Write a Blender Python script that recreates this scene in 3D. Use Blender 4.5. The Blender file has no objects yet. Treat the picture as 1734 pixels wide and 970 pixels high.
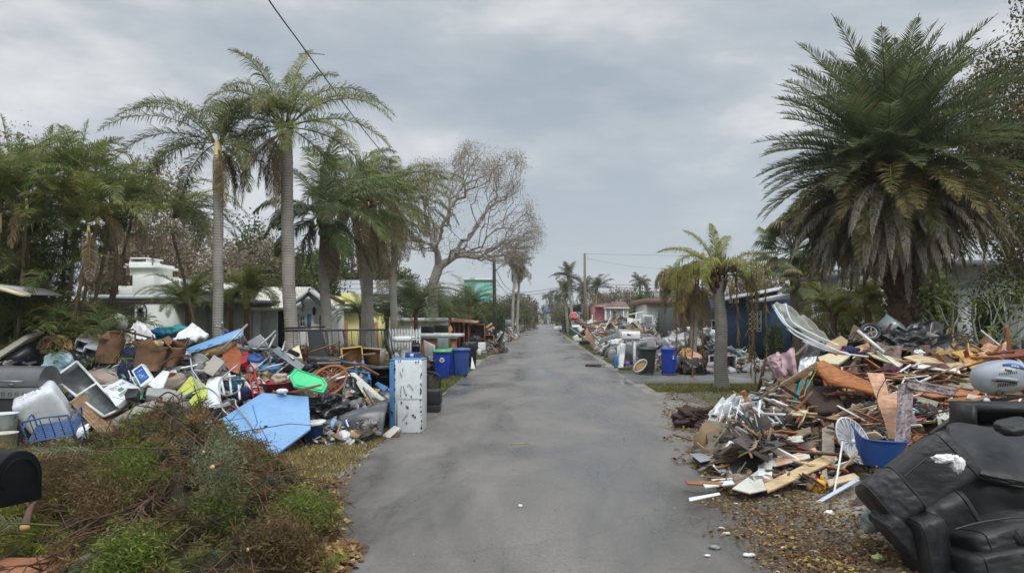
import bpy, math, random
import numpy as np
from mathutils import Vector, Matrix, noise
R = math.radians
V3 = Vector
PI = math.pi
sc = bpy.context.scene
COL = sc.collection
# ---------------------------------------------------------------- camera, sky, sun, exposure
F, CAMZ, VX, VY = 1200.0, 2.2, 910.0, 537.0
cam_d = bpy.data.cameras.new("camera")
cam = bpy.data.objects.new("camera", cam_d)
COL.objects.link(cam)
cam.location = (0, 0, CAMZ)
cam.rotation_euler = (R(90), 0, 0)
cam_d.sensor_width = 36
cam_d.lens = F / 1734 * 36
cam_d.shift_x = -43 / 1734
cam_d.shift_y = 52 / 1734
cam_d.clip_end = 3000
cam_d.clip_start = 0.05
sc.camera = cam

SUN_EL, SUN_ROT = R(52), R(200)
world = bpy.data.worlds.new("World")
sc.world = world
world.use_nodes = True
wn, wl = world.node_tree.nodes, world.node_tree.links
wn.clear()
def N(t, **k):
    n = wn.new(t)
    for a, b in k.items():
        setattr(n, a, b)
    return n
out = N('ShaderNodeOutputWorld'); bg = N('ShaderNodeBackground')
sky = N('ShaderNodeTexSky', sky_type='NISHITA', sun_disc=False, sun_elevation=SUN_EL, sun_rotation=SUN_ROT)
tc = N('ShaderNodeTexCoord'); sep = N('ShaderNodeSeparateXYZ')
wl.new(tc.outputs['Generated'], sep.inputs[0])
# cloud deck: project the view direction on a flat layer so clouds stretch towards the horizon
addz = N('ShaderNodeMath', operation='ADD'); addz.inputs[1].default_value = 0.16
wl.new(sep.outputs['Z'], addz.inputs[0])
dx = N('ShaderNodeMath', operation='DIVIDE'); dy = N('ShaderNodeMath', operation='DIVIDE')
wl.new(sep.outputs['X'], dx.inputs[0]); wl.new(addz.outputs[0], dx.inputs[1])
wl.new(sep.outputs['Y'], dy.inputs[0]); wl.new(addz.outputs[0], dy.inputs[1])
comb = N('ShaderNodeCombineXYZ')
wl.new(dx.outputs[0], comb.inputs[0]); wl.new(dy.outputs[0], comb.inputs[1])
nz = N('ShaderNodeTexNoise'); nz.inputs['Scale'].default_value = 0.75; nz.inputs['Detail'].default_value = 6; nz.inputs['Roughness'].default_value = 0.6; nz.inputs['Distortion'].default_value = 0.1
mp = N('ShaderNodeMapping'); mp.inputs['Location'].default_value = (3.1, 1.2, 0)
mp.inputs['Scale'].default_value = (0.85, 1.0, 1)
wl.new(comb.outputs[0], mp.inputs[0]); wl.new(mp.outputs[0], nz.inputs['Vector'])
cr = N('ShaderNodeValToRGB')
e = cr.color_ramp.elements
e[0].position = 0.4; e[0].color = (3.0, 3.7, 4.5, 1)
e[1].position = 0.63; e[1].color = (6.9, 7.35, 7.8, 1)
m_ = cr.color_ramp.elements.new(0.5); m_.color = (4.0, 4.65, 5.35, 1)
wl.new(nz.outputs['Fac'], cr.inputs[0])
# low band near the horizon: pale blue-grey
hz = N('ShaderNodeMapRange'); hz.inputs['From Min'].default_value = 0.0; hz.inputs['From Max'].default_value = 0.30
wl.new(sep.outputs['Z'], hz.inputs['Value'])
mixh = N('ShaderNodeMix', data_type='RGBA'); mixh.inputs[6].default_value = (3.9, 4.65, 5.4, 1)
wl.new(hz.outputs[0], mixh.inputs[0]); wl.new(cr.outputs[0], mixh.inputs[7])
# the cloud deck overhead (out of the picture) is brighter
up = N('ShaderNodeMapRange'); up.inputs['From Min'].default_value = 0.42; up.inputs['From Max'].default_value = 0.9
up.inputs['To Min'].default_value = 1.0; up.inputs['To Max'].default_value = 3.0
wl.new(sep.outputs['Z'], up.inputs['Value'])
vm = N('ShaderNodeVectorMath', operation='SCALE')
wm = N('ShaderNodeMix', data_type='RGBA', blend_type='MULTIPLY'); wm.inputs[7].default_value = (1.06, .99, .92, 1); wl.new(up.outputs[0], wm.inputs[0])
wl.new(mixh.outputs[2], wm.inputs[6]); wl.new(wm.outputs[2], vm.inputs[0]); wl.new(up.outputs[0], vm.inputs['Scale'])
mixs = N('ShaderNodeMix', data_type='RGBA'); mixs.inputs[0].default_value = 0.93
wl.new(sky.outputs[0], mixs.inputs[6]); wl.new(vm.outputs[0], mixs.inputs[7])
wl.new(mixs.outputs[2], bg.inputs[0]); bg.inputs[1].default_value = 0.1
wl.new(bg.outputs[0], out.inputs[0])

sl = bpy.data.lights.new("sun", 'SUN'); sun = bpy.data.objects.new("sun", sl); COL.objects.link(sun)
sl.energy = 1.3; sl.angle = R(18); sl.color = (1.0, 0.965, 0.92)
sun.rotation_euler = (PI/2 - SUN_EL, 0, R(20))
sun.location = (0, -5, 30)
sc.view_settings.view_transform = 'Standard'
sc.view_settings.look = 'None'
sc.view_settings.exposure = 0.34
sc.view_settings.gamma = 1.0
sc.view_settings.use_curve_mapping = False
sc.cycles.max_bounces = 6
sc.cycles.transparent_max_bounces = 6

# ---------------------------------------------------------------- pixel helpers (photo pixel + distance -> world point)
def P(px, py, d):
    return V3(((px - VX) / F * d, d, CAMZ - (py - VY) / F * d))
def G(px, py, z=0.0):
    d = (CAMZ - z) * F / (py - VY)
    return V3(((px - VX) / F * d, d, z))
def S(r, g, b):
    return tuple((c / 255 / 12.92 if c / 255 <= .04045 else ((c / 255 + .055) / 1.055) ** 2.4) for c in (r, g, b))

# ---------------------------------------------------------------- materials
MATS = {}
def mat(name, col, rough=.6, var=.18, scale=4.0, bump=.0, metal=0., dirt=0., dirtcol=(.08, .06, .045), attr=False,
        trans=0., spec=.5, bscale=None, coord='Object', stretch=(1, 1, 1), alpha=1.):
    if name in MATS: return MATS[name]
    m = bpy.data.materials.new(name); m.use_nodes = True
    n, l = m.node_tree.nodes, m.node_tree.links
    bs = n['Principled BSDF']
    bs.inputs['Roughness'].default_value = rough; bs.inputs['Metallic'].default_value = metal
    bs.inputs['Specular IOR Level'].default_value = spec
    t = n.new('ShaderNodeTexCoord'); mpp = n.new('ShaderNodeMapping'); mpp.inputs['Scale'].default_value = stretch
    l.new(t.outputs[coord], mpp.inputs[0])
    no = n.new('ShaderNodeTexNoise'); no.inputs['Scale'].default_value = scale; no.inputs['Detail'].default_value = 5
    no.inputs['Roughness'].default_value = .6
    l.new(mpp.outputs[0], no.inputs['Vector'])
    mr = n.new('ShaderNodeMapRange'); mr.inputs['From Min'].default_value = .3; mr.inputs['From Max'].default_value = .7
    mr.inputs['To Min'].default_value = 1 - var; mr.inputs['To Max'].default_value = 1 + var
    l.new(no.outputs['Fac'], mr.inputs['Value'])
    sv = n.new('ShaderNodeVectorMath'); sv.operation = 'SCALE'
    if attr:
        at = n.new('ShaderNodeAttribute'); at.attribute_name = 'Col'
        mu = n.new('ShaderNodeVectorMath'); mu.operation = 'MULTIPLY'; mu.inputs[1].default_value = col[:3]
        l.new(at.outputs['Color'], mu.inputs[0]); l.new(mu.outputs[0], sv.inputs[0])
    else:
        sv.inputs[0].default_value = col[:3]
    l.new(mr.outputs[0], sv.inputs['Scale'])
    last = sv.outputs[0]
    if dirt > 0:
        n2 = n.new('ShaderNodeTexNoise'); n2.inputs['Scale'].default_value = scale * .6 + .7; n2.inputs['Detail'].default_value = 9
        n2.inputs['Roughness'].default_value = .72
        l.new(t.outputs[coord], n2.inputs['Vector'])
        r2 = n.new('ShaderNodeMapRange'); r2.inputs['From Min'].default_value = .48; r2.inputs['From Max'].default_value = .72
        r2.inputs['To Max'].default_value = dirt
        l.new(n2.outputs['Fac'], r2.inputs['Value'])
        mx = n.new('ShaderNodeMix'); mx.data_type = 'RGBA'; mx.inputs[7].default_value = (*dirtcol, 1)
        l.new(r2.outputs[0], mx.inputs[0]); l.new(last, mx.inputs[6]); last = mx.outputs[2]
    l.new(last, bs.inputs['Base Color'])
    if bump:
        n3 = n.new('ShaderNodeTexNoise'); n3.inputs['Scale'].default_value = bscale or scale * 5; n3.inputs['Detail'].default_value = 4
        l.new(mpp.outputs[0], n3.inputs['Vector'])
        bp = n.new('ShaderNodeBump'); bp.inputs['Strength'].default_value = bump; bp.inputs['Distance'].default_value = .02
        l.new(n3.outputs['Fac'], bp.inputs['Height']); l.new(bp.outputs[0], bs.inputs['Normal'])
    if trans:
        tr = n.new('ShaderNodeBsdfTranslucent'); l.new(last, tr.inputs[0])
        ms = n.new('ShaderNodeMixShader'); ms.inputs[0].default_value = trans
        l.new(bs.outputs[0], ms.inputs[1]); l.new(tr.outputs[0], ms.inputs[2]); l.new(ms.outputs[0], n['Material Output'].inputs[0])
    if alpha < 1: bs.inputs['Alpha'].default_value = alpha
    MATS[name] = m
    return m
def paint(name, rgb, rough=.45, **k):
    k.setdefault('dirt', .45); k.setdefault('var', .1)
    return mat(name, S(*rgb), rough, **k)
def wood(name, rgb, **k):
    k.setdefault('dirt', .35); k.setdefault('var', .35); k.setdefault('bump', .25)
    return mat(name, S(*rgb), .65, scale=6, stretch=(1, 1, 6), **k)

white = paint('white_paint', (226, 227, 226))
whitep = paint('white_plastic', (222, 226, 230), .35)
offwhite = paint('off_white', (205, 203, 192))
cream = paint('cream_paint', (214, 203, 168))
blackp = paint('black_plastic', (34, 35, 37), .4)
dkgrey = paint('charcoal_plastic', (62, 64, 68), .45)
grey = paint('grey_plastic', (140, 142, 145))
alum = mat('aluminium', S(170, 173, 176), .38, metal=.6, dirt=.3)
steel = mat('galvanised_steel', S(150, 153, 158), .4, metal=.7, dirt=.3)
iron = paint('black_iron', (32, 32, 34), .5)
rust = mat('rusty_iron', S(84, 58, 44), .85, var=.4, dirt=.5)
skyblue = paint('sky_blue_paint', (122, 166, 212), .4, dirt=.3, scale=1.6)
midblue = paint('mid_blue_paint', (74, 128, 180))
cartblue = paint('cart_blue', (28, 66, 172), .4, dirt=.18)
cartblue2 = paint('cart_faded_blue', (46, 84, 158), .45, dirt=.2)
cartgreen = paint('cart_green', (84, 176, 132))
cartblack = paint('cart_black', (44, 48, 48), .5)
navy = paint('navy_fabric', (34, 40, 78), .85)
teal = paint('teal_fabric', (50, 140, 142), .8)
red = paint('red_paint', (182, 34, 44))
dkred = paint('dark_red_plastic', (148, 34, 52), .4)
green = paint('bright_green_plastic', (66, 200, 132), .35, dirt=.1)
lime = paint('lime_yellow', (196, 206, 98), .6)
yellow = paint('yellow_plastic', (230, 168, 30))
pinkf = mat('mauve_towel', S(196, 168, 174), .95, bump=.5, scale=9, var=.15)
brownf = mat('brown_fabric', S(70, 54, 48), .9, bump=.3)
kraft = mat('kraft_paper', S(122, 92, 68), .85, var=.3, dirt=.5, bump=.9, bscale=6)
cardbd = mat('cardboard', S(190, 150, 104), .85, var=.15, dirt=.3)
beigef = mat('beige_fabric', S(176, 164, 146), .9, var=.15, dirt=.3, bump=.3)
greyf = mat('grey_fabric', S(150, 146, 138), .95, var=.2, dirt=.35, bump=.5)
whitef = mat('white_cloth', S(228, 228, 230), .9, var=.1, dirt=.2, bump=.3)
plastw = mat('white_sheeting', S(220, 224, 226), .35, var=.1, dirt=.25, bump=.2)
bagblack = mat('black_bag_film', S(36, 38, 41), .28, var=.2, bump=.5, bscale=9)
leather = mat('black_leather', S(24, 25, 27), .5, var=.3, bump=.75, bscale=5, stretch=(1, .5, 2.2), dirt=.25, dirtcol=(.13, .127, .12))
orange_w = wood('orange_wood', (166, 106, 62)); tan_w = wood('tan_wood', (178, 150, 112)); pale_w = wood('pale_wood', (198, 176, 140))
dark_w = wood('dark_wood', (92, 62, 48)); mid_w = wood('brown_wood', (146, 98, 62)); grey_w = wood('weathered_wood', (142, 132, 118))
peach_w = wood('stained_peach_board', (206, 160, 130), ) ; red_w = wood('red_brown_wood', (122, 62, 46)); ochre_w = wood('ochre_board', (198, 156, 92))
glassm = mat('window_glass', S(52, 60, 66), .08, var=.1)
rattan = mat('rattan', S(160, 98, 62), .6, var=.3)
wicker = mat('wicker', S(150, 122, 88), .8, var=.35, bump=.6)
leafm = mat('leaf', (1.4, 1.36, 1.2), .5, var=.25, scale=2.0, attr=True, trans=.34, spec=.3)
barkm = mat('bark', S(120, 110, 100), .9, var=.3, bump=.6, scale=5)
fragm = mat('rubbish_scraps', (.82, .82, .82), .65, var=.25, attr=True, dirt=.25)

# ---------------------------------------------------------------- mesh builder
class B:
    def __init__(s): s.V = []; s.F = []; s.C = []; s.n = 0
    def add(s, verts, faces, col=None):
        V = np.asarray([tuple(v) for v in verts] if not isinstance(verts, np.ndarray) else verts, dtype=np.float64)
        k = 0
        if isinstance(faces, np.ndarray):
            s.F.append(faces + s.n); k = len(faces)
        else:
            for L in (3, 4):
                a = [f for f in faces if len(f) == L]
                if a: s.F.append(np.array(a) + s.n)
                if a: s.C.append(np.tile(np.array(col if col is not None else (1, 1, 1), float), (len(a), 1)) if np.ndim(col) < 2 else col)
            for f in faces:
                if len(f) > 4:
                    s.F.append(np.array([f]) + s.n); s.C.append(np.array([col if col is not None else (1, 1, 1)], float))
            s.V.append(V); s.n += len(V); return s
        c = np.array(col if col is not None else (1, 1, 1), float)
        if c.ndim == 1: c = np.tile(c, (k, 1))
        s.C.append(c); s.V.append(V); s.n += len(V); return s
    def box(s, c, d, m=None, col=None):
        x, y, z = [q / 2 for q in d]
        v = [V3((a * x, b * y, e * z)) + V3(c) for a in (-1, 1) for b in (-1, 1) for e in (-1, 1)]
        if m is not None: v = [m @ q for q in v]
        return s.add(v, [(0, 1, 3, 2), (4, 6, 7, 5), (0, 4, 5, 1), (2, 3, 7, 6), (0, 2, 6, 4), (1, 5, 7, 3)], col)
    def bar(s, a, b, w, h=None, col=None):
        a, b = V3(a), V3(b); h = h or w; t = (b - a)
        L = t.length
        if L < 1e-6: return s
        t.normalize(); u = t.cross(V3((0, 0, 1)))
        if u.length < .05: u = V3((1, 0, 0))
        u.normalize(); k = u.cross(t)
        v = [p + u * (w / 2 * i) + k * (h / 2 * j) for p in (a, b) for i, j in ((-1, -1), (1, -1), (1, 1), (-1, 1))]
        return s.add(v, [(0, 3, 2, 1), (4, 5, 6, 7), (0, 1, 5, 4), (1, 2, 6, 5), (2, 3, 7, 6), (3, 0, 4, 7)], col)
    def tube(s, pts, r, n=8, col=None, cap=True, closed=False):
        pts = [V3(p) for p in pts]; m = len(pts)
        rs = [r] * m if not hasattr(r, '__len__') else r
        V = []; up = None
        for i, p in enumerate(pts):
            t = pts[(i + 1) % m] - pts[i - 1] if closed else pts[min(i + 1, m - 1)] - pts[max(i - 1, 0)]
            if t.length < 1e-9: t = V3((0, 0, 1))
            t.normalize()
            if up is None: up = t.orthogonal().normalized()
            up = (up - t * up.dot(t))
            if up.length < 1e-5: up = t.orthogonal()
            up.normalize(); w = t.cross(up)
            for k in range(n):
                a = 2 * PI * k / n
                V.append(p + (up * math.cos(a) + w * math.sin(a)) * rs[i])
        Fs = [(i * n + k, i * n + (k + 1) % n, (i + 1) * n + (k + 1) % n, (i + 1) * n + k) for i in range(m - 1) for k in range(n)]
        if closed: Fs += [((m - 1) * n + k, (m - 1) * n + (k + 1) % n, (k + 1) % n, k) for k in range(n)]
        elif cap: Fs += [tuple(range(n))[::-1], tuple((m - 1) * n + k for k in range(n))]
        return s.add(V, Fs, col)
    def lathe(s, prof, n=24, m=None, col=None, sx=1, sy=1):
        V = [V3((r * math.cos(2 * PI * k / n) * sx, r * math.sin(2 * PI * k / n) * sy, z)) for r, z in prof for k in range(n)]
        if m is not None: V = [m @ v for v in V]
        Fs = [(i * n + k, i * n + (k + 1) % n, (i + 1) * n + (k + 1) % n, (i + 1) * n + k) for i in range(len(prof) - 1) for k in range(n)]
        return s.add(V, Fs, col)
    def prism(s, poly, off, col=None):
        k = len(poly); V = [V3(p) for p in poly] + [V3(p) + V3(off) for p in poly]
        Fs = [tuple(range(k)), tuple(range(2 * k - 1, k - 1, -1))] + [(i, i + k, (i + 1) % k + k, (i + 1) % k) for i in range(k)]
        return s.add(V, Fs, col)
    def sheet(s, nu, nv, fn, thick=0.0, col=None):
        P0 = [[V3(fn(i / nu, j / nv)) for i in range(nu + 1)] for j in range(nv + 1)]
        V = [p for r_ in P0 for p in r_]; W = nu + 1
        Fs = [(j * W + i, j * W + i + 1, (j + 1) * W + i + 1, (j + 1) * W + i) for j in range(nv) for i in range(nu)]
        if thick:
            nn = (V[W - 1] - V[0]).cross(V[-W] - V[0])
            nn = nn.normalized() * thick if nn.length > 1e-9 else V3((0, 0, thick))
            K = len(V); V = V + [p + nn for p in V]
            Fs2 = [tuple(q + K for q in f[::-1]) for f in Fs]
            edge = [j * W for j in range(nv + 1)], [j * W + nu for j in range(nv + 1)], list(range(W)), [nv * W + i for i in range(W)]
            for e_ in edge:
                for a_, b_ in zip(e_, e_[1:]): Fs2.append((a_, b_, b_ + K, a_ + K))
            Fs = Fs + Fs2
        return s.add(V, Fs, col)
    def blob(s, c, size, seed=0, rough=.18, freq=1.6, sub=3, exp=2.0, m=None, flat=None, col=None, ridge=0.):
        n = 4 * 2 ** sub // 2; mm = n
        V = []; c = V3(c)
        for j in range(mm + 1):
            th = PI * j / mm
            for i in range(2 * n):
                ph = PI * i / n
                d = V3((math.sin(th) * math.cos(ph), math.sin(th) * math.sin(ph), math.cos(th)))
                q = 2 / exp
                e_ = V3([math.copysign(abs(x) ** q, x) for x in d]) if exp != 2 else d.copy()
                if exp > 2:
                    L = (sum(abs(x) ** exp for x in d)) ** (1 / exp); e_ = d / L
                f = 1 + rough * noise.noise(d * freq + V3((seed * 3.7, seed, 0))) + rough * .5 * noise.noise(d * freq * 2.7 + V3((seed, 0, 9)))
                if ridge: f -= ridge * abs(noise.noise(d * freq * 2.2 + V3((0, seed, 4))))
                p = V3((e_.x * size[0] / 2, e_.y * size[1] / 2, e_.z * size[2] / 2)) * f
                if m is not None: p = m.to_3x3() @ p
                p += c
                if flat is not None and p.z < flat: p.z = flat
                V.append(p)
        W = 2 * n
        Fs = [(j * W + i, (j + 1) * W + i, (j + 1) * W + (i + 1) % W, j * W + (i + 1) % W) for j in range(mm) for i in range(W)]
        return s.add(V, Fs, col)
    def obj(s, name, m, parent=None, label=None, cat=None, group=None, kind=None, smooth=False, bevel=0, local=False, loc=None, colattr=False):
        V = np.concatenate(s.V) if s.V else np.zeros((0, 3))
        if local: o_loc = None
        elif parent is not None:
            q_, off_ = parent, np.zeros(3)
            while q_ is not None: off_ += np.array(q_.location); q_ = q_.parent
            V = V - off_
        if parent is None and not local:
            if loc is None:
                mn, mx = V.min(0), V.max(0); loc = ((mn[0] + mx[0]) / 2, (mn[1] + mx[1]) / 2, mn[2])
            V = V - np.array(loc)
        me = bpy.data.meshes.new(name)
        me.vertices.add(len(V)); me.vertices.foreach_set('co', V.ravel())
        tot = np.concatenate([np.full(len(f), f.shape[1]) for f in s.F]); idx = np.concatenate([f.ravel() for f in s.F])
        st = np.concatenate(([0], np.cumsum(tot)[:-1]))
        me.loops.add(len(idx)); me.loops.foreach_set('vertex_index', idx.astype(np.int32))
        me.polygons.add(len(tot)); me.polygons.foreach_set('loop_start', st.astype(np.int32)); me.polygons.foreach_set('loop_total', tot.astype(np.int32))
        if smooth: me.polygons.foreach_set('use_smooth', np.ones(len(tot), bool))
        if colattr or m in (leafm, fragm):
            c = np.concatenate(s.C); c4 = np.ones((len(c), 4)); c4[:, :3] = c
            a = me.color_attributes.new('Col', 'FLOAT_COLOR', 'CORNER'); a.data.foreach_set('color', np.repeat(c4, tot, axis=0).ravel())
        me.update(); me.validate()
        me.materials.append(m)
        o = bpy.data.objects.new(name, me); COL.objects.link(o)
        if loc is not None: o.location = loc
        if parent is not None: o.parent = parent
        if bevel:
            bv = o.modifiers.new('bevel', 'BEVEL'); bv.width = bevel; bv.segments = 2; bv.limit_method = 'ANGLE'
        if label: o['label'] = label
        if cat: o['category'] = cat
        if group: o['group'] = group
        if kind: o['kind'] = kind
        return o
def thing(name, label, cat, loc=(0, 0, 0), rotz=0, group=None, rot=None, scale=None):
    o = bpy.data.objects.new(name, None); COL.objects.link(o); o.empty_display_size = .2
    o.location = loc; o.rotation_euler = rot or (0, 0, rotz)
    if scale: o.scale = (scale,) * 3
    o['label'] = label; o['category'] = cat
    if group: o['group'] = group
    return o
def kids(o): return [c for c in bpy.data.objects if c.parent == o]
def dup(root, loc, rotz=0, label=None, group=None, scale=None):
    r = root.copy(); COL.objects.link(r); r.location = loc; r.rotation_euler = (0, 0, rotz)
    if scale: r.scale = (scale,) * 3 if not hasattr(scale, '__len__') else scale
    if label: r['label'] = label
    if group: r['group'] = group
    for ch in kids(root):
        c = ch.copy(); COL.objects.link(c); c.parent = r
        for g in kids(ch):
            d = g.copy(); COL.objects.link(d); d.parent = c
    return r
def rotm(rx=0, ry=0, rz=0): return Matrix.Rotation(R(rz), 4, 'Z') @ Matrix.Rotation(R(ry), 4, 'Y') @ Matrix.Rotation(R(rx), 4, 'X')
# ---------------------------------------------------------------- ground, road, drives
def surf_mat(name, c1, c2, c3, s1, s2, rough=(.55, .9), stretch=(1, .35, 1), bump=.3, cracks=False):
    m = bpy.data.materials.new(name); m.use_nodes = True
    n, l = m.node_tree.nodes, m.node_tree.links; bs = n['Principled BSDF']
    t = n.new('ShaderNodeTexCoord'); mp_ = n.new('ShaderNodeMapping'); mp_.inputs['Scale'].default_value = stretch
    l.new(t.outputs['Object'], mp_.inputs[0])
    a = n.new('ShaderNodeTexNoise'); a.inputs['Scale'].default_value = s1; a.inputs['Detail'].default_value = 7; a.inputs['Roughness'].default_value = .62
    a.inputs['Distortion'].default_value = .4
    b = n.new('ShaderNodeTexNoise'); b.inputs['Scale'].default_value = s2; b.inputs['Detail'].default_value = 6; b.inputs['Roughness'].default_value = .75
    l.new(mp_.outputs[0], a.inputs['Vector']); l.new(t.outputs['Object'], b.inputs['Vector'])
    r = n.new('ShaderNodeValToRGB'); r.color_ramp.elements[0].position = .42; r.color_ramp.elements[0].color = (*c1, 1)
    r.color_ramp.elements[1].position = .6; r.color_ramp.elements[1].color = (*c2, 1)
    l.new(a.outputs['Fac'], r.inputs[0])
    mx = n.new('ShaderNodeMix'); mx.data_type = 'RGBA'; mx.inputs[7].default_value = (*c3, 1)
    mr = n.new('ShaderNodeMapRange'); mr.inputs['From Min'].default_value = .52; mr.inputs['From Max'].default_value = .78; mr.inputs['To Max'].default_value = .85
    l.new(b.outputs['Fac'], mr.inputs['Value']); l.new(mr.outputs[0], mx.inputs[0]); l.new(r.outputs[0], mx.inputs[6])
    f = n.new('ShaderNodeTexNoise'); f.inputs['Scale'].default_value = 34; f.inputs['Detail'].default_value = 7; f.inputs['Roughness'].default_value = .8
    l.new(t.outputs['Object'], f.inputs['Vector'])
    fr = n.new('ShaderNodeMapRange'); fr.inputs['From Min'].default_value = .3; fr.inputs['From Max'].default_value = .7; fr.inputs['To Min'].default_value = .62; fr.inputs['To Max'].default_value = 1.38
    l.new(f.outputs['Fac'], fr.inputs['Value'])
    sv = n.new('ShaderNodeVectorMath'); sv.operation = 'SCALE'; l.new(mx.outputs[2], sv.inputs[0]); l.new(fr.outputs[0], sv.inputs['Scale'])
    last = sv.outputs[0]
    if cracks:
        ds = n.new('ShaderNodeTexNoise'); ds.inputs['Scale'].default_value = 1.7; ds.inputs['Detail'].default_value = 6; l.new(t.outputs['Object'], ds.inputs['Vector'])
        ad = n.new('ShaderNodeVectorMath'); ad.operation = 'ADD'; l.new(t.outputs['Object'], ad.inputs[0]); l.new(ds.outputs['Color'], ad.inputs[1])
        vo = n.new('ShaderNodeTexVoronoi'); vo.feature = 'DISTANCE_TO_EDGE'; vo.inputs['Scale'].default_value = .42; l.new(ad.outputs[0], vo.inputs['Vector'])
        cm = n.new('ShaderNodeMapRange'); cm.inputs['From Max'].default_value = .007; cm.inputs['To Min'].default_value = .75; l.new(vo.outputs['Distance'], cm.inputs['Value'])
        s2 = n.new('ShaderNodeVectorMath'); s2.operation = 'SCALE'; l.new(last, s2.inputs[0]); l.new(cm.outputs[0], s2.inputs['Scale']); last = s2.outputs[0]
    l.new(last, bs.inputs['Base Color'])
    rr = n.new('ShaderNodeMapRange'); rr.inputs['From Min'].default_value = .38; rr.inputs['From Max'].default_value = .6
    rr.inputs['To Min'].default_value = rough[0]; rr.inputs['To Max'].default_value = rough[1]
    l.new(a.outputs['Fac'], rr.inputs['Value']); l.new(rr.outputs[0], bs.inputs['Roughness'])
    bp = n.new('ShaderNodeBump'); bp.inputs['Strength'].default_value = bump; bp.inputs['Distance'].default_value = .006
    l.new(f.outputs['Fac'], bp.inputs['Height']); l.new(bp.outputs[0], bs.inputs['Normal'])
    return m
asphalt = surf_mat('asphalt', (.092, .083, .075), (.178, .163, .149), (.122, .108, .096), .5, .7, (.2, .6), (1, .4, 1), cracks=True)
grassm = surf_mat('lawn_soil', (.11, .115, .045), (.19, .17, .09), (.10, .075, .045), .5, 2.2, (.9, .95), (1, 1, 1), .6)
concrete = surf_mat('drive_concrete', (.17, .165, .155), (.26, .25, .235), (.10, .085, .07), .9, 1.2, (.7, .9), (1, 1, 1), .3)
lane = surf_mat('broken_edge', (.17, .155, .13), (.27, .25, .22), (.10, .085, .065), 1.3, 3., (.7, .9), (1, 1, 1), .6)

b = B()
gx = [-900, -300, -100, -40, -20, -12, -8, -5, -3, -1.5, 0, 1.5, 3, 5, 8, 12, 20, 40, 100, 300, 900]
gy = [-60, -10, 0, 4, 7, 10, 13, 16, 20, 25, 32, 40, 50, 70, 100, 150, 220, 350, 600, 1200, 2400]
V = [(x, y, 0) for y in gy for x in gx]; W = len(gx)
b.add(V, [(j * W + i, j * W + i + 1, (j + 1) * W + i + 1, (j + 1) * W + i) for j in range(len(gy) - 1) for i in range(W - 1)])
b.obj('ground', grassm, kind='structure', loc=(0, 0, 0))

def strip(name, edge_l, edge_r, y0, y1, step, z, m, nx=1, jit=.06, seed=1):
    b = B(); V = []; ys = []; y = y0
    while y < y1: ys.append(y); y += step * (1 + max(0, y) / 12)
    ys.append(y1)
    for y in ys:
        a = edge_l(y) + jit * 2 * noise.noise(V3((y * .9, seed, 0))) + jit * noise.noise(V3((y * 3.1, seed + 5, 0)))
        c = edge_r(y) + jit * 2 * noise.noise(V3((y * .8, seed + 9, 0))) + jit * noise.noise(V3((y * 3.3, seed + 15, 0)))
        V += [(a, y, z), (c, y, z)]
    b.add(V, [(2 * i, 2 * i + 1, 2 * i + 3, 2 * i + 2) for i in range(len(ys) - 1)])
    return b.obj(name, m, kind='structure', loc=(0, 0, 0))
strip('road_shoulder', lambda y: -3.1, lambda y: 3.65 if y > 20.3 else 4.4, -6, 215, .25, .004, lane, jit=.14, seed=3)
strip('road', lambda y: -2.72, lambda y: 3.12, -6, 218, .2, .008, asphalt, jit=.08, seed=1)
def pad(name, x0, x1, y0, y1, z, m):
    b = B(); b.box(((x0 + x1) / 2, (y0 + y1) / 2, z / 2 - .03), (x1 - x0, y1 - y0, z + .06))
    return b.obj(name, m, kind='structure')
b = B(); b.box((0, 224, .005), (160, 12, .022)); b.obj('cross_road', asphalt, kind='structure')
for k, (x0, x1, y0, y1) in enumerate(((3.25, 16, 23.4, 28.6), (8.0, 16, 17.4, 20.4), (5.6, 20, 31.5, 33.0), (3.4, 14, 37.5, 40.5), (3.4, 14, 58, 62))):
    pad('driveway', x0, x1, y0, y1, .016, concrete)
pad('driveway', -12, -3.1, 30.5, 36.5, .016, concrete)
pad('driveway', -12, -3.1, 52, 56.5, .016, concrete)

# ---------------------------------------------------------------- grass blades
def blades(name, label, areas, cols, seed, hgt=.07, kindcat='grass'):
    rg = np.random.default_rng(seed); b = B()
    for (x0, x1, y0, y1, n, h) in areas:
        p = np.stack([rg.uniform(x0, x1, n), rg.uniform(y0, y1, n), np.full(n, .0)], 1)
        nz_ = np.array([noise.noise(V3((q[0] * 1.1, q[1] * 1.1, seed))) for q in p])
        keep = nz_ > rg.uniform(-.65, .25, n); p = p[keep]; nz_ = nz_[keep]; n = len(p)
        a = rg.uniform(0, 2 * PI, n); w = rg.uniform(.004, .009, n) * (1 + p[:, 1] / 18); hh = h * rg.uniform(.4, 1.25, n)
        sd = np.stack([np.cos(a) * w, np.sin(a) * w, 0 * a], 1)
        ln = np.stack([rg.normal(0, .5, n) * hh, rg.normal(0, .5, n) * hh, hh], 1)
        V = np.stack([p - sd, p + sd, p + ln], 1).reshape(-1, 3)
        Fc = np.arange(3 * n).reshape(-1, 3)
        pick = rg.integers(0, len(cols), n); c = np.array(cols)[pick] * rg.uniform(.7, 1.3, (n, 1))
        b.add(V, Fc, c)
    return b.obj(name, leafm, kind='stuff', label=label, cat=kindcat, loc=(0, 0, 0))
dry = [(.27, .22, .11), (.21, .18, .08), (.13, .14, .045), (.34, .28, .15), (.15, .12, .06)]
lush = [(.07, .12, .025), (.10, .14, .03), (.13, .14, .045), (.16, .14, .06)]
blades('grass', 'thin yellowed grass beside the left edge of the road below the blue tabletop', [(-7.5, -2.75, 8.2, 12.9, 42000, .07), (-3.6, -2.72, 12.5, 14.5, 4500, .07)], dry, 11)
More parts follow.
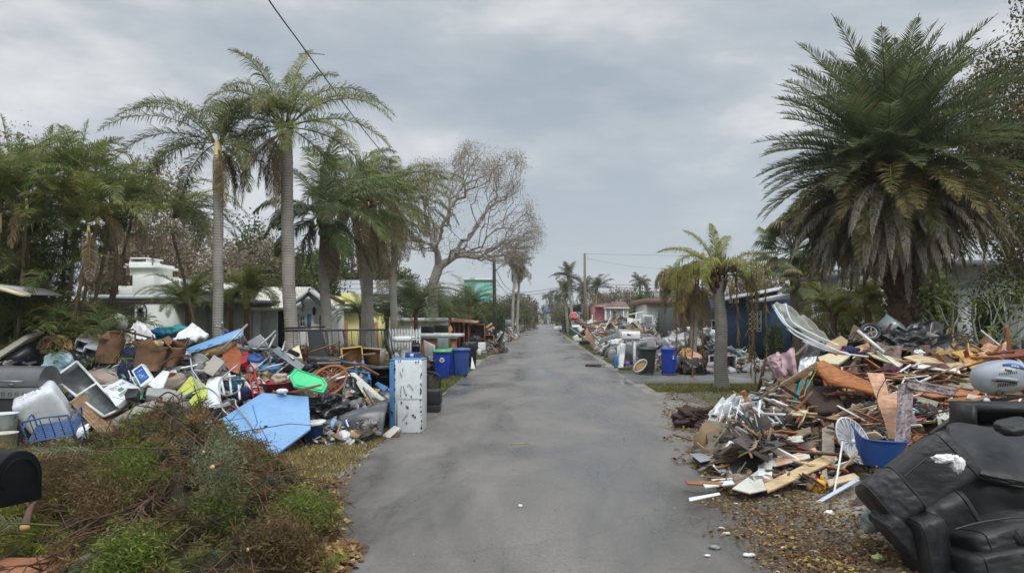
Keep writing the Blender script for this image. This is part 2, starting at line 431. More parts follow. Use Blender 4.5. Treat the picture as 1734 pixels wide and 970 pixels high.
blades('grass', 'green grass verge along the left of the road past the wheeled bins', [(-3.9, -2.72, 14.6, 30.4, 26000, .09), (-4.6, -2.75, 36.6, 51.8, 9000, .12), (-4.6, -2.75, 56.6, 85, 7000, .14)], lush, 12)
blades('grass', 'strip of grass round the foot of the drooping palm at the right', [(3.5, 12, 20.7, 23.2, 22000, .08)], lush + dry[:2], 13)
blades('grass', 'front lawn strips beyond the right-hand driveway', [(7, 20, 28.8, 31.4, 11000, .1), (7, 20, 33.2, 37.3, 11000, .1), (3.4, 5.2, 29.2, 37, 6000, .1), (3.3, 4.6, 41, 57, 6000, .12), (3.3, 4.6, 62.5, 95, 5000, .14)], lush, 14)
blades('grass', 'lawn in front of the white houses on the left', [(-22, -5, 18.5, 30, 30000, .1)], lush, 15)
# ---------------------------------------------------------------- houses (corners read from the photo, each at its own distance)
wallw = mat('white_render', S(236, 238, 233), .85, var=.06, scale=1.2, dirt=.18, bump=.1)
wallg = mat('green_white_render', S(206, 212, 204), .85, var=.06, scale=1.2, dirt=.15, bump=.1)
wally = mat('yellow_render', S(226, 220, 150), .85, var=.06, dirt=.15)
wallb = mat('blue_render', S(44, 66, 96), .8, var=.08, dirt=.1)
wallp = mat('pink_render', S(196, 124, 132), .85, var=.06, dirt=.2)
wallt = mat('teal_render', S(128, 190, 178), .8, var=.05, dirt=.05)
roofw = mat('white_tiles', S(226, 224, 214), .7, var=.08, dirt=.28, dirtcol=S(120, 116, 104))
roofg = mat('grey_roofing', S(176, 176, 178), .6, var=.08, dirt=.15)
roofr = mat('red_brown_roofing', S(136, 106, 98), .8, var=.15, dirt=.2)
fascia = mat('fascia', S(198, 206, 206), .6, var=.05, dirt=.25)
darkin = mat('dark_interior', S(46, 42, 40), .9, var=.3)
soffit = mat('soffit_blue_grey', S(138, 152, 156), .8)
def hb(px0, px1, py0, py1, d, depth, grounded=False):
    """front rectangle in the photo at distance d, real box going back"""
    a, c = P(px0, py0, d), P(px1, py1, d)
    z0 = 0 if grounded else c.z
    return ((a.x + c.x) / 2, d + depth / 2, (a.z + z0) / 2), (abs(c.x - a.x), depth, a.z - z0)
def part_box(parent, name, m, *a, bevel=0, **k):
    b = B(); c, s_ = hb(*a, **k); b.box(c, s_); return b.obj(name, m, parent, bevel=bevel)
def house(name, label, px, d):
    q = P(px, 600, d); q.z = 0; return thing(name, label, 'house', q)
def window(parent, px0, px1, py0, py1, d, m=None, cols=2, rows=2, fw=.06):
    a, c = P(px0, py0, d), P(px1, py1, d); w, h = c.x - a.x, a.z - c.z
    b = B(); cx, cz = (a.x + c.x) / 2, (a.z + c.z) / 2
    for sx in (-1, 1): b.box((cx + sx * (w / 2 - fw / 2), d - .03, cz), (fw, .09, h))
    for sz in (-1, 1): b.box((cx, d - .03, cz + sz * (h / 2 - fw / 2)), (w - 2 * fw, .088, fw))
    for k in range(1, cols): b.box((a.x + w * k / cols, d - .02, cz), (fw * .6, .06, h - 2 * fw))
    for k in range(1, rows): b.box((cx, d - .021, a.z - h * k / rows), (w - 2 * fw, .055, fw * .6))
    fr = b.obj('window', m or white, parent)
    b = B(); b.box((cx, d - .008, cz), (w - fw * 1.5, .012, h - fw * 1.5)); b.obj('pane', glassm, fr)
    return fr
def roof_tiles(b, p00, p10, p11, p01, rows, t=.05, cols=0):
    """overlapping tile courses between eave (p00,p10) and ridge (p01,p11)"""
    p00, p10, p11, p01 = map(Vector, (p00, p10, p11, p01)); n = (p10 - p00).cross(p01 - p00).normalized()
    if n.z < 0: n = -n
    for k in range(rows):
        a, c = k / rows, (k + 1.12) / rows
        c = min(c, 1)
        q = [p00.lerp(p01, a) + n * t, p10.lerp(p11, a) + n * t, p10.lerp(p11, c), p00.lerp(p01, c)]
        b.add([*q, *[v - n * t * 1.2 for v in q]], [(0, 1, 2, 3), (7, 6, 5, 4), (0, 4, 5, 1), (1, 5, 6, 2), (2, 6, 7, 3), (3, 7, 4, 0)])
        if cols:
            for j in range(cols + 1):
                u = j / cols; b.tube([q[0].lerp(q[1], u), q[3].lerp(q[2], u)], t * .7, 6)
# -- chimney house
D = 25.5
h = house('house', 'pale green-white house with a stepped white chimney and a black compass star', 240, D)
part_box(h, 'wall', wallg, 195, 293, 512, 700, D, 6, grounded=True)
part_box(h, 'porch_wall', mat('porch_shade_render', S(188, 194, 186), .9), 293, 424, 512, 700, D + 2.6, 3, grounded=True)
b = B(); c, s_ = hb(150, 300, 499, 506, D - .1, 7); b.box(c, s_); b.obj('flat_roof', fascia, h)
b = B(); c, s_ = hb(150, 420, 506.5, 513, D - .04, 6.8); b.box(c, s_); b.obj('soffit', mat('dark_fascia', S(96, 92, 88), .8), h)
b = B()
for r_ in ((224, 261, 466, 499, D - .1, 1.5), (200, 224, 484, 499, D - .1, 1.5), (213, 261, 452, 466, D, 1.3)): c, s_ = hb(*r_); b.box(c, s_)
c, s_ = hb(207, 264, 450, 454, D - .15, 1.6); b.box(c, s_); c, s_ = hb(211, 261, 446, 450, D - .08, 1.45); b.box(c, s_)
c, s_ = hb(218, 250, 443.5, 446, D + .1, 1.0); b.box(c, s_); c, s_ = hb(216, 250, 436, 438, D + .1, 1.1); b.box(c, s_)
for x_ in (219, 247): c, s_ = hb(x_, x_ + 2, 438, 444, D + .15, .9); b.box(c, s_)
b.obj('chimney', wallw, h, bevel=.02)
b = B()
b.prism([P(261, 499, D + 1), P(261, 484, D + 1), P(303, 473, D + 1), P(303, 499, D + 1)], (0, 2, 0)); b.obj('gable', wallw, h)
part_box(h, 'vent', soffit, 272, 279, 486, 498, D + .96, .1)
b = B(); roof_tiles(b, P(262, 488, D + .4), P(303, 475, D + .4), P(303, 469, D + 5), P(262, 468, D + 5), 3, .06); b.obj('roof', roofw, h)
part_box(h, 'post', grey, 283, 290, 480, 500, D + .2, .3)
b = B()
roof_tiles(b, P(303, 476, D + 1.2), P(415, 501, D + 1.2), P(418, 482, D + 6.5), P(306, 473, D + 6.5), 9, .05, 24); b.obj('tiled_roof', roofw, h)
b = B(); b.prism([P(290, 482, D + 1.1), P(303, 472, D + 1.1), P(370, 497, D + 1.1), P(370, 500, D + 1.1), P(303, 477, D + 1.1), P(291, 487, D + 1.1)], (0, .15, 0)); b.obj('barge_board', fascia, h)
b = B(); b.prism([P(293, 512, D + 1.3), P(293, 482, D + 1.3), P(303, 478, D + 1.3), P(370, 499, D + 1.3), P(370, 512, D + 1.3)], (0, .2, 0)); b.obj('gable', mat('grey_green_render', S(142, 152, 142), .9), h)
b = B()
cc = P(237, 528, D - .06); r_ = .33; 
b.tube([cc + V3((math.cos(a) * r_ * .72, 0, math.sin(a) * r_ * 1.1)) for a in np.linspace(0, 2 * PI, 29)[:-1]], .022, 6, closed=True)
for k in range(16):
    a = k * PI / 8; L = r_ if k % 2 == 0 else r_ * .6; v = V3((math.cos(a) * .72, 0, math.sin(a) * 1.1)); s2 = V3((-math.sin(a) * .72, 0, math.cos(a) * 1.1))
    b.prism([cc, cc + v * L * .35 + s2 * .03, cc + v * L, cc + v * L * .35 - s2 * .03], (0, .02, 0))
b.obj('compass_star', iron, h)
# -- garage house with gable
D = 28.5
h = house('house', 'white garage house with a white barrel-tile roof and pale blue shutters', 500, D)
part_box(h, 'wall', wallw, 484, 548, 524, 700, D, 3, grounded=True)
b = B(); b.prism([P(484, 524, D), P(484, 517, D), P(515, 499, D), P(548, 522, D), P(548, 524, D)], (0, 3, 0)); b.obj('gable', wallw, h)
b = B(); roof_tiles(b, P(424, 523, D - .7), P(484, 523, D - .7), P(526, 487, D + 3), P(447, 486, D + 3), 10, .055, 18)
b.obj('tiled_roof', roofw, h)
b = B(); b.prism([P(478, 525, D - .9), P(524, 487, D - .9), P(529, 487, D - .9), P(486, 524, D - .9)], (0, .3, 0))
b.prism([P(524, 487, D - .9), P(564, 520, D - .9), P(562, 526, D - .9), P(521, 492, D - .9)], (0, .3, 0)); b.obj('barge_board', fascia, h)
b = B(); b.prism([P(486, 520, D - .6), P(526, 489, D - .6), P(562, 524, D - .6), P(548, 524, D - .6), P(518, 499, D - .6)], (0, .55, 0)); b.obj('soffit', soffit, h)
part_box(h, 'garage_interior', darkin, 435, 484, 526, 700, D + 3, .3, grounded=True)  # dark panel paints the shade inside the open garage
part_box(h, 'fascia_board', fascia, 424, 484, 521, 526, D - .5, .2)
part_box(h, 'post', white, 427, 436, 526, 700, D - .3, .3, grounded=True)
part_box(h, 'post', white, 395, 401, 526, 700, D - .2, .25, grounded=True)
window(h, 507, 519, 533, 554, D); part_box(h, 'shutter', midblue, 520, 526, 532, 555, D - .06, .05); part_box(h, 'shutter', soffit, 501, 506, 532, 555, D - .06, .05)
part_box(h, 'door', mat('grey_green_door', S(90, 112, 108), .6), 541, 547, 534, 570, D - .05, .05)
window(h, 532, 539, 536, 545, D, cols=1)
b = B(); q = P(512, 514, D - .05)
b.tube([q + V3((.02, 0, .35)), q + V3((.06, 0, .25)), q + V3((-.03, 0, .1)), q + V3((.05, 0, -.1)), q + V3((-.02, 0, -.3)), q + V3((.06, 0, -.28))], [.03, .05, .045, .04, .025, .02], 6); b.obj('wall_ornament', soffit, h)
b = B(); q = P(532, 528, D - .15); b.lathe([(.02, .2), (.07, .12), (.06, -.05), (.03, -.15)], 8, Matrix.Translation(q)); b.obj('wall_lamp', iron, h)
# -- yellow house and white two-storey behind
D = 36
h = house('house', 'pale yellow house with a square yellow chimney and white eaves', 600, D)
part_box(h, 'wall', wally, 560, 615, 526, 700, D, 7, grounded=True)
b = B(); b.prism([P(556, 516, D + .3), P(560, 500, D + .3), P(582, 513, D + .3), P(582, 517, D + .3)], (0, 3, 0)); b.obj('gable', wally, h)
b = B(); c, s_ = hb(578, 600, 496, 520, D + 1, 1.4); b.box(c, s_); b.obj('chimney', wally, h, bevel=.02)
b = B(); b.bar(P(556, 499, D), P(583, 514, D), .12, .2); b.obj('barge_board', dark_w, h)
part_box(h, 'eave', fascia, 556, 612, 518, 524, D - .6, 7)
part_box(h, 'timber_gate', wood('gate_wood', (150, 98, 64)), 562, 588, 543, 700, D - .9, .1, grounded=True)
part_box(h, 'timber_gate', wood('gate_wood2', (190, 130, 76)), 626, 640, 546, 700, D - 1, .1, grounded=True)
D = 52
h = house('house', 'white two-storey house under a long grey roof', 640, D)
part_box(h, 'wall', wallw, 556, 700, 498, 700, D, 8, grounded=True)
b = B(); roof_tiles(b, P(552, 498, D - .5), P(710, 498, D - .5), P(710, 474, D + 5), P(565, 474, D + 5), 3, .05); b.obj('roof', roofg, h)
for x_ in (602, 643): window(h, x_, x_ + 7, 501, 511, D, cols=1)
part_box(h, 'lower_roof', soffit, 628, 665, 513, 519, D - 1.5, 1.4)
D = 46
h = house('house', 'white porch house behind the bushy date palm', 680, D)
part_box(h, 'wall', wallw, 645, 745, 545, 700, D, 5, grounded=True); part_box(h, 'roof', roofg, 640, 750, 538, 545, D - .5, 6)
# -- carport roof at far left
b = B(); A = [P(-60, 478, 13.2), P(0, 486, 13.2), P(36, 498, 13.2), P(36, 502, 13.2), P(0, 492, 13.2), P(-60, 484, 13.2)]
h = house('house', 'dark house at the left edge with a cream carport fascia', -40, 14)
b.prism(A, (0, .25, 0)); b.obj('fascia_board', cream, h)
b = B(); b.prism([P(-80, 474, 13.5), P(0, 484, 13.5), P(34, 496, 13.5), P(34, 498.5, 13.5), P(-80, 480, 13.5)], (0, 1.2, 0)); b.obj('roof', roofg, h)
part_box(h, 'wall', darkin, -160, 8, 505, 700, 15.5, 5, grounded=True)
# -- teal building
D = 105
h = house('house', 'turquoise upper storey seen beyond the bare tree', 800, D)
part_box(h, 'wall', wallt, 786, 832, 474, 700, D, 8, grounded=True); part_box(h, 'roof', wallw, 784, 834, 471.5, 474, D - .3, 8.6)
# -- small houses at the end of the street
D = 232
h = house('house', 'small white and teal house closing the street, left one', 880, D)
part_box(h, 'wall', wallw, 894, 915, 530, 600, D, 8, grounded=True); part_box(h, 'garage_door', mat('teal_door', S(70, 138, 132), .7), 904, 911, 533, 600, D - .1, .1, grounded=True)
b = B(); b.prism([P(894, 531, D - .5), P(900, 523, D - .5), P(916, 524, D - .5), P(922, 531, D - .5)], (0, 9, 0)); b.obj('roof', roofg, h)
part_box(h, 'upper_wall', wallw, 894, 901, 521, 531, D + 3, 4)
D = 234
h = house('house', 'small blue-roofed house closing the street, right one', 928, D)
part_box(h, 'wall', soffit, 921, 940, 528, 600, D, 8, grounded=True)
b = B(); b.prism([P(920, 530, D - .5), P(922, 520, D - .5), P(934, 520, D - .5), P(941, 530, D - .5)], (0, 9, 0)); b.obj('roof', mat('blue_roofing', S(86, 118, 150), .7), h)
b = B(); c, s_ = hb(927, 947, 532, 600, D - 12, 5, True); b.box(c, s_); b.obj('parked_trailer', white, label='white box trailer parked at the end of the street', cat='trailer', bevel=.2)
# -- pink house with red-brown roof and white porch
D = 84
h = house('house', 'pink house with a red-brown roof and a white columned porch', 1035, D)
part_box(h, 'wall', wallp, 1008, 1031, 517, 600, D + 2, 8, grounded=True)
part_box(h, 'porch_wall', wallw, 1026, 1064, 521, 600, D, 6, grounded=True)
b = B(); roof_tiles(b, P(1022, 522, D - .8), P(1067, 521, D - .8), P(1058, 511, D + 4), P(1036, 511, D + 4), 4, .06); b.obj('roof', roofr, h)
b = B(); roof_tiles(b, P(1004, 520, D + 1), P(1036, 520, D + 1), P(1040, 513, D + 6), P(1010, 513, D + 6), 3, .06); b.obj('roof', roofr, h)
part_box(h, 'fascia_board', white, 1022, 1067, 520.5, 522.5, D - .9, .1)
for x_ in (1025, 1033, 1055): part_box(h, 'column', white, x_, x_ + 1.8, 522.5, 600, D - .7, .2, grounded=True)
window(h, 1038, 1043, 526, 536, D, cols=1); window(h, 1000, 1006, 520, 535, D, cols=1) if False else None
b = B(); c, s_ = hb(1113, 1132, 493, 505, 46, 1.2); b.box(c, s_)
for x_ in (1112, 1118, 1123, 1128):
    c, s_ = hb(x_, x_ + 4, 488 if x_ in (1118, 1123) else 491, 494, 45.9, 1.3); b.box(c, s_)
hq = house('house', 'low house with a white battlemented chimney behind the carts', 1122, 46); b.obj('chimney', white, hq)
part_box(hq, 'wall', wallg, 1098, 1175, 515, 700, 46.5, 6, grounded=True); part_box(hq, 'roof', roofr, 1094, 1180, 505, 515, 45.9, 7.5)
window(hq, 1127, 1136, 540, 560, 46.5)
# -- blue house
D = 34
h = house('house', 'dark blue house with white fascia and a louvred white panel', 1290, D)
part_box(h, 'wall', wallb, 1228, 1345, 505, 700, D, 8, grounded=True)
part_box(h, 'side_wall', mat('dark_grey_green_render', S(70, 74, 70), .85), 1150, 1228, 520, 700, D + 1.6, 6, grounded=True)  # side wall has its own dark grey-green colour
b = B(); b.prism([P(1228, 505, D), P(1320, 491, D), P(1358, 499, D), P(1358, 506, D)], (0, 8, 0)); b.obj('gable', wallb, h)
b = B(); b.bar(P(1215, 509, D - .5), P(1322, 488.5, D - .5), .25, .14); b.bar(P(1322, 488.5, D - .5), P(1356, 494, D - .5), .25, .14); b.obj('fascia_board', white, h)
b = B(); roof_tiles(b, P(1214, 508, D - .6), P(1322, 487, D - .6), P(1322, 486, D + 8), P(1214, 504, D + 8), 2, .04)
b.obj('roof', roofg, h)
for x_ in (1237, 1247): part_box(h, 'bracket', white, x_, x_ + 4, 505, 513, D - .35, .35)
part_box(h, 'vent', white, 1316, 1324, 495, 502, D - .03, .06)
b = B(); b.prism([P(1303, 505, D - 3.2), P(1350, 496, D - 3.2), P(1353, 499, D - 3.2), P(1353, 503, D - 3.2), P(1303, 510, D - 3.2)], (0, 3, 0)); b.obj('canopy', white, h)
b = B()
c, s_ = hb(1268, 1289, 526, 562, D - .08, .06); b.box(c, s_)
b.obj('louvre_panel', iron, h)
b = B(); a0, a1 = P(1268, 526, D - .1), P(1289, 562, D - .1)
for i in range(5):
    for j in range(9):
        if (i + j) % 2: b.box((a0.x + (i + .5) * (a1.x - a0.x) / 5, D - .1, a0.z + (j + .5) * (a1.z - a0.z) / 9), (.11, .05, .07))
b.obj('white_blocks', white, h)
window(h, 1281, 1289, 526, 562, D - .05, cols=1)
window(h, 1196, 1214, 541, 566, D + 1.6)
part_box(h, 'door', darkin, 1340, 1350, 520, 575, D - .04, .05)
# -- white house right
D = 22.5
h = house('house', 'white house behind the frangipani with an arched window', 1640, D)
part_box(h, 'wall', wallw, 1560, 1850, 452, 700, D, 9, grounded=True)
part_box(h, 'roof', roofg, 1550, 1860, 440, 452, D - .7, 10)
part_box(h, 'door', mat('dark_green_door', S(52, 66, 66), .6), 1597, 1622, 497, 620, D - .06, .06)
part_box(h, 'side_panel', darkin, 1576, 1596, 500, 620, D - .06, .05)
a, c = P(1660, 530, D), P(1692, 530, D); b = B(); cxx = (a.x + c.x) / 2; rw = (c.x - a.x) / 2
pts = [V3((cxx + math.cos(q) * rw, D - .03, a.z + math.sin(q) * rw)) for q in np.linspace(0, PI, 13)] + [V3((cxx - rw, D - .03, a.z - .5)), V3((cxx + rw, D - .03, a.z - .5))]
b.prism(pts, (0, .025, 0)); b.obj('arched_window', glassm, h)
for y_ in (470, 482): part_box(h, 'eave_board', fascia, 1560, 1850, y_, y_ + 2, D - .12, .1)
window(h, 1652, 1668, 522, 545, D - .02)
part_box(h, 'white_gate', white, 1624, 1648, 520, 620, D - 1, .08, grounded=True)
b = B(); c, s_ = hb(1728, 1790, 515, 700, 17, .4, True); b.box(c, s_); b.obj('garden_wall', wallw, label='pale rendered pillar at the right edge', cat='wall', bevel=.02)
# low buildings behind houses so that the horizon is closed on both sides
# ---------------------------------------------------------------- palms
def frond(b, rg, base, az, elev, L, droop, n=34, leaf=.45, w=.03, fold=.5, hang=.5, cg=(.06, .09, .03), cb=(.2, .14, .08), brown=.1, plum=.25, bare=.14, rad=.02, twist=0):
    """one feather frond: curved rachis with two rows of bending leaflets"""
    n = int(n * 1.75); w *= .62; K = 14; s = np.linspace(0, 1, K + 1); pts = [np.array(base, float)]; ds = L / K
    dirs = []; a = az
    for k in range(K):
        el = elev - droop * (s[k] ** 1.25)
        el = max(el, -1.5)
        d = np.array([math.cos(a) * math.cos(el), math.sin(a) * math.cos(el), math.sin(el)]); dirs.append(d)
        pts.append(pts[-1] + d * ds); a += twist / K
    dirs.append(dirs[-1]); pts = np.array(pts); dirs = np.array(dirs)
    mix = rg.random() < .0
    g = np.array(cg) * rg.uniform(.75, 1.3)
    b.tube([V3(p) for p in pts[::2]], [rad * (1 - .8 * q) for q in s[::2]], 4, col=tuple(g * .8 + np.array([.05, .04, .0])), cap=False)
    t = np.linspace(bare, .995, n)
    idx = t * K; i0 = np.clip(idx.astype(int), 0, K - 1); fr = (idx - i0)[:, None]
    pos = pts[i0] * (1 - fr) + pts[i0 + 1] * fr; dr = dirs[i0] * (1 - fr) + dirs[i0 + 1] * fr
    dr /= np.linalg.norm(dr, axis=1)[:, None]
    hz_ = np.array([-math.sin(az), math.cos(az), 0.0]); side0 = np.tile(hz_, (n, 1))
    upv = np.cross(dr, side0); upv *= np.sign(upv[:, 2:3] + 1e-9) if False else 1
    upv = np.cross(side0, dr) * -1
    upv = np.where(upv[:, 2:3] < 0, -upv, upv)
    prof = np.sin(np.clip(t * .93 + .1, 0, 1) * PI) ** .55
    for sg in (-1, 1):
        ll = leaf * prof * rg.uniform(.85, 1.1, n)
        lift = fold + rg.normal(0, plum, n)
        fw = .35 + .75 * t
        d1 = side0 * sg + dr * fw[:, None] + upv * lift[:, None]
        d1 /= np.linalg.norm(d1, axis=1)[:, None]
        d2 = d1 * (1 - hang) + np.array([0, 0, -1.0]) * (hang * rg.uniform(.6, 1.3, n))[:, None]
        d2 /= np.linalg.norm(d2, axis=1)[:, None] + 1e-9
        wv = np.cross(d1, upv + rg.normal(0, .3, (n, 3))); wv /= np.linalg.norm(wv, axis=1)[:, None] + 1e-9
        wv *= (w / 2)
        p0 = pos; p1 = pos + d1 * (ll * .5)[:, None]; p2 = p1 + d2 * (ll * .52)[:, None]
        V = np.stack([p0 - wv * .5, p0 + wv * .5, p1 + wv, p1 - wv, p2], 1).reshape(-1, 3)
        o = np.arange(n) * 5
        Q = np.stack([o, o + 1, o + 2, o + 3], 1); T = np.stack([o + 3, o + 2, o + 4], 1)
        br = rg.random(n) < (brown * (.4 + t))
        c = np.where(br[:, None], np.array(cb)[None] * rg.uniform(.7, 1.3, (n, 1)), g[None] * rg.uniform(.7, 1.35, (n, 1)))
        b.add(V, Q, c); b.n -= 0

        b.F.append(T + (b.n - len(V))); b.C.append(np.where((rg.random(n) < brown * 1.5)[:, None], np.array(cb)[None], c))
def trunk(b, pts, r0, r1, rings=.07, depth=.03, n=12, base_flare=1.25, seed=0):
    pts = [V3(p) for p in pts]; L = sum((b_ - a_).length for a_, b_ in zip(pts, pts[1:]))
    m = max(8, min(150, int(L / rings))); P_, Rr = [], []
    for i in range(m + 1):
        u = i / m * (len(pts) - 1); k = min(int(u), len(pts) - 2); f = u - k
        P_.append(pts[k].lerp(pts[k + 1], f) + V3((noise.noise(V3((i * .05, seed, 0))), noise.noise(V3((i * .05, seed, 7))), 0)) * r0 * .35)
        h = i / m; r = r0 * (1 - h) + r1 * h + r0 * (base_flare - 1) * math.exp(-h * 14)
        Rr.append(r * (1 + depth * (1 if i % 2 else -1)))
    b.tube(P_, Rr, n)
def ringm(name, c1, c2, sc_=14):
    m = mat(name, S(*c1), .9, var=.22, scale=2.2, bump=.5, dirt=.5, dirtcol=S(*c2))
    n, l = m.node_tree.nodes, m.node_tree.links; bs = n['Principled BSDF']
    t = n.new('ShaderNodeTexCoord'); wv = n.new('ShaderNodeTexWave'); wv.bands_direction = 'Z'; wv.inputs['Scale'].default_value = sc_ / 3; wv.inputs['Distortion'].default_value = 2.5
    wv.inputs['Detail'].default_value = 3; l.new(t.outputs['Object'], wv.inputs[0])
    old = bs.inputs['Base Color'].links[0].from_socket
    mx = n.new('ShaderNodeMix'); mx.data_type = 'RGBA'; mx.blend_type = 'MULTIPLY'; mx.inputs[0].default_value = .6
    r = n.new('ShaderNodeMapRange'); r.inputs['To Min'].default_value = .45; r.inputs['To Max'].default_value = 1.1
    l.new(wv.outputs['Fac'], r.inputs['Value']); l.new(old, mx.inputs[6]); l.new(r.outputs[0], mx.inputs[7]); l.new(mx.outputs[2], bs.inputs['Base Color'])
    return m
palmbark = ringm('palm_bark', (166, 160, 152), (104, 94, 86))
palmbark2 = ringm('palm_bark_dark', (108, 94, 82), (60, 46, 40))
shaftm = mat('crownshaft', S(226, 208, 146), .5, var=.12, dirt=.3)
fibre = mat('palm_fibre', S(110, 80, 58), .95, var=.4, bump=.6, dirt=.3)
GQ = (.105, .13, .045); GO = (.10, .105, .035); GB = (.05, .075, .035); BR = (.19, .135, .085); GRB = (.22, .185, .155)

def palm(label, base, top, r0, r1, fr, leaf=.55, w=.035, hang=.5, col=GQ, cb=BR, seed=1, group=None, dead=0, dlen=2.2, bark=None, shaft=None, boot=.3, nleaf=36, name='palm_tree', plum=.3, brown=.12, deadcol=BR, fold=.35, mid=None, deaddir=None, lk=1.):
    """fr: list of (azimuth deg, elevation deg, length, droop deg)"""
    rg = np.random.default_rng(seed); fr = [(a, e_, L * lk, d_) for a, e_, L, d_ in fr]
    base, top = V3(base), V3(top)
    t = thing(name, label, 'palm tree', base, group=group)
    b = B(); pts = [base - V3((0, 0, .1))] + ([V3(mid)] if mid is not None else []) + [top]
    trunk(b, pts, r0, r1, seed=seed); b.obj('trunk', bark or palmbark, t, smooth=False)
    if shaft:
        b = B(); b.tube([top - V3((0, 0, .05)), top + V3((0, 0, shaft * .5)), top + V3((0, 0, shaft))], [r1 * 1.12, r1 * 1.0, r1 * .7], 12)
        b.obj('crownshaft', shaftm, t, smooth=True); hub = top + V3((0, 0, shaft * .9))
    else:
        hub = top
        b = B()
        for k in range(26):
            a = rg.uniform(0, 2 * PI); z = rg.uniform(-boot, boot * .7); l_ = rg.uniform(.5, 1) * boot * 1.3
            p0 = hub + V3((math.cos(a) * r1 * .8, math.sin(a) * r1 * .8, z))
            b.tube([p0, p0 + V3((math.cos(a) * l_ * .35, math.sin(a) * l_ * .35, l_ * .7))], [r1 * .35, .015], 5)
        b.obj('leaf_bases', fibre, t)
    b = B()
    for (az, el, L, dr) in fr:
        aa = R(az); off = V3((math.cos(aa), math.sin(aa), 0)) * r1 * .5
        frond(b, rg, hub + off + V3((0, 0, .1)), aa, R(el), L, R(dr), n=nleaf, leaf=leaf, w=w, hang=hang, cg=col, cb=cb, plum=plum, brown=brown, fold=fold, rad=max(.015, r1 * .14))
    b.obj('crown', leafm, t)
    if dead:
        b = B()
        for k in range(dead):
            a = rg.uniform(0, 2 * PI) if deaddir is None else R(deaddir) + rg.normal(0, .6)
            L = dlen * rg.uniform(.6, 1.1)
            frond(b, rg, hub + V3((math.cos(a) * r1, math.sin(a) * r1, -.1)), a, rg.uniform(-1.1, -.5), L, 1.2, n=nleaf // 2 + 4, leaf=leaf * .8, w=w, hang=.8, cg=deadcol, cb=GRB, brown=.4, plum=.25, fold=-.1)
        b.obj('dead_fronds', leafm, t)
    return t
def ring(rg, n, L, el=(10, 70), dr=(60, 110), az=(0, 360)):
    return [(rg.uniform(*az), rg.uniform(*el), L * rg.uniform(.8, 1.1), rg.uniform(*dr)) for _ in range(n)]
rr = random.Random(5)

# A: palm with a pale yellow crownshaft, wind-swept to the left
D = 17.5; base = P(370, 700, D); base.z = 0
palm('tall palm with a bare pale yellow crownshaft, its fronds swept to the left', base, P(369, 320, D), .135, .115,
     [(178, 50, 2.3, 90), (185, 38, 2.4, 85), (170, 62, 2.2, 100), (195, 20, 2.1, 95), (160, 25, 1.8, 95), (205, -5, 1.7, 80), (172, 5, 1.8, 90), (150, -15, 1.6, 70), (215, 60, 1.7, 110),
      (90, 50, 1.5, 110), (20, 62, 1.9, 95), (-20, 60, 1.7, 110), (0, 30, 1.5, 120), (-40, 10, 1.3, 120), (30, 0, 1.2, 100), (-10, -35, 1.2, 60), (40, 75, 1.6, 60), (110, 80, 1.2, 60), (320, 60, 1.3, 80)],
     leaf=.42, w=.03, hang=.35, col=GQ, seed=3, shaft=1.15, dead=7, dlen=1.5, deaddir=0, plum=.45, brown=.08, nleaf=52, lk=1.3)
# B: tallest queen palm
D = 18.5; base = P(497, 700, D); base.z = 0
palm('tallest grey palm with feathery arching fronds and dead skirts under its crown', base, P(484, 222, D), .185, .14,
     [(150, 62, 2.4, 80), (165, 50, 2.3, 105), (185, 36, 2.3, 95), (200, 20, 2.0, 120), (175, 5, 1.9, 100), (190, -20, 1.8, 60), (140, 30, 2.0, 120), (120, 60, 2.0, 90), (100, 75, 2.2, 70), (80, 82, 2.3, 50), (60, 78, 2.2, 80),
      (30, 66, 2.4, 110), (10, 52, 2.5, 110), (-10, 40, 2.5, 100), (5, 22, 2.4, 90), (-25, 10, 2.2, 90), (20, 0, 2.0, 80), (-50, 45, 1.9, 120), (-90, 45, 1.8, 130), (-120, 30, 1.8, 120), (230, 50, 1.9, 120), (-70, 0, 1.6, 80), (45, -20, 1.8, 60), (250, 70, 2.0, 90)],
     leaf=.5, w=.032, hang=.55, seed=7, dead=10, dlen=2.3, deaddir=210, nleaf=56, plum=.4, mid=P(489, 470, D), lk=1.32)
# C: coconut palm
D = 21; base = P(556, 700, D); base.z = 0
palm('shorter leaning palm with green nuts under broad coconut fronds', base, P(547, 372, D), .17, .13,
     [(160, 70, 2.6, 70), (120, 75, 3.0, 60), (90, 72, 3.0, 70), (60, 66, 3.0, 80), (30, 60, 3.1, 95), (5, 50, 3.1, 90), (-15, 35, 3.2, 90), (15, 18, 3.0, 70), (-30, 15, 2.6, 90), (190, 40, 2.0, 100), (200, 10, 1.8, 90), (170, -15, 1.8, 60), (-70, 30, 2.0, 110), (-110, 20, 2.0, 100), (230, 30, 1.8, 120), (-50, -20, 2.0, 50), (20, -30, 2.0, 50), (75, 85, 2.8, 30)],
     leaf=.62, w=.05, hang=.42, col=(.065, .10, .03), seed=11, dead=8, dlen=1.9, nleaf=52, plum=.12, fold=.1, brown=.05, lk=1.1)
b = B()
for k in range(12):
    a = rr.uniform(0, 6.28); q = P(547, 372, D) + V3((math.cos(a) * .34, math.sin(a) * .34, rr.uniform(-.5, -.05))); b.blob(q, (.17, .17, .21), k, .05, sub=1)
tC = [o for o in bpy.data.objects if o.get('label', '').startswith('shorter leaning palm')][0]
b.obj('coconut', paint('coconut_green', (118, 132, 62), .5), tC, smooth=True, kind='stuff')
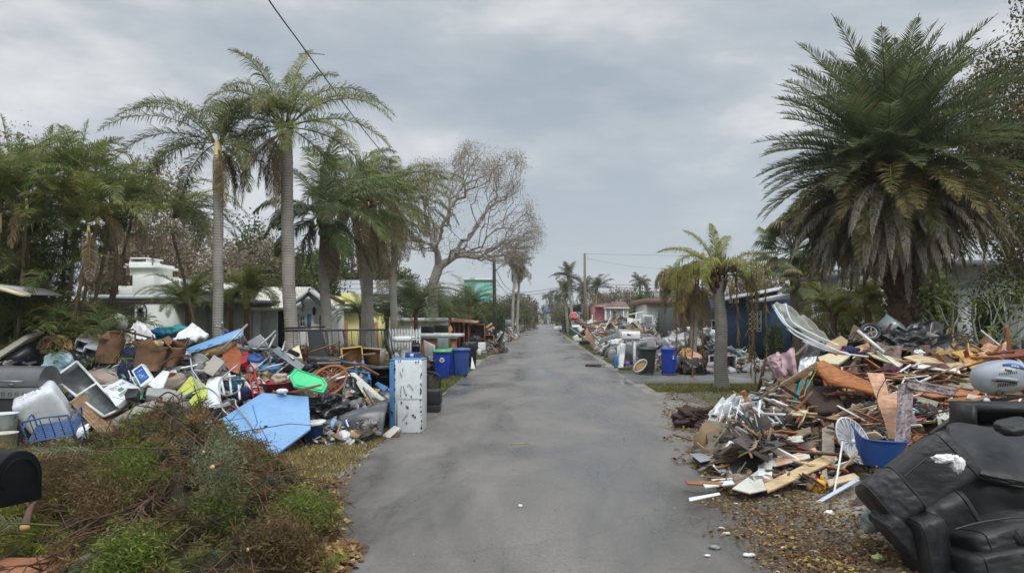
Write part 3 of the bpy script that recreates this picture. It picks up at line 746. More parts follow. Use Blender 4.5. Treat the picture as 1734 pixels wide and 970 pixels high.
# D, E: two palms with hanging brown skirts
D = 24; base = P(620, 700, D); base.z = 0
palm('palm with long yellow-brown fronds hanging straight down round its trunk', base, P(625, 352, D), .21, .16,
     [(150, 70, 2.6, 80), (120, 60, 2.5, 110), (90, 78, 2.7, 60), (60, 66, 2.8, 90), (20, 60, 3.0, 100), (0, 46, 3.1, 105), (-15, 32, 3.0, 100), (15, 20, 2.9, 90), (-30, 5, 2.6, 80), (170, 40, 2.2, 120), (190, 20, 2.1, 110), (200, -10, 2.0, 60), (-60, 40, 2.2, 130), (-100, 20, 2.2, 110), (-130, 0, 2.0, 80), (230, -30, 2.2, 50), (-45, -30, 2.6, 45), (40, -15, 2.6, 60)],
     leaf=.6, w=.042, hang=.5, seed=13, dead=18, dlen=2.9, deadcol=(.16, .125, .05), nleaf=50, lk=1.1)
D = 28; base = P(665, 700, D); base.z = 0
palm('slim grey palm behind the skirted one, its crown drooping to the right', base, P(668, 345, D), .15, .12,
     [(140, 66, 3.0, 90), (100, 75, 3.0, 60), (60, 70, 3.2, 80), (20, 58, 3.4, 95), (0, 45, 3.4, 90), (-20, 30, 3.1, 100), (10, 15, 3.0, 90), (-60, 40, 2.4, 120), (180, 40, 2.4, 120), (200, 10, 2.2, 90), (-120, 20, 2.3, 110), (240, -10, 2.2, 60), (-10, -20, 2.6, 50), (60, 0, 2.6, 80)],
     leaf=.6, w=.042, hang=.6, seed=17, dead=12, dlen=2.8, nleaf=48)
# extra palm crowns filling the clump behind C-D
for k, (px, py, D, L, lab) in enumerate(((592, 310, 27, 2.7, 'feathery palm crown rising behind the coconut palm'),)):
    base = P(px + 48, 700, D); base.z = 0; rg2 = random.Random(40 + k)
    palm(lab, base, P(px, py, D), .15, .12, ring(rg2, 17, L, (0, 75), (70, 120)), leaf=.6, w=.045, hang=.55, seed=50 + k, dead=9, dlen=2.4, nleaf=42, col=(.055, .082, .03))

# giant date palm on the right
D = 15.5; base = P(1535, 720, D); base.z = 0; hub = P(1503, 318, D); rg2 = np.random.default_rng(21)
t = thing('palm_tree', 'giant date palm with a huge round crown and a skirt of grey dead fronds', 'palm tree', base)
b = B(); trunk(b, [base - V3((0, 0, .1)), P(1527, 500, D), hub], .30, .27, rings=.06, depth=.02, base_flare=1.1)
for k in range(380):
    h = rg2.uniform(0, 1); a = rg2.uniform(0, 2 * PI); q = base.lerp(P(1527, 500, D), h * 2) if h < .5 else P(1527, 500, D).lerp(hub, h * 2 - 1)
    u = V3((math.cos(a), math.sin(a), 0)); b.bar(q + u * .25, q + u * rg2.uniform(.33, .42) + V3((0, 0, .14)), .09, .05)
b.obj('trunk', mat('date_palm_bark', S(88, 66, 52), .95, var=.4, bump=.7, dirt=.3), t)
b = B()
n = 250
for k in range(n):
    u = (k + .5) / n; el = 84 - 102 * u ** .8 + rg2.normal(0, 4); az = k * 137.508 + rg2.uniform(-8, 8)
    L = (3.5 - .75 * u) * rg2.uniform(.8, 1.06)
    c = (.088, .115, .06) if u < .6 else ((.10, .105, .035) if u < .83 else (.08, .088, .032))
    frond(b, rg2, hub + V3((0, 0, .35 * (1 - u))), R(az), R(el), L, R(34 + 56 * u), n=50, leaf=.46, w=.036, hang=.1 + .15 * u, fold=.45, cg=c, cb=(.15, .11, .065), brown=.02 if u < .6 else .25, plum=.22, rad=.026, bare=.1)
b.obj('crown', leafm, t)
b = B()
for k in range(210):
    az = k * 137.508 + 40; u = k / 210; L = 3.1 * rg2.uniform(.65, 1.08)
    frond(b, rg2, hub + V3((0, 0, -.1 - .25 * u)), R(az), R(8 - 52 * u + rg2.normal(0, 6)), L * (1 - .3 * u), R(82 - 30 * u), n=60, leaf=.25, w=.026, hang=.75, fold=-.2, cg=(.15, .135, .13), cb=(.20, .18, .17), brown=.4, plum=.4, rad=.03, bare=.12)
b.obj('dead_fronds', leafm, t)

# drooping queen palm on the grass strip at right
D = 21.8; base = G(1224, 657); top = P(1216, 470, base.y)
palm('small palm on the grass strip whose seed-brown fronds hang limp', base, top, .215, .17,
     [(172, 55, 2.15, 85), (150, 78, 1.9, 60), (95, 84, 1.9, 40), (60, 76, 1.9, 70), (12, 52, 2.1, 90), (-8, 38, 2.0, 115), (200, 60, 2.1, 160), (188, 40, 2.0, 160), (170, 25, 1.9, 150), (215, 45, 2.0, 170), (240, 50, 1.9, 165), (150, 40, 2.0, 160), (0, 20, 1.8, 150), (-30, 40, 1.8, 165), (-20, 0, 1.8, 120), (30, 30, 2.0, 150), (-60, 55, 1.6, 165), (195, 10, 2.2, 120)],
     leaf=.42, w=.034, hang=.6, col=(.17, .20, .05), cb=(.24, .16, .06), seed=31, brown=.16, nleaf=52, bark=ringm('palm_bark_grey', (150, 145, 138), (100, 92, 84)), boot=.5, plum=.3)
b = B(); rgx = np.random.default_rng(77)
tq = [o for o in bpy.data.objects if o.get('label', '').startswith('small palm on the grass')][0]
for (px, py, y2) in ((1272, 470, 650), (1282, 480, 640), (1263, 470, 605), (1190, 480, 615), (1158, 480, 625), (1147, 500, 600), (1178, 500, 640), (1295, 470, 600), (1246, 470, 590)):
    a_ = P(1216, 470, base.y); q = P(px, py - 30, base.y - rgx.uniform(-.7, .7)); e_ = P(px + rgx.uniform(-6, 6), y2, base.y)
    e_.y = q.y; pts = [a_, a_.lerp(q, .6) + V3((0, 0, .25)), q, q.lerp(e_, .5), e_]
    b.tube(pts, .012, 4, col=(.14, .10, .04))
    for j in range(90):
        u = rgx.uniform(.05, 1); c_ = q.lerp(e_, u); v = V3((rgx.normal(0, .10), rgx.normal(0, .10), -rgx.uniform(.12, .4)))
        s_ = V3((.011, 0, 0)); b.add([c_ - s_, c_ + s_, c_ + v], [(0, 1, 2)], tuple(np.array((.21, .125, .055)) * rgx.uniform(.6, 1.4)) if rgx.random() < .75 else (.10, .12, .03))
b.obj('hanging_fronds', leafm, tq)
D = 29; base = P(1172, 700, D); base.z = 0
palm('second limp palm left of the first, behind the blue cart', base, P(1176, 480, D), .17, .14,
     [(a, e_, 2.2, 165) for a, e_ in ((180, 50), (200, 40), (160, 55), (220, 50), (250, 45), (280, 50), (140, 40), (190, 20), (0, 50), (-20, 30), (-60, 45), (90, 60), (120, 50), (175, 5), (235, 10))],
     leaf=.6, w=.045, hang=.75, col=(.15, .165, .045), cb=(.22, .14, .06), seed=33, brown=.3, nleaf=56, plum=.35, dead=14, dlen=2.2, deadcol=(.17, .11, .05), fold=.1)

# ---------------------------------------------------------------- areca clump at far left, several stems each a palm
stemm = mat('areca_stem', S(100, 88, 62), .6, var=.4, dirt=.5, dirtcol=S(84, 54, 40))
rg3 = random.Random(9)
for k, (px, py, bx, D, lab) in enumerate(((20, 250, 30, 15.5, 'leftmost stem'), (75, 215, 70, 16.5, 'stem with the bright young shoot'), (132, 212, 100, 15.5, 'tall stem with the upright spear leaf'), (112, 300, 95, 16.2, 'middle stem'),
        (165, 300, 105, 14.8, 'stem leaning right over the pile'), (188, 335, 118, 15.6, 'stem leaning hard towards the chimney'), (222, 330, 150, 17.5, 'stem arching over the roof'), (45, 320, 20, 14.6, 'short dark stem'), (292, 350, 362, 19.5, 'stem with brown weeping fronds, nearest the tiled roof'), (150, 400, 90, 14.6, 'low stem'), (0, 380, -20, 14.4, 'stem at the edge'), (200, 430, 150, 16.8, 'low bushy stem'), (60, 420, 40, 15.8, 'low shaded stem'))):
    base = P(bx, 700, D); base.z = 0; top = P(px, py + (118 if py < 230 else 75 if py < 320 else 45 if py < 360 else 10), D)
    if k == 8: fr = ring(rg3, 20, 2.3, (10, 70), (90, 150), (-60, 90)) + ring(rg3, 6, 1.8, (20, 70), (90, 130))
    else: fr = ring(rg3, 11, 1.75, (30, 85), (60, 130)) + [(rg3.uniform(0, 360), 86, 1.3, 10)]
    palm('areca palm in the dense left clump, ' + lab, base, top, .042, .036, fr, leaf=.36, w=.026, hang=.4, col=(.10, .145, .04) if k % 3 else (.145, .175, .05), seed=60 + k, bark=stemm, shaft=.35, nleaf=40, group='areca palms in the dense clump at the left', dead=2, dlen=1.2, plum=.3, brown=.16)
# undergrowth of arching fronds at the clump's foot
b = B(); rgn = np.random.default_rng(5)
for k in range(560):
    px = rgn.uniform(-60, 215); D = rgn.uniform(14.2, 18); z = rgn.uniform(.1, 4.4) * (1 if px < 120 else .42)
    q = V3(((px - VX) / F * D, D, z))
    frond(b, rgn, q, rgn.uniform(0, 2 * PI), R(rgn.uniform(10, 75)), rgn.uniform(.9, 1.6), R(rgn.uniform(60, 120)), n=24, leaf=.36, w=.032, cg=(.07, .105, .03), hang=.4, brown=.12, plum=.3, rad=.008)
b.obj('undergrowth', leafm, kind='stuff', label='dark tangle of low palm fronds under the left clump', cat='undergrowth')

# ---------------------------------------------------------------- dwarf date palms in front gardens
def dwarf(label, px, py, D, h, n, L, seed, trunk_r=.09, col=(.09, .12, .035), group='dwarf date palms in the front gardens', leaf=.26):
    base = P(px, 700, D); base.z = 0; top = P(px, py, D); rgd = random.Random(seed)
    return palm(label, base, top, trunk_r, trunk_r, ring(rgd, n, L, (15, 80), (70, 120)), leaf=leaf, w=.02, hang=.25, col=col, seed=seed, bark=fibre, boot=.15, nleaf=40, plum=.25, brown=.06, group=group, name='dwarf_palm')
dwarf('dwarf date palm in front of the chimney house, left one', 318, 518, 22, .4, 40, 1.65, 81, col=(.115, .15, .04))
dwarf('dwarf date palm with a blackish trunk right of the yellow crownshaft palm', 418, 502, 22.5, .4, 42, 1.65, 82, col=(.13, .15, .04))
dwarf('dwarf date palm half hidden behind the yellow crownshaft palm', 390, 515, 24, .4, 22, 1.2, 83)
dwarf('big bushy date palm left of the wooden cabinet', 704, 528, 32, .4, 60, 2.5, 84, col=(.075, .11, .04), leaf=.42)
dwarf('date palm before the yellow house', 612, 535, 30, .4, 26, 1.6, 85, col=(.075, .11, .03))
dwarf('date palm right of the skirted palm trunk', 655, 540, 33, .4, 26, 1.7, 86, col=(.06, .09, .03))
dwarf('date palm by the dark utility pole', 795, 520, 44, .4, 40, 2.6, 87, col=(.08, .10, .035), leaf=.45)
dwarf('date palm just left of the brown cabinet row', 762, 535, 42, .4, 34, 2.3, 88, col=(.05, .075, .028), leaf=.4)
dwarf('bushy feathery palm shrub behind the right pile', 1412, 535, 21, .4, 44, 1.3, 89, col=(.13, .135, .03), leaf=.3)
dwarf('yellow-green palm shrub left of the giant date palm trunk', 1470, 520, 19, .4, 26, 1.3, 90, col=(.13, .14, .035), leaf=.34)

# ---------------------------------------------------------------- branching trees
def branch_tree(rg, base, dirs, L0, r0, levels, ratio=.76, spread=.55, up=.12, seg=3, kids_=2, wig=.15, horiz=0.):
    b = B(); tips = []
    def grow(p, d, L, r, lev):
        pts = [p]; q = p.copy(); dd = d.copy()
        for k in range(seg):
            dd = (dd + V3((rg.gauss(0, wig), rg.gauss(0, wig), rg.gauss(0, wig) + up * .3))).normalized()
            q = q + dd * (L / seg); pts.append(q.copy())
        r1 = r * .68
        b.tube(pts, [r + (r1 - r) * i / seg for i in range(seg + 1)], 8 if r > .08 else (5 if r > .02 else 3), cap=False)
        if lev <= 1 : tips.append((q, dd))
        if lev <= 0: return
        kk = kids_ + (1 if rg.random() < .45 else 0)
        ax0 = rg.uniform(0, 2 * PI)
        for k in range(kk):
            ax = dd.orthogonal().normalized(); ax.rotate(Matrix.Rotation(ax0 + k * 2 * PI / kk + rg.uniform(-.4, .4), 3, dd))
            nd = (dd + ax * rg.uniform(spread * .6, spread * 1.4)).normalized()
            if horiz: nd.z *= (1 - horiz)
            nd.z += up; nd.normalize()
            grow(q, nd, L * ratio * rg.uniform(.8, 1.15), r1 * (.85 if kk == 2 else .74), lev - 1)
        if lev > 1 and rg.random() < .6:
            ax = dd.orthogonal().normalized(); ax.rotate(Matrix.Rotation(rg.uniform(0, 6.28), 3, dd))
            grow(pts[seg // 2 + 1], (dd * .4 + ax).normalized(), L * ratio * .6, r1 * .5, max(0, lev - 2))
    for d, f in dirs: grow(V3(base), V3(d).normalized(), L0 * f, r0 * f, levels)
    return b, tips
def leaves(b, rg, tips, per, rad, size, cols, long=1.6, down=0.):
    if size > .12: size *= .55; per = int(per * 2.2)
    T = np.array([tuple(t[0]) for t in tips]); n = len(T) * per
    c = np.repeat(T, per, 0) + rg.normal(0, rad, (n, 3))
    a = rg.normal(0, 1, (n, 3)); a[:, 2] -= down; a /= np.linalg.norm(a, axis=1)[:, None]
    k = rg.normal(0, 1, (n, 3)); k = np.cross(a, k); k /= np.linalg.norm(k, axis=1)[:, None] + 1e-9
    s = size * rg.uniform(.6, 1.3, (n, 1))
    V = np.stack([c, c + a * s * long * .5 + k * s * .5, c + a * s * long, c + a * s * long * .5 - k * s * .5], 1).reshape(-1, 3)
    col = np.array(cols)[rg.integers(0, len(cols), n)] * np.repeat(rg.uniform(.7, 1.3, (len(T), 1)), per, 0) * rg.uniform(.75, 1.25, (n, 1))
    b.add(V, np.arange(4 * n).reshape(-1, 4), col)
# big half-bare tree
rg4 = random.Random(12); base = P(738, 700, 52); base.z = 0
t = thing('bare_tree', 'large spreading tree stripped nearly bare, grey limbs against the sky', 'tree', base)
def crown_tree(rg, root, trunk_pts, pts, tip_r=.0078, pw=.46, cost=.45):
    """branches grown to reach every point of the crown; thickness follows how many twigs a limb carries"""
    nod = [np.array(p, float) for p in trunk_pts]; par = [-1] + list(range(len(nod) - 1)); pl = [0.]
    for a, c in zip(nod, nod[1:]): pl.append(pl[-1] + np.linalg.norm(c - a) * .2)
    pts = sorted(pts, key=lambda p: np.linalg.norm(np.array(p) - nod[-1]))
    M_ = np.array(nod)
    for p in pts:
        p = np.array(p, float); q = int(np.argmin(np.linalg.norm(M_ - p, axis=1) + cost * np.array(pl)))
        mid = (M_[q] + p) / 2 + rg.normal(0, .07, 3) * np.linalg.norm(M_[q] - p) + np.array([0, 0, .05]) * np.linalg.norm(M_[q] - p)
        L = np.linalg.norm(p - M_[q]); n0 = len(nod)
        nod += [mid, p]; par += [q, n0]; pl += [pl[q] + L / 2, pl[q] + L]; M_ = np.array(nod)
    cnt = np.ones(len(nod)); has = np.zeros(len(nod), bool)
    for i_ in range(len(nod) - 1, 0, -1): cnt[par[i_]] += cnt[i_]; has[par[i_]] = True
    r = tip_r * cnt ** pw; b = B()
    for i_ in range(1, len(nod)):
        rr0 = min(r[par[i_]], r[i_] * 1.5); b.tube([V3(nod[par[i_]]), V3(nod[i_])], [rr0, r[i_]], 7 if r[i_] > .08 else 4, cap=False)
    return b, [(V3(nod[i_]), None) for i_ in range(len(nod)) if not has[i_]]
rg_c = np.random.default_rng(6); cp = []
while len(cp) < 2100:
    px, py, yy = rg_c.uniform(640, 932), rg_c.uniform(244, 470), 52 + rg_c.normal(0, 2.6)
    u, v = (px - 785) / 142, (py - 372) / 128
    e = u * u + v * v
    if e > .86 + .55 * noise.noise(V3((px * .017, py * .017, 8))) or py > 440 + (px - 800) * .15 or e < rg_c.random() * .5: continue
    if noise.noise(V3((px * .03, py * .036, yy * .12))) < rg_c.uniform(-.34, .06): continue
    cp.append(P(px, py, yy))
br, tips = crown_tree(rg_c, base, [base, P(735, 560, 52), P(733, 505, 52), P(733, 482, 52)], cp)
def fit(br, tips, base, x0, x1, ztop, D):
    V = np.concatenate(br.V); mn, mx = V.min(0), V.max(0); bx = base.x
    X0, X1 = P(x0, 0, D).x, P(x1, 0, D).x; kl, kr = (X0 - bx) / (mn[0] - bx), (X1 - bx) / (mx[0] - bx); kz = P(0, ztop, D).z / mx[2]; ky = (abs(kl) + abs(kr)) / 2
    def f(a):
        a = np.array(a, float); a[..., 0] = bx + (a[..., 0] - bx) * np.where(a[..., 0] < bx, kl, kr); a[..., 1] = base.y + (a[..., 1] - base.y) * ky; a[..., 2] *= kz; return a
    for arr in br.V: arr[:] = f(arr)
    return [(V3(f(tuple(q))), d) for q, d in tips]
br.obj('trunk', mat('pale_bark', S(146, 136, 128), .9, var=.25, bump=.3), t)
b = B(); leaves(b, np.random.default_rng(3), tips, 20, .26, .05, [(.17, .15, .08), (.16, .12, .09), (.23, .19, .16), (.14, .11, .06)]); leaves(b, np.random.default_rng(4), tips, 9, .2, .02, [(.16, .13, .115), (.20, .17, .15)], long=14)
b.obj('crown', leafm, t)

def broad(label, px, py_top, D, spread_w, cols, seed, per=26, size=.2, bark=None, name='tree', levels=5, group=None, rad=.42, lean=0, trunk_r=.2, nm='crown', h_override=None):
    h = (P(px, py_top, D).z if h_override is None else h_override); base = P(px, 700, D); base.z = 0
    rgb_ = random.Random(seed); t = thing(name, label, 'tree', base, group=group)
    br, tips = branch_tree(rgb_, base, [((lean + .12, 0, 1), 1), ((lean - .35, .2, 1), .85), ((lean + .4, -.2, 1), .85)], h * .26, trunk_r, levels, ratio=.78, spread=.6, up=.1)
    V = np.concatenate(br.V) - np.array(base); T = np.array([tuple(q[0] - base) for q in tips])
    fz = h / max(T[:, 2].max(), .1); fx = (spread_w / F * D) / max(np.ptp(T[:, 0]), .1)
    for arr in br.V: arr[:] = (arr - np.array(base)) * np.array([fx, fx, fz]) + np.array(base)
    tips2 = [(V3((q[0] - base).to_tuple()) * 1, q[1]) for q in tips]
    tips2 = [(V3((p_.x * fx, p_.y * fx, p_.z * fz)) + base, d) for p_, d in tips2]
    br.obj('trunk', bark or barkm, t)
    b = B(); leaves(b, np.random.default_rng(seed), tips2, per, rad, size, cols); b.obj(nm, leafm, t)
    return t
DG = [(.045, .07, .025), (.06, .09, .028), (.04, .06, .025), (.09, .115, .035)]
MG = [(.07, .10, .03), (.09, .12, .035), (.05, .08, .025), (.12, .13, .045)]
GR = [(.24, .20, .17), (.30, .26, .23), (.18, .145, .12), (.14, .11, .08)]
BRN = [(.16, .11, .07), (.11, .08, .05), (.20, .15, .11), (.08, .09, .04)]
broad('dark green spreading tree behind the tiled roof, right of the yellow crownshaft palm', 432, 395, 40, 150, DG, 101, per=34, size=.2, trunk_r=.2)
broad('grey-leaved dead tree standing behind the chimney house', 398, 410, 36, 110, GR, 102, per=26, size=.16)
broad('olive tree behind the gable of the tiled house', 465, 455, 38, 110, [(.07, .08, .03), (.10, .10, .045), (.05, .06, .025)], 103, per=30, size=.2)
broad('brown withered tree at the left skyline behind the arecas', 262, 262, 30, 190, GR + BRN, 104, per=9, size=.13, rad=.3)
broad('dark leafless tree above the left clump', 60, 215, 26, 220, BRN, 105, per=7, size=.14, rad=.3)
broad('red-brown withered tree above the chimney', 300, 380, 44, 130, BRN, 114, per=14, size=.16)
broad('dark tree between the tallest palm and the coconut palm', 512, 440, 44, 100, DG, 106, per=30, size=.22)
broad('green tree seen above the grey roof', 645, 455, 62, 100, MG, 107, per=30, size=.3)
broad('dark tree between the two white gable houses', 565, 430, 60, 120, DG, 109, per=30, size=.3)
# magnolia at the right edge
base = P(1800, 700, 17.5); base.z = 0
t = thing('magnolia_tree', 'broad-leaved tree with bronze-backed leaves at the right edge', 'tree', base)
br, tips = branch_tree(random.Random(71), base, [((-.10, 0, 1), 1.05), ((-.42, -.1, 1), .95), ((.3, .2, 1), 1), ((-.2, .4, 1), .9), ((-.35, .2, .75), .7), ((-.1, -.2, .7), .6)], 2.35, .15, 6, ratio=.74, spread=.5, up=.12)
tips = fit(br, tips, base, 1615, 2020, -60, 17.5)
br.obj('trunk', barkm, t)
b = B(); leaves(b, np.random.default_rng(8), tips, 13, .17, .055, [(.06, .075, .028), (.05, .055, .025), (.13, .10, .05), (.08, .10, .035), (.17, .13, .07)], long=2.4); b.obj('crown', leafm, t)
# frangipani with bare grey forking limbs
base = P(1660, 700, 15.5); base.z = 0; rgp = random.Random(8)
t = thing('frangipani', 'frangipani shrub of bare grey forking limbs with leaves only at the tips', 'shrub', base)
br, tips = branch_tree(rgp, base + V3((0, 0, .6)), [((-1, -.3, .7), 1), ((-.45, -.5, 1), 1), ((.1, -.4, 1), 1), ((.5, -.4, .9), 1), ((.9, -.2, .6), .9), ((-.8, -.1, 1), 1), ((-.15, -.5, 1), .8)], .85, .07, 3, ratio=.8, spread=.5, up=.12)
br.tube([base, base + V3((0, 0, .7))], [.13, .1], 8)
br.obj('trunk', mat('frangipani_bark', S(168, 170, 156), .7, var=.2), t)
b = B(); leaves(b, np.random.default_rng(9), tips, 4, .1, .055, [(.10, .15, .04), (.14, .18, .05), (.07, .11, .03)], long=3.0, down=.2); b.obj('crown', leafm, t)
broad('large green bush right of the giant date palm trunk', 1572, 460, 18.5, 60, [(.13, .16, .04), (.09, .12, .03), (.16, .17, .06)], 130, per=16, size=.16, levels=4, rad=.25, trunk_r=.06, name='bush')
# sabal palms (fan leaves) right
def fan_palm(label, px, py, D, r, n, seed, base=None, group=None, dead=4, trunk_r=.2):
    base = P(px + 4, 700, D) if base is None else base; base.z = 0; top = P(px, py, D); rgf = np.random.default_rng(seed)
    t = thing('fan_palm', label, 'palm tree', base, group=group)
    b = B(); trunk(b, [base, top], trunk_r, trunk_r * .9, rings=.12); b.obj('trunk', palmbark2, t)
    b = B()
    for k in range(n):
        az = rgf.uniform(0, 2 * PI); el = R(rgf.uniform(-50, 85)); pl = r * rgf.uniform(.45, .65)
        d = V3((math.cos(az) * math.cos(el), math.sin(az) * math.cos(el), math.sin(el))); c = top + d * pl
        g = np.array((.075, .10, .04)) * rgf.uniform(.7, 1.4) if k % 7 else np.array((.18, .14, .08))
        b.tube([top, top + d * pl * .6 + V3((0, 0, .05)), c], [.025, .02, .012], 4, col=tuple(g), cap=False)
        sd = d.cross(V3((0, 0, 1))).normalized(); n2 = sd.cross(d)
        for j in range(26):
            a = -1.9 + 3.8 * j / 25; dd = (d * math.cos(a) + sd * math.sin(a) + n2 * .15).normalized(); L = r * .55 * (.7 + .3 * math.cos(a))
            m1 = c + dd * L * .6; tip = m1 + (dd * .5 + V3((0, 0, -.75))).normalized() * L * .45
            w = dd.cross(n2).normalized() * .022 * r
            b.add([c, m1 - w, m1 + w, tip], [(0, 1, 2), (1, 3, 2)], tuple(g * rgf.uniform(.8, 1.2)))
    b.obj('crown', leafm, t)
    return t
fan_palm('fan palm half hidden behind the left side of the giant date palm', 1345, 425, 30, 1.9, 46, 5)
fan_palm('small fan palm above the blue house roof', 1362, 470, 24, 1.0, 26, 6)
# pair of thin palms beyond the bare tree, pair by the far pole
for k, (px, py, D, L, lab) in enumerate(((872, 428, 78, 2.2, 'thin palm beyond the bare tree, left one of two'), (880, 452, 80, 2.2, 'thin palm beyond the bare tree, right one of two'), (872, 510, 95, 1.9, 'stubby palm under the two thin palms'))):
    base = P(px - 5, 700, D); base.z = 0
    palm(lab, base, P(px, py, D), .17, .12, ring(random.Random(90 + k), 24, L, (-40, 75), (60, 110)), leaf=.6, w=.07, hang=.5, seed=140 + k, nleaf=22, dead=8, dlen=2.4, col=(.085, .095, .045))
for k, (px, py, D, L, lab) in enumerate(((963, 470, 88, 2.6, 'tallest of the far palms left of the wooden pole'), (955, 492, 94, 1.9, 'pale palm behind the tallest far palm'), (988, 490, 95, 2.4, 'far palm close behind the wooden pole'), (1010, 490, 90, 2.6, 'far palm leaning right of the wooden pole'))):
    base = P(px + (8 if k < 2 else -6), 700, D); base.z = 0
    palm(lab, base, P(px, py, D), .22, .17, ring(random.Random(95 + k), 20, L, (-20, 80), (40, 95)), leaf=.65, w=.09, hang=.35, seed=150 + k, nleaf=20, dead=4, dlen=2.0, col=(.06, .08, .045))
for k, (px, py, D) in enumerate(((1084, 480, 110), (925, 502, 250), (935, 498, 255), (944, 504, 245), (948, 506, 170), (930, 508, 252))):
    base = P(px, 700, D); base.z = 0
    palm(('small fan-topped palm above the bushes right of the far palms', 'leftmost palm at the end of the street', 'tallest palm at the end of the street', 'palm right of the tallest one at the end of the street', 'slim dark palm left of the far palm group', 'squat pale palm at the end of the street')[k], base, P(px, py, D), .2, .18, ring(random.Random(195 + k), 18, 1.9, (-30, 80), (30, 90)), leaf=.8, w=.16, hang=.3, seed=170 + k, nleaf=12, col=(.085, .105, .05))
# low-detail trees and bushes, from a few source trees copied with their parts
srcs = []
for k, cols in enumerate((MG, [(.12, .13, .05), (.09, .10, .04), (.15, .13, .06)], BRN, GR, DG)):
    rgb_ = random.Random(200 + k); base = V3((0, 0, 0))
    br, tips = branch_tree(rgb_, base, [((.1, 0, 1), 1), ((-.5, .2, 1), .85), ((.5, -.2, .9), .85), ((0, -.5, .8), .8), ((-.2, .5, .7), .8)], .26, .035, 4, ratio=.78, spread=.7, up=.06)
    V = np.concatenate(br.V); m1 = V[:, 2].max(); m2 = np.abs(V[:, :2]).max()
    for arr in br.V: arr[:] = arr * np.array([.5 / m2, .5 / m2, 1 / m1])
    tips = [(V3((p_.x * .5 / m2, p_.y * .5 / m2, p_.z / m1)), d) for p_, d in tips]
    b = B(); leaves(b, np.random.default_rng(300 + k), tips, 12 if k != 3 else 8, .055, .038, cols)
    srcs.append((br, b))
COLN = ['green', 'yellow-green', 'brown withered', 'grey leafless', 'dark green']
def mesh_only(b, name, m):
    o = b.obj(name, m, local=True); me = o.data; bpy.data.objects.remove(o); return me
srcm = [(mesh_only(a, 'trunk', barkm), mesh_only(c, 'crown', leafm)) for a, c in srcs]
def far_tree(label, px, py_top, D, wpx, k, group, name='tree', rz=None):
    base = P(px, 700, D); base.z = 0; h = P(px, py_top, D).z; w = wpx / F * D
    t = bpy.data.objects.new(name, None); COL.objects.link(t); t.location = base; t.rotation_euler = (0, 0, rr.uniform(0, 6.28) if rz is None else rz)
    t.scale = (w, w, h); t['label'] = label; t['category'] = 'bush' if name == 'bush' else 'tree'; t['group'] = group
    for me, nm in zip(srcm[k], ('trunk', 'crown')):
        o = bpy.data.objects.new(nm, me); COL.objects.link(o); o.parent = t
    return t
gL, gR = 'trees and bushes behind the left-hand gardens', 'trees and bushes behind the right-hand gardens'
rgt = random.Random(33)
FT = []
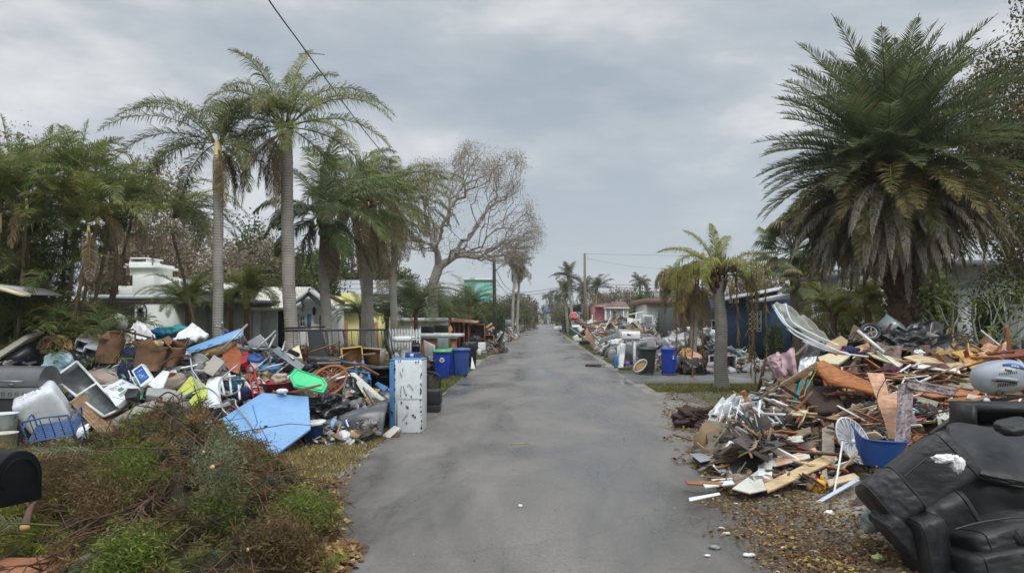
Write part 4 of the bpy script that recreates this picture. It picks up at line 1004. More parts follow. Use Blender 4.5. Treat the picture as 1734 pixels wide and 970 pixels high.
for (px, py, D, w, k, nm, g, lab) in (
    (560, 478, 75, 70, 4, 'tree', gL, 'dark green tree above the yellow house roof'),
    (735, 505, 60, 60, 4, 'bush', gL, 'dark bush at the foot of the bare tree'), (770, 500, 62, 60, 1, 'bush', gL, 'yellow-green bush in front of the teal building'),
    (800, 508, 66, 55, 0, 'bush', gL, 'green bush below the teal building'), (825, 505, 72, 60, 4, 'bush', gL, 'dark bush left of the dark utility pole'),
    (852, 503, 85, 46, 1, 'tree', gL, 'yellow-green tree just right of the dark utility pole'), (840, 520, 64, 40, 4, 'bush', gL, 'low dark hedge bush beside the dark pole'),
    (868, 515, 100, 40, 0, 'tree', gL, 'green tree left of the two thin palms'), (885, 508, 115, 40, 1, 'tree', gL, 'olive tree behind the two thin palm trunks'), (897, 502, 130, 44, 2, 'tree', gL, 'brown tree on the skyline right of the thin palms'),
    (884, 508, 150, 30, 2, 'tree', gL, 'brownish tree near the end of the street'), (735, 480, 80, 60, 3, 'tree', gL, 'grey leafless tree behind the bare tree'),
    (700, 500, 48, 60, 4, 'bush', gL, 'dark bush behind the bushy date palm'), (330, 470, 60, 80, 4, 'tree', gL, 'dark conifer-like tree over the white roof'),
    (355, 466, 75, 60, 4, 'tree', gL, 'second dark tree over the white roof'), (200, 380, 30, 190, 3, 'tree', gL, 'leafless tree behind the areca clump'), (20, 400, 24, 160, 4, 'tree', gL, 'dark tree behind the leftmost arecas'), (235, 420, 34, 110, 4, 'tree', gL, 'dark tree behind the chimney'),
    (922, 518, 255, 24, 0, 'tree', gR, 'tree between the two far houses'), (938, 512, 250, 34, 0, 'tree', gR, 'pale green tree over the far blue house'),
    (950, 516, 120, 34, 1, 'tree', gR, 'olive tree left of the stop sign'), (962, 512, 100, 44, 1, 'bush', gR, 'round yellow-green bush behind the stop sign'), (982, 510, 96, 46, 4, 'bush', gR, 'dark green bush beside the wooden pole'),
    (1000, 508, 110, 40, 1, 'bush', gR, 'olive bush right of the wooden pole'), (1020, 500, 130, 46, 2, 'tree', gR, 'rust-brown tree behind the pink house'), (1045, 492, 140, 60, 2, 'tree', gR, 'brown tree over the red-brown roof'), (1068, 490, 130, 60, 3, 'tree', gR, 'grey leafless tree over the red-brown roof'),
    (1086, 496, 58, 44, 0, 'bush', gR, 'bright green bush right of the white porch'), (1105, 503, 60, 40, 0, 'bush', gR, 'second green bush beside the white chimney'), (1095, 492, 110, 60, 2, 'tree', gR, 'brown tree behind the green bushes'),
    (1135, 488, 90, 70, 3, 'tree', gR, 'grey tree behind the white chimney'), (1170, 480, 60, 70, 4, 'tree', gR, 'dark tree behind the limp palms'), (1130, 520, 42, 46, 4, 'bush', gR, 'dark bush left of the limp palms'), (1158, 530, 40, 40, 0, 'bush', gR, 'bush between the limp palms and the white chimney'),
    (1200, 475, 80, 80, 3, 'tree', gR, 'leafless tree behind the blue house'), (1270, 450, 60, 100, 3, 'tree', gR, 'grey leafless tree over the blue house roof'), (1320, 462, 55, 70, 2, 'tree', gR, 'brown-leaved tree over the carport'), (1395, 460, 44, 110, 3, 'tree', gR, 'grey leafless tree left of the giant palm trunk'),
    (1310, 545, 30, 34, 4, 'bush', gR, 'low dark bush by the blue house door'), (1385, 515, 26, 50, 1, 'bush', gR, 'olive bush in front of the carport'), (1440, 500, 24, 60, 0, 'bush', gR, 'green bush left of the giant date palm trunk'), (1500, 490, 25, 60, 0, 'bush', gR, 'green bush right behind the giant date palm trunk'),
    (1765, 430, 19.5, 110, 4, 'tree', gR, 'dark tree filling the right edge'), (1450, 470, 34, 90, 4, 'tree', gR, 'dark tree behind the skirt of the giant palm'), (1550, 470, 32, 90, 4, 'tree', gR, 'dark tree between the giant palm and the white house')):
    FT.append(far_tree(lab, px, py, D, w, k, g, nm))
for k in range(16):
    px = 560 + k * 50 + rgt.uniform(-12, 12)
    if 895 < px < 925: continue
    side = px < 910
    far_tree('hazy tree of the far skyline belt ' + ('left of the street' if side else 'right of the street'), px, rgt.uniform(496, 508), rgt.uniform(210, 260), 64, rgt.choice((1, 2, 3, 0, 2)), 'far skyline trees ' + ('left' if side else 'right'))
# clipped hedges
def hedge(name, label, x0, x1, y0, y1, h, cols, seed, n=5000, size=.05, z0=0):
    rgh = np.random.default_rng(seed); b = B()
    c = np.stack([rgh.uniform(x0, x1, n), rgh.uniform(y0, y1, n), z0 + rgh.uniform(0, 1, n) ** .7 * h * (1 + .12 * np.sin(rgh.uniform(0, 6, n)))], 1)
    tips = [(V3(q), None) for q in c]; leaves(b, rgh, tips, 2, .05, size, cols)
    b.box(((x0 + x1) / 2, (y0 + y1) / 2, z0 + h * .44), (x1 - x0 - .3, y1 - y0 - .3, h * .86), col=tuple(np.array(cols[0]) * .8))
    return b.obj(name, leafm, label=label, cat='hedge')
a, c = P(505, 700, 19.5), P(624, 700, 19.5)
hedge('hedge', 'brown withered clipped hedge behind the black railing', a.x, c.x, 18.6, 19.6, 1.25, [(.12, .07, .045), (.16, .10, .07), (.10, .065, .05)], 1, 6000, .06)
a, c = P(575, 700, 17.2), P(662, 700, 17.2)
hedge('hedge', 'yellow-green low hedge behind the black railing', a.x, c.x, 16.9, 17.8, 1.0, [(.13, .15, .03), (.17, .17, .04), (.08, .11, .025)], 2, 5000, .06)
a, c = P(1672, 700, 20), P(1729, 700, 20)
hedge('hedge', 'dark green creeper column clipped square before the white house', a.x, c.x, 19.6, 20.6, 2.5, [(.03, .055, .018), (.05, .08, .025), (.02, .04, .015)], 3, 9000, .07)
a, c = P(850, 700, 80), P(870, 700, 80)
hedge('hedge', 'far clipped hedge beyond the dark utility pole', a.x - 3, c.x, 79, 83, 1.5, [(.04, .06, .025), (.06, .08, .03)], 4, 3000, .2)
# ---------------------------------------------------------------- helpers for rubbish
def LD(py): return 11.8 + (755 - py) / 65.0                     # distance of the left pile's face
def L_(px, py, dd=0.): return P(px, py, LD(py) + dd)
def RD(px, py):
    dl = 9.0 + (830 - py) / 60.0
    dg = 2640 / max(py - 537, 60) * .96
    w = min(1, max(0, (px - 1230) / 110))
    return dl * w + dg * (1 - w)
def R_(px, py, dd=0.): return P(px, py, RD(px, py) + dd)
def slab(name, label, cat, pts, thick, m, bevel=.004, group=None, parent=None, colr=None):
    pts = [V3(p) for p in pts]; c = sum(pts, V3()) / len(pts)
    n = V3()
    for i in range(len(pts)): n += (pts[i] - c).cross(pts[(i + 1) % len(pts)] - c)
    n.normalize()
    if n.dot(c - V3((0, 0, CAMZ))) < 0: n = -n
    b = B(); b.prism(pts, n * thick)
    return b.obj(name, m, parent, label=label, cat=cat, bevel=min(bevel, thick * .4), group=group)
def pole(name, label, cat, pts, r, m, group=None, n=8, parent=None):
    b = B(); b.tube(pts, r, n); return b.obj(name, m, parent, label=label, cat=cat, smooth=True, group=group)
def curve(pts, n=8):
    pts = [V3(p) for p in pts]; P_ = [pts[0]] + pts + [pts[-1]]; o = []
    for i in range(1, len(P_) - 2):
        for k in range(n):
            t = k / n; a, b_, c, d = P_[i - 1:i + 3]
            o.append(.5 * ((2 * b_) + (c - a) * t + (2 * a - 5 * b_ + 4 * c - d) * t * t + (3 * b_ - a - 3 * c + d) * t ** 3))
    o.append(pts[-1]); return o
def sack(name, label, cat, c, size, m, seed=1, rough=.35, ridge=.3, group=None, exp=2.4, flat=None, freq=1.7, sub=3, rot=None, parent=None):
    b = B(); b.blob(c, size, seed, rough, freq, sub, exp, flat=flat, ridge=ridge, m=rot)
    return b.obj(name, m, parent, label=label, cat=cat, smooth=True, group=group)
def cloth(name, label, cat, q, m, amp=.05, freq=3., nu=26, nv=26, thick=.012, seed=0, group=None, sag=0., parent=None, dirn=1):
    """q: four corners; folds run down the v direction"""
    q = [V3(p) for p in q]; n = (q[1] - q[0]).cross(q[3] - q[0]).normalized()
    def fn(u, v):
        p = q[0].lerp(q[1], u).lerp(q[3].lerp(q[2], u), v)
        f = math.sin(u * freq * 6.28 + 2.4 * noise.noise(V3((u * 2, v * 1.5, seed)))) * amp * (.35 + .65 * v) + noise.noise(V3((u * 4, v * 4, seed + 3))) * amp * 1.4
        p = p + n * f + V3((0, 0, -sag * 4 * u * (1 - u)))
        e = noise.noise(V3((u * 5, seed, v * 5))) * amp * .5
        return p + (q[3] - q[0]).normalized() * e
    b = B(); b.sheet(nu, nv, fn, thick); return b.obj(name, m, parent, label=label, cat=cat, smooth=True, group=group)
def cushion(name, label, cat, c, size, rot, m, seed=0, exp=4.5, rough=.05, ridge=.03, piping=False, parent=None, group=None, sub=4, freq=2.2):
    b = B(); b.blob(c, size, seed, rough, freq, sub, exp, m=rot, ridge=ridge)
    return b.obj(name, m, parent, label=label, cat=cat, smooth=True, group=group)
def tub(name, label, cat, c, r0, r1, h, m, rot=None, wall=.012, n=28, group=None, sx=1, sy=1, rim=.015, handle=None, square=False, parent=None, liner=None):
    """open tub or bucket: base radius r0, rim radius r1"""
    t = thing(name, label, cat, c, group=group) if parent is None else parent
    M_ = Matrix.Translation(V3(c)) @ (rot or Matrix())
    b = B(); prof = [(.001, 0), (r0, 0), (r1, h), (r1 + rim, h), (r1 + rim, h + .012), (r1 - wall, h + .012), (r0 - wall, .02), (.001, .02)]
    b.lathe(prof, 4 if square else n, M_ @ Matrix.Rotation(PI / 4 if square else 0, 4, 'Z'), sx=sx, sy=sy); b.obj('body', m, t, smooth=False, bevel=.01 if square else 0)
    if handle:
        b = B(); b.tube([M_ @ V3((math.cos(a) * r1 * 1.04, -math.sin(a) * r1 * .35, h - .03 - math.sin(a) * r1 * .75)) for a in np.linspace(0, PI, 12)], .006, 6); b.obj('handle', handle, t, smooth=True)
    return t
def cart(label, x, y, rz, bm, lm, group, tilt=0, scale=1., deco=None, lid_open=False, num=False):
    t = thing('wheeled_bin', label, 'wheeled bin', (x, y, .012), R(rz), group, scale=scale)
    b = B()
    w0, w1, d0, d1, h = .23, .29, .26, .34, .98
    lo = [(-w0, -d0, .06), (w0, -d0, .06), (w0, d0 - .06, .06), (-w0, d0 - .06, .06)]; hi = [(-w1, -d1, h), (w1, -d1, h), (w1, d1, h), (-w1, d1, h)]
    mid = [(-w1 * .97, -d1 * .96, h - .12), (w1 * .97, -d1 * .96, h - .12), (w1 * .97, d1 * .96, h - .12), (-w1 * .97, d1 * .96, h - .12)]
    V = lo + mid + hi; Fs = [(3, 2, 1, 0)] + [(a, (a + 1) % 4, (a + 1) % 4 + 4, a + 4) for a in range(4)] + [(a + 4, (a + 1) % 4 + 4, (a + 1) % 4 + 8, a + 8) for a in range(4)] + [(8, 9, 10, 11)]
    b.add(V, Fs)
    for sx in (-1, 1):
        b.bar((sx * w1 * 1.03, -d1, h - .04), (sx * w1 * 1.03, d1, h - .04), .03, .07)
        b.bar((sx * w0 * .6, -d0 - .005, .1), (sx * w1 * .6, -d1 * .93, h - .25), .02, .02)
        b.bar((sx * w0 * 1.0, d0 * .2, .1), (sx * w1 * .99, d1 * .2, h - .2), .02, .03)
    b.bar((-w1, -d1 * 1.02, h - .04), (w1, -d1 * 1.02, h - .04), .03, .07)
    b.obj('body', bm, t, local=True, bevel=.015)
    b = B()
    for i in range(8):
        a0, a1 = i / 8, (i + 1) / 8; z = lambda a: h + .015 + .06 * math.sin(a * PI); y_ = lambda a: -d1 - .04 + (2 * d1 + .05) * a
        b.add([(-w1 - .03, y_(a0), z(a0)), (w1 + .03, y_(a0), z(a0)), (w1 + .03, y_(a1), z(a1)), (-w1 - .03, y_(a1), z(a1)), (-w1 - .03, y_(a0), h), (w1 + .03, y_(a0), h), (w1 + .03, y_(a1), h), (-w1 - .03, y_(a1), h)],
              [(0, 1, 2, 3), (4, 0, 3, 7), (1, 5, 6, 2)])
    b.box((0, -d1 - .03, h - .005), (2 * w1 + .06, .025, .045)); b.obj('lid', lm, t, local=True)
    b = B(); b.tube([(-w1 * .8, d1 + .07, h - .02), (w1 * .8, d1 + .07, h - .02)], .016, 8)
    for sx in (-1, 1): b.bar((sx * w1 * .8, d1, h - .05), (sx * w1 * .8, d1 + .07, h - .02), .03)
    b.obj('handle', bm, t, local=True)
    for sx in (-1, 1):
        b = B(); b.lathe([(.02, -.03), (.075, -.03), (.1, -.02), (.1, .02), (.075, .03), (.02, .03)], 18, Matrix.Translation((sx * (w0 + .02), d0 - .03, .1)) @ Matrix.Rotation(PI / 2, 4, 'Y')); b.obj('wheel', blackp, t, local=True)
    b = B(); b.tube([(-w0 - .02, d0 - .03, .1), (w0 + .02, d0 - .03, .1)], .012, 6); b.obj('axle', steel, t, local=True)
    if deco == 'diamond':
        b = B(); q = V3((-.02, -d1 * .93 - .022, h - .3)); r_ = .085
        for j in range(4):
            a0, a1 = PI / 2 * j, PI / 2 * (j + 1); b.bar(q + V3((math.cos(a0) * r_, 0, math.sin(a0) * r_)), q + V3((math.cos(a1) * r_, 0, math.sin(a1) * r_)), .012, .045)
        b.box(q, (.035, .012, .035)); b.obj('emblem', whitep, t, local=True)
    if deco == 'sticker':
        b = B()
        for zz, hh in ((.72, .05), (.64, .07)): b.box((.27 - .0, -.12, zz), (.008, .06, hh))
        b.obj('sticker', whitep, t, local=True)
        b = B()
        for zz, hh in ((.72, .05), (.64, .07)): b.box((.14, -.325 + .02 * (.72 - zz), zz), (.055, .02, hh))
        b.obj('sticker', whitep, t, local=True)
    return t
def tube_chair(label, origin, rot, frame, seatm=None, group=None, w=.46, d=.46, sh=.44, bh=.86, r=.012, cat='chair', slats=False, arms=False, scale=1.):
    t = thing('chair', label, cat, origin, group=group, rot=rot, scale=scale)
    b = B()
    for sx in (-1, 1): b.tube([(sx * w / 2, d / 2, 0), (sx * w / 2, d / 2, sh), (sx * w / 2, d / 2 + .06, bh)], r, 8)
    b.tube([(-w / 2, d / 2 + .06, bh), (0, d / 2 + .09, bh + .04), (w / 2, d / 2 + .06, bh)], r, 8)
    for k in range(1, 5): b.tube([(-w / 2 + w * k / 5, d / 2 + .01, sh + .04), (-w / 2 + w * k / 5, d / 2 + .06, bh)], r * .6, 6)
    b.obj('backrest', frame, t, local=True, smooth=True)
    for sx in (-1, 1):
        b = B(); b.tube([(sx * w / 2, -d / 2, 0), (sx * w / 2, -d / 2, sh)], r, 8); b.obj('leg', frame, t, local=True, smooth=True)
    b = B()
    b.tube([(-w / 2, -d / 2, sh), (w / 2, -d / 2, sh), (w / 2, d / 2, sh), (-w / 2, d / 2, sh)], r, 8, closed=True)
    for z_ in (.15,): b.tube([(-w / 2, -d / 2, z_), (-w / 2, d / 2, z_)], r * .7, 6); b.tube([(w / 2, -d / 2, z_), (w / 2, d / 2, z_)], r * .7, 6)
    b.obj('seat_frame', frame, t, local=True, smooth=True)
    if slats:
        b = B()
        for i in range(9): b.box((-w / 2 + w * (i + .5) / 9, 0, sh + .006), (w / 13, d, .008))
        for i in range(9): b.box((0, -d / 2 + d * (i + .5) / 9, sh + .012), (w, d / 13, .006))
        b.obj('seat', seatm or frame, t, local=True)
    else:
        b = B(); b.box((0, 0, sh + .02), (w, d, .03)); b.obj('seat', seatm or frame, t, local=True, bevel=.012)
    if arms:
        for sx in (-1, 1):
            b = B(); b.tube(curve([(sx * w / 2, -d / 2, sh), (sx * (w / 2 + .03), -d / 2, sh + .2), (sx * (w / 2 + .03), d / 2, sh + .22)], 5), r, 8); b.obj('armrest', frame, t, local=True, smooth=True)
    return t
# palette of scraps
PW = [(.62, .63, .64), (.5, .5, .48), (.7, .7, .68)]; PD = [(.03, .03, .035), (.06, .055, .05), (.09, .07, .06)]; PB = [(.22, .14, .08), (.34, .22, .12), (.45, .34, .2), (.13, .08, .05), (.3, .24, .18)]
PG = [(.22, .22, .22), (.32, .31, .3), (.14, .15, .16)]; PC = [(.05, .12, .38), (.25, .45, .7), (.35, .03, .05), (.05, .28, .15), (.55, .35, .05), (.4, .2, .3)]
def heap(label, hfun, x0, x1, y0, y1, n, pal, seed, size=(.06, .45), lift=.04, kinds=(.45, .25, .3), core=True):
    """pile body: uneven dark core plus thousands of small broken scraps lying on it"""
    rg = np.random.default_rng(seed); rp = random.Random(seed); b = B()
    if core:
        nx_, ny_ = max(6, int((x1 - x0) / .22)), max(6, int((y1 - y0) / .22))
        b.sheet(nx_, ny_, lambda u, v: V3((x0 + (x1 - x0) * u, y0 + (y1 - y0) * v, max(-.02, hfun(x0 + (x1 - x0) * u, y0 + (y1 - y0) * v) - .10 + .12 * noise.noise(V3((u * nx_ * .7, v * ny_ * .7, seed)))))), col=(.04, .034, .03))  # near-black core puts the shade of the gaps into its colour
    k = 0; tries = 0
    while k < n and tries < n * 8:
        tries += 1
        x, y = rp.uniform(x0, x1), rp.uniform(y0, y1); h = hfun(x, y)
        if h < .05: continue
        k += 1
        e = .15; gx_, gy_ = (hfun(x + e, y) - h) / e, (hfun(x, y + e) - h) / e
        nrm = V3((-gx_, -gy_, 1)).normalized()
        q = nrm.to_track_quat('Z', 'Y').to_matrix().to_4x4() @ rotm(rp.gauss(0, 24), rp.gauss(0, 24), rp.uniform(0, 360))
        M_ = Matrix.Translation((x, y, h + rp.uniform(-.05, lift))) @ q
        c = np.array(rp.choice(pal)) * rp.uniform(.7, 1.25); s_ = rp.uniform(*size) * (rp.random() ** .6 + .25)
        kind = rp.random()
        if kind < kinds[0]:
            b.box((0, 0, 0), (s_ * 1.7, rp.uniform(.015, .06), rp.uniform(.01, .03)), M_, tuple(c))
        elif kind < kinds[0] + kinds[1]:
            a_, d_, t_ = s_ * .6, s_ * rp.uniform(.3, .6), rp.uniform(.006, .02)
            pl = [(-a_, -d_, 0), (a_ * rp.uniform(.6, 1.1), -d_ * rp.uniform(.7, 1.2), 0), (a_ * rp.uniform(.8, 1.3), d_ * rp.uniform(0, .6), 0), (a_ * rp.uniform(-.1, .7), d_, 0), (-a_ * rp.uniform(.8, 1.1), d_ * .8, 0)]
            b.prism([M_ @ V3(p) for p in pl], M_.to_3x3() @ V3((0, 0, t_)), tuple(c))
        else:
            b.blob(M_ @ V3((0, 0, 0)), (s_, s_ * .8, s_ * .5), rp.randint(0, 99), .6, 2.2, 1 if s_ < .2 else 2, 2, m=q, col=tuple(c), ridge=.4)
    return b.obj('rubbish_heap', fragm, kind='stuff', label=label, cat='rubbish', loc=((x0 + x1) / 2, (y0 + y1) / 2, 0))
LANDM = {'L': [], 'R': [], 'M': []}
USED = {}
def where(pile, px, py):
    best = min(LANDM[pile], key=lambda q: (q[1] - px) ** 2 + ((q[2] - py) * 1.2) ** 2)
    dx_, dy_ = px - best[1], py - best[2]
    rel = ('right of' if dx_ > 0 else 'left of') if abs(dx_) > abs(dy_) else ('below' if dy_ > 0 else 'above')
    return rel + ' ' + best[0]
ADJ = ['narrow', 'short', 'slanting', 'thin', 'flat-lying', 'upturned']
def scatter_boards(pile, n, region, mats, seed, fn, Lr=(.3, 1.1), Wr=(.04, .14), nm='plank', gname='', dd=-.12, word='plank', th=(.015, .03), tilt=22):
    rp = random.Random(seed); k = 0
    for _ in range(n * 6):
        if k >= n: break
        px, py = rp.uniform(region[0], region[1]), rp.uniform(region[2], region[3])
        if len(region) > 4 and not region[4](px, py): continue
        k += 1; m, cn = rp.choice(mats); c = fn(px, py, dd - rp.uniform(0, .12)); L = rp.uniform(*Lr); w = rp.uniform(*Wr)
        q = rotm(rp.gauss(-38, tilt), rp.gauss(0, tilt), rp.uniform(-70, 70)); b = B(); t_ = rp.uniform(*th)
        e1, e2 = rp.uniform(-.3, .3) * w, rp.uniform(-.3, .3) * w
        b.prism([Matrix.Translation(c) @ q @ V3(v) for v in ((-L / 2 + e1, -w / 2, 0), (L / 2 - abs(e2) * 2, -w / 2, 0), (L / 2, 0, 0), (L / 2 + e2, w / 2, 0), (-L / 2 - e1, w / 2, 0))], q.to_3x3() @ V3((0, 0, t_)))
        lab = f'{cn} {"long" if L > .7 else "short"} {word} {where(pile, px, py)}'
        key = lab
        USED[key] = USED.get(key, 0) + 1
        b.obj(nm, m, label=lab, cat=word, group=lab.replace(' short', '').replace(' long', '') if True else gname, bevel=.002)
# ================================================================ left-hand pile
LANDM['L'] = [('the blue six-sided tabletop', 455, 720), ('the green box lid', 521, 643), ('the dark red tub', 470, 655), ('the lime-yellow chair', 320, 670), ('the brown paper bag', 188, 585),
              ('the white upturned sink tub', 72, 685), ('the blue perforated chair', 100, 720), ('the long sky-blue door', 360, 580), ('the white old refrigerator', 690, 670), ('the grey gas grill', 30, 640),
              ('the white sliding window', 150, 660), ('the rattan hoop', 556, 645), ('the charcoal bent sheet', 620, 710), ('the rolled grey rug', 265, 695), ('the green garden hose', 235, 670), ('the aluminium frame chairs', 450, 590)]
def hL(x, y):
    px = VX + x / max(y, 1) * F
    if px > 662 or y < 11.7 or y > 17.6: return 0
    topy = np.interp(px, [-200, 60, 200, 300, 430, 520, 600, 662], [590, 585, 575, 580, 585, 610, 640, 690])
    ridge_d = 11.8 + (755 - topy) / 65
    if y <= ridge_d: h = CAMZ - ((755 - (y - 11.8) * 65) - VY) / F * y
    else:
        hr = CAMZ - (topy - VY) / F * ridge_d; h = hr * (1 - ((y - ridge_d) / (17.6 - ridge_d)) ** 1.5)
    return max(0, h - .15)
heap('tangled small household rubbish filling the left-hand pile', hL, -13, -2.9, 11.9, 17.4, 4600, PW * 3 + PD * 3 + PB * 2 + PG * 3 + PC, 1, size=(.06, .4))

# --- big blue six-sided table top with umbrella hole
pts = [L_(523, 666 + 0, -.55), L_(525, 724, -.7), L_(455, 776, -.95), L_(392, 744, -.9), L_(378, 706, -.75), L_(443, 664, -.5)]
pts[0] = P(522, 670, 12.5); pts[1] = P(526, 726, 11.75); pts[2] = P(456, 776, 11.1); pts[3] = P(393, 748, 11.45); pts[4] = P(377, 708, 12.0); pts[5] = P(444, 664, 12.6)
t = thing('tabletop', 'blue six-sided tabletop with an umbrella hole, tipped up before the left pile', 'tabletop', P(455, 776, 11.1))
c = sum(pts, V3()) / 6; nrm = V3()
for i in range(6): nrm += (pts[i] - c).cross(pts[(i + 1) % 6] - c)
nrm.normalize(); nrm = nrm if nrm.dot(c - V3((0, 0, CAMZ))) > 0 else -nrm
pts = [p - nrm * (p - c).dot(nrm) for p in pts]
b = B(); b.prism(pts, nrm * .045); b.obj('top', skyblue, t, bevel=.01)
uu = (pts[0] - pts[3]).normalized(); vv = nrm.cross(uu)
hc = c + uu * -.03 + vv * 0; hc = P(450, 722, 1); dd_ = (c - V3((0, 0, CAMZ))).dot(nrm) / (hc - V3((0, 0, CAMZ))).dot(nrm); hc = V3((0, 0, CAMZ)) + (hc - V3((0, 0, CAMZ))) * dd_
b = B(); b.prism([hc - nrm * .004 + (uu * math.cos(a) + vv * math.sin(a)) * .032 for a in np.linspace(0, 2 * PI, 15)[:-1]], nrm * .003); b.obj('umbrella_hole', darkin, t)
b = B(); b.prism([hc - nrm * .003 - uu * .11 + (uu * math.cos(a) * .09 + vv * math.sin(a) * .05) * (1 + .3 * math.sin(3 * a)) for a in np.linspace(0, 2 * PI, 19)[:-1]], nrm * .002); b.obj('worn_patch', grey_w, t)
b = B()
for (x0, y0, x1, y1) in ((428, 686, 436, 716), (429, 726, 437, 752), (436, 716, 424, 738), (440, 720, 455, 750)):
    q = []
    for x_, y_ in ((x0, y0), (x1, y1)):
        v = P(x_, y_, 1) - V3((0, 0, CAMZ)); q.append(V3((0, 0, CAMZ)) + v * ((c - V3((0, 0, CAMZ))).dot(nrm) / v.dot(nrm)) - nrm * .004)
    b.bar(q[0], q[1], .012, .012)
b.obj('painted_crack', midblue, t)

# --- white and rusty old refrigerator, lying door-less side to the camera
D = 13.4; a, c = P(672, 611, D), P(714, 731, D); a.x = P(668, 611, D).x
t = thing('refrigerator', 'white old refrigerator standing on the road edge, rust-chipped side towards the camera and blue inside', 'refrigerator', (-2.5, D, 0))
W_ = c.x - a.x; h = a.z
b = B(); b.box((a.x + W_ / 2, D + .32, h / 2 + .01), (W_, .6, h)); b.obj('cabinet', paint('enamel_white', (222, 228, 230), .3, dirt=.12), t, bevel=.012)
b = B(); b.box((a.x - .05, D + .33, h / 2), (.10, .62, h * .985)); b.box((a.x + W_ / 2 - .05, D + .36, h + .012), (W_ + .1, .6, .03)); b.obj('liner', midblue, t, bevel=.008)
b = B(); b.box((a.x + .05, D - .004, h / 2), (.03, .02, h * .97)); b.box((a.x + W_ / 2 + .02, D - .003, h * .49), (W_ * .85, .012, .006)); b.obj('seam', paint('seam_white', (205, 212, 216)), t)
rs = random.Random(4)
b = B()
for k in range(64):
    if k < 22: x, z = a.x + W_ - rs.uniform(.002, .02), rs.uniform(.02, h * .98); sz = rs.uniform(.006, .02)
    elif k < 46: x, z = a.x + rs.uniform(.0, .012), rs.uniform(.05, h * .98); sz = rs.uniform(.005, .013)
    elif k < 54: x, z = a.x + rs.uniform(0, W_), h - rs.uniform(0, .02) if k % 2 else rs.uniform(0, .02); sz = rs.uniform(.006, .02)
    else: x, z = a.x + rs.uniform(.15, .9) * W_, rs.uniform(.1, .9) * h; sz = rs.uniform(.008, .022)
    y0 = D + .018 - .0235
    b.prism([(x + math.cos(q) * sz * rs.uniform(.5, 1.1), y0, z + math.sin(q) * sz * rs.uniform(.7, 1.8)) for q in np.linspace(0, 2 * PI, 8)[:-1]], (0, .008, 0))
for (x0, z0, x1, z1) in ((.2, .85, .28, .78), (.33, .66, .4, .55), (.3, .9, .31, .86), (.52, .69, .7, .6), (.3, .18, .5, .28), (.22, .55, .26, .66)):
    b.bar((a.x + W_ * x0, D + .012 - .018, h * z0), (a.x + W_ * x1, D + .012 - .018, h * z1), .008)
b.obj('rust_spots', mat('rust_spots', S(60, 40, 34), .9), t)
# --- boards at its foot
for k, (p_, m_, l_) in enumerate((([(645, 738), (668, 720), (678, 724), (660, 741)], offwhite, 'cream broken tile board leaning at the foot of the refrigerator'), ([(662, 742), (680, 727), (676, 736), (668, 742)], dark_w, 'dark broken board at the foot of the refrigerator'))):
    slab('board', l_, 'board', [P(x, y, 12.85 + .3 * (740 - y) / 20 + k * .05) for x, y in p_], .02, m_)
# --- charcoal bent sheet (curved shell) and the flap behind it
def curved_shell(name, label, cat, p00, p10, p11, p01, bulge, m, thick=.012, parent=None, n=16):
    p = [V3(v) for v in (p00, p10, p11, p01)]; nn = (p[1] - p[0]).cross(p[3] - p[0]).normalized()
    if nn.dot(p[0] - V3((0, 0, CAMZ))) > 0: nn = -nn
    b = B(); b.sheet(n, n, lambda u, v: p[0].lerp(p[1], u).lerp(p[3].lerp(p[2], u), v) + nn * bulge * math.sin(v * PI) + nn * bulge * .25 * math.sin(u * PI), thick)
    return b.obj(name, m, parent, label=label, cat=cat, smooth=True)
t = thing('plastic_shell', 'charcoal bent plastic sheet with white scuffs beside the refrigerator', 'plastic sheet', P(620, 738, 12.7))
curved_shell('sheet', None, None, P(576, 740, 12.5), P(648, 738, 12.6), P(664, 677, 13.3), P(574, 708, 12.9), .22, paint('charcoal_shell', (72, 74, 78), .32, dirt=.35, dirtcol=S(150, 152, 152)), parent=t)
curved_shell('flap', None, None, P(574, 712, 12.95), P(640, 694, 13.2), P(624, 670, 13.5), P(616, 672, 13.5), .05, dkgrey, parent=t)
b = B(); b.tube(curve([P(575, 718, 12.6), P(580, 733, 12.4), P(586, 741, 12.4)]), .018, 6); b.tube(curve([P(586, 711, 12.55), P(590, 722, 12.4), P(600, 735, 12.35), P(597, 739, 12.3), P(592, 734, 12.3)]), .016, 6); b.obj('white_trim', whitep, t, smooth=True)
slab('panel', 'large white board leaning slantwise above the charcoal sheet', 'board', [P(592, 631, 13.7), P(600, 630, 13.7), P(651, 675, 13.2), P(646, 680, 13.2), P(618, 672, 13.3)], .03, offwhite)
slab('panel', 'small sky-blue board left of the refrigerator', 'board', [P(634, 650, 13.9), P(640, 646, 13.9), P(657, 655, 13.6), P(650, 662, 13.5)], .03, midblue)
slab('panel', 'cream splintered board between the white board and the refrigerator', 'board', [P(644, 664, 13.7), P(650, 660, 13.8), P(663, 670, 13.6), P(660, 676, 13.5)], .02, offwhite)
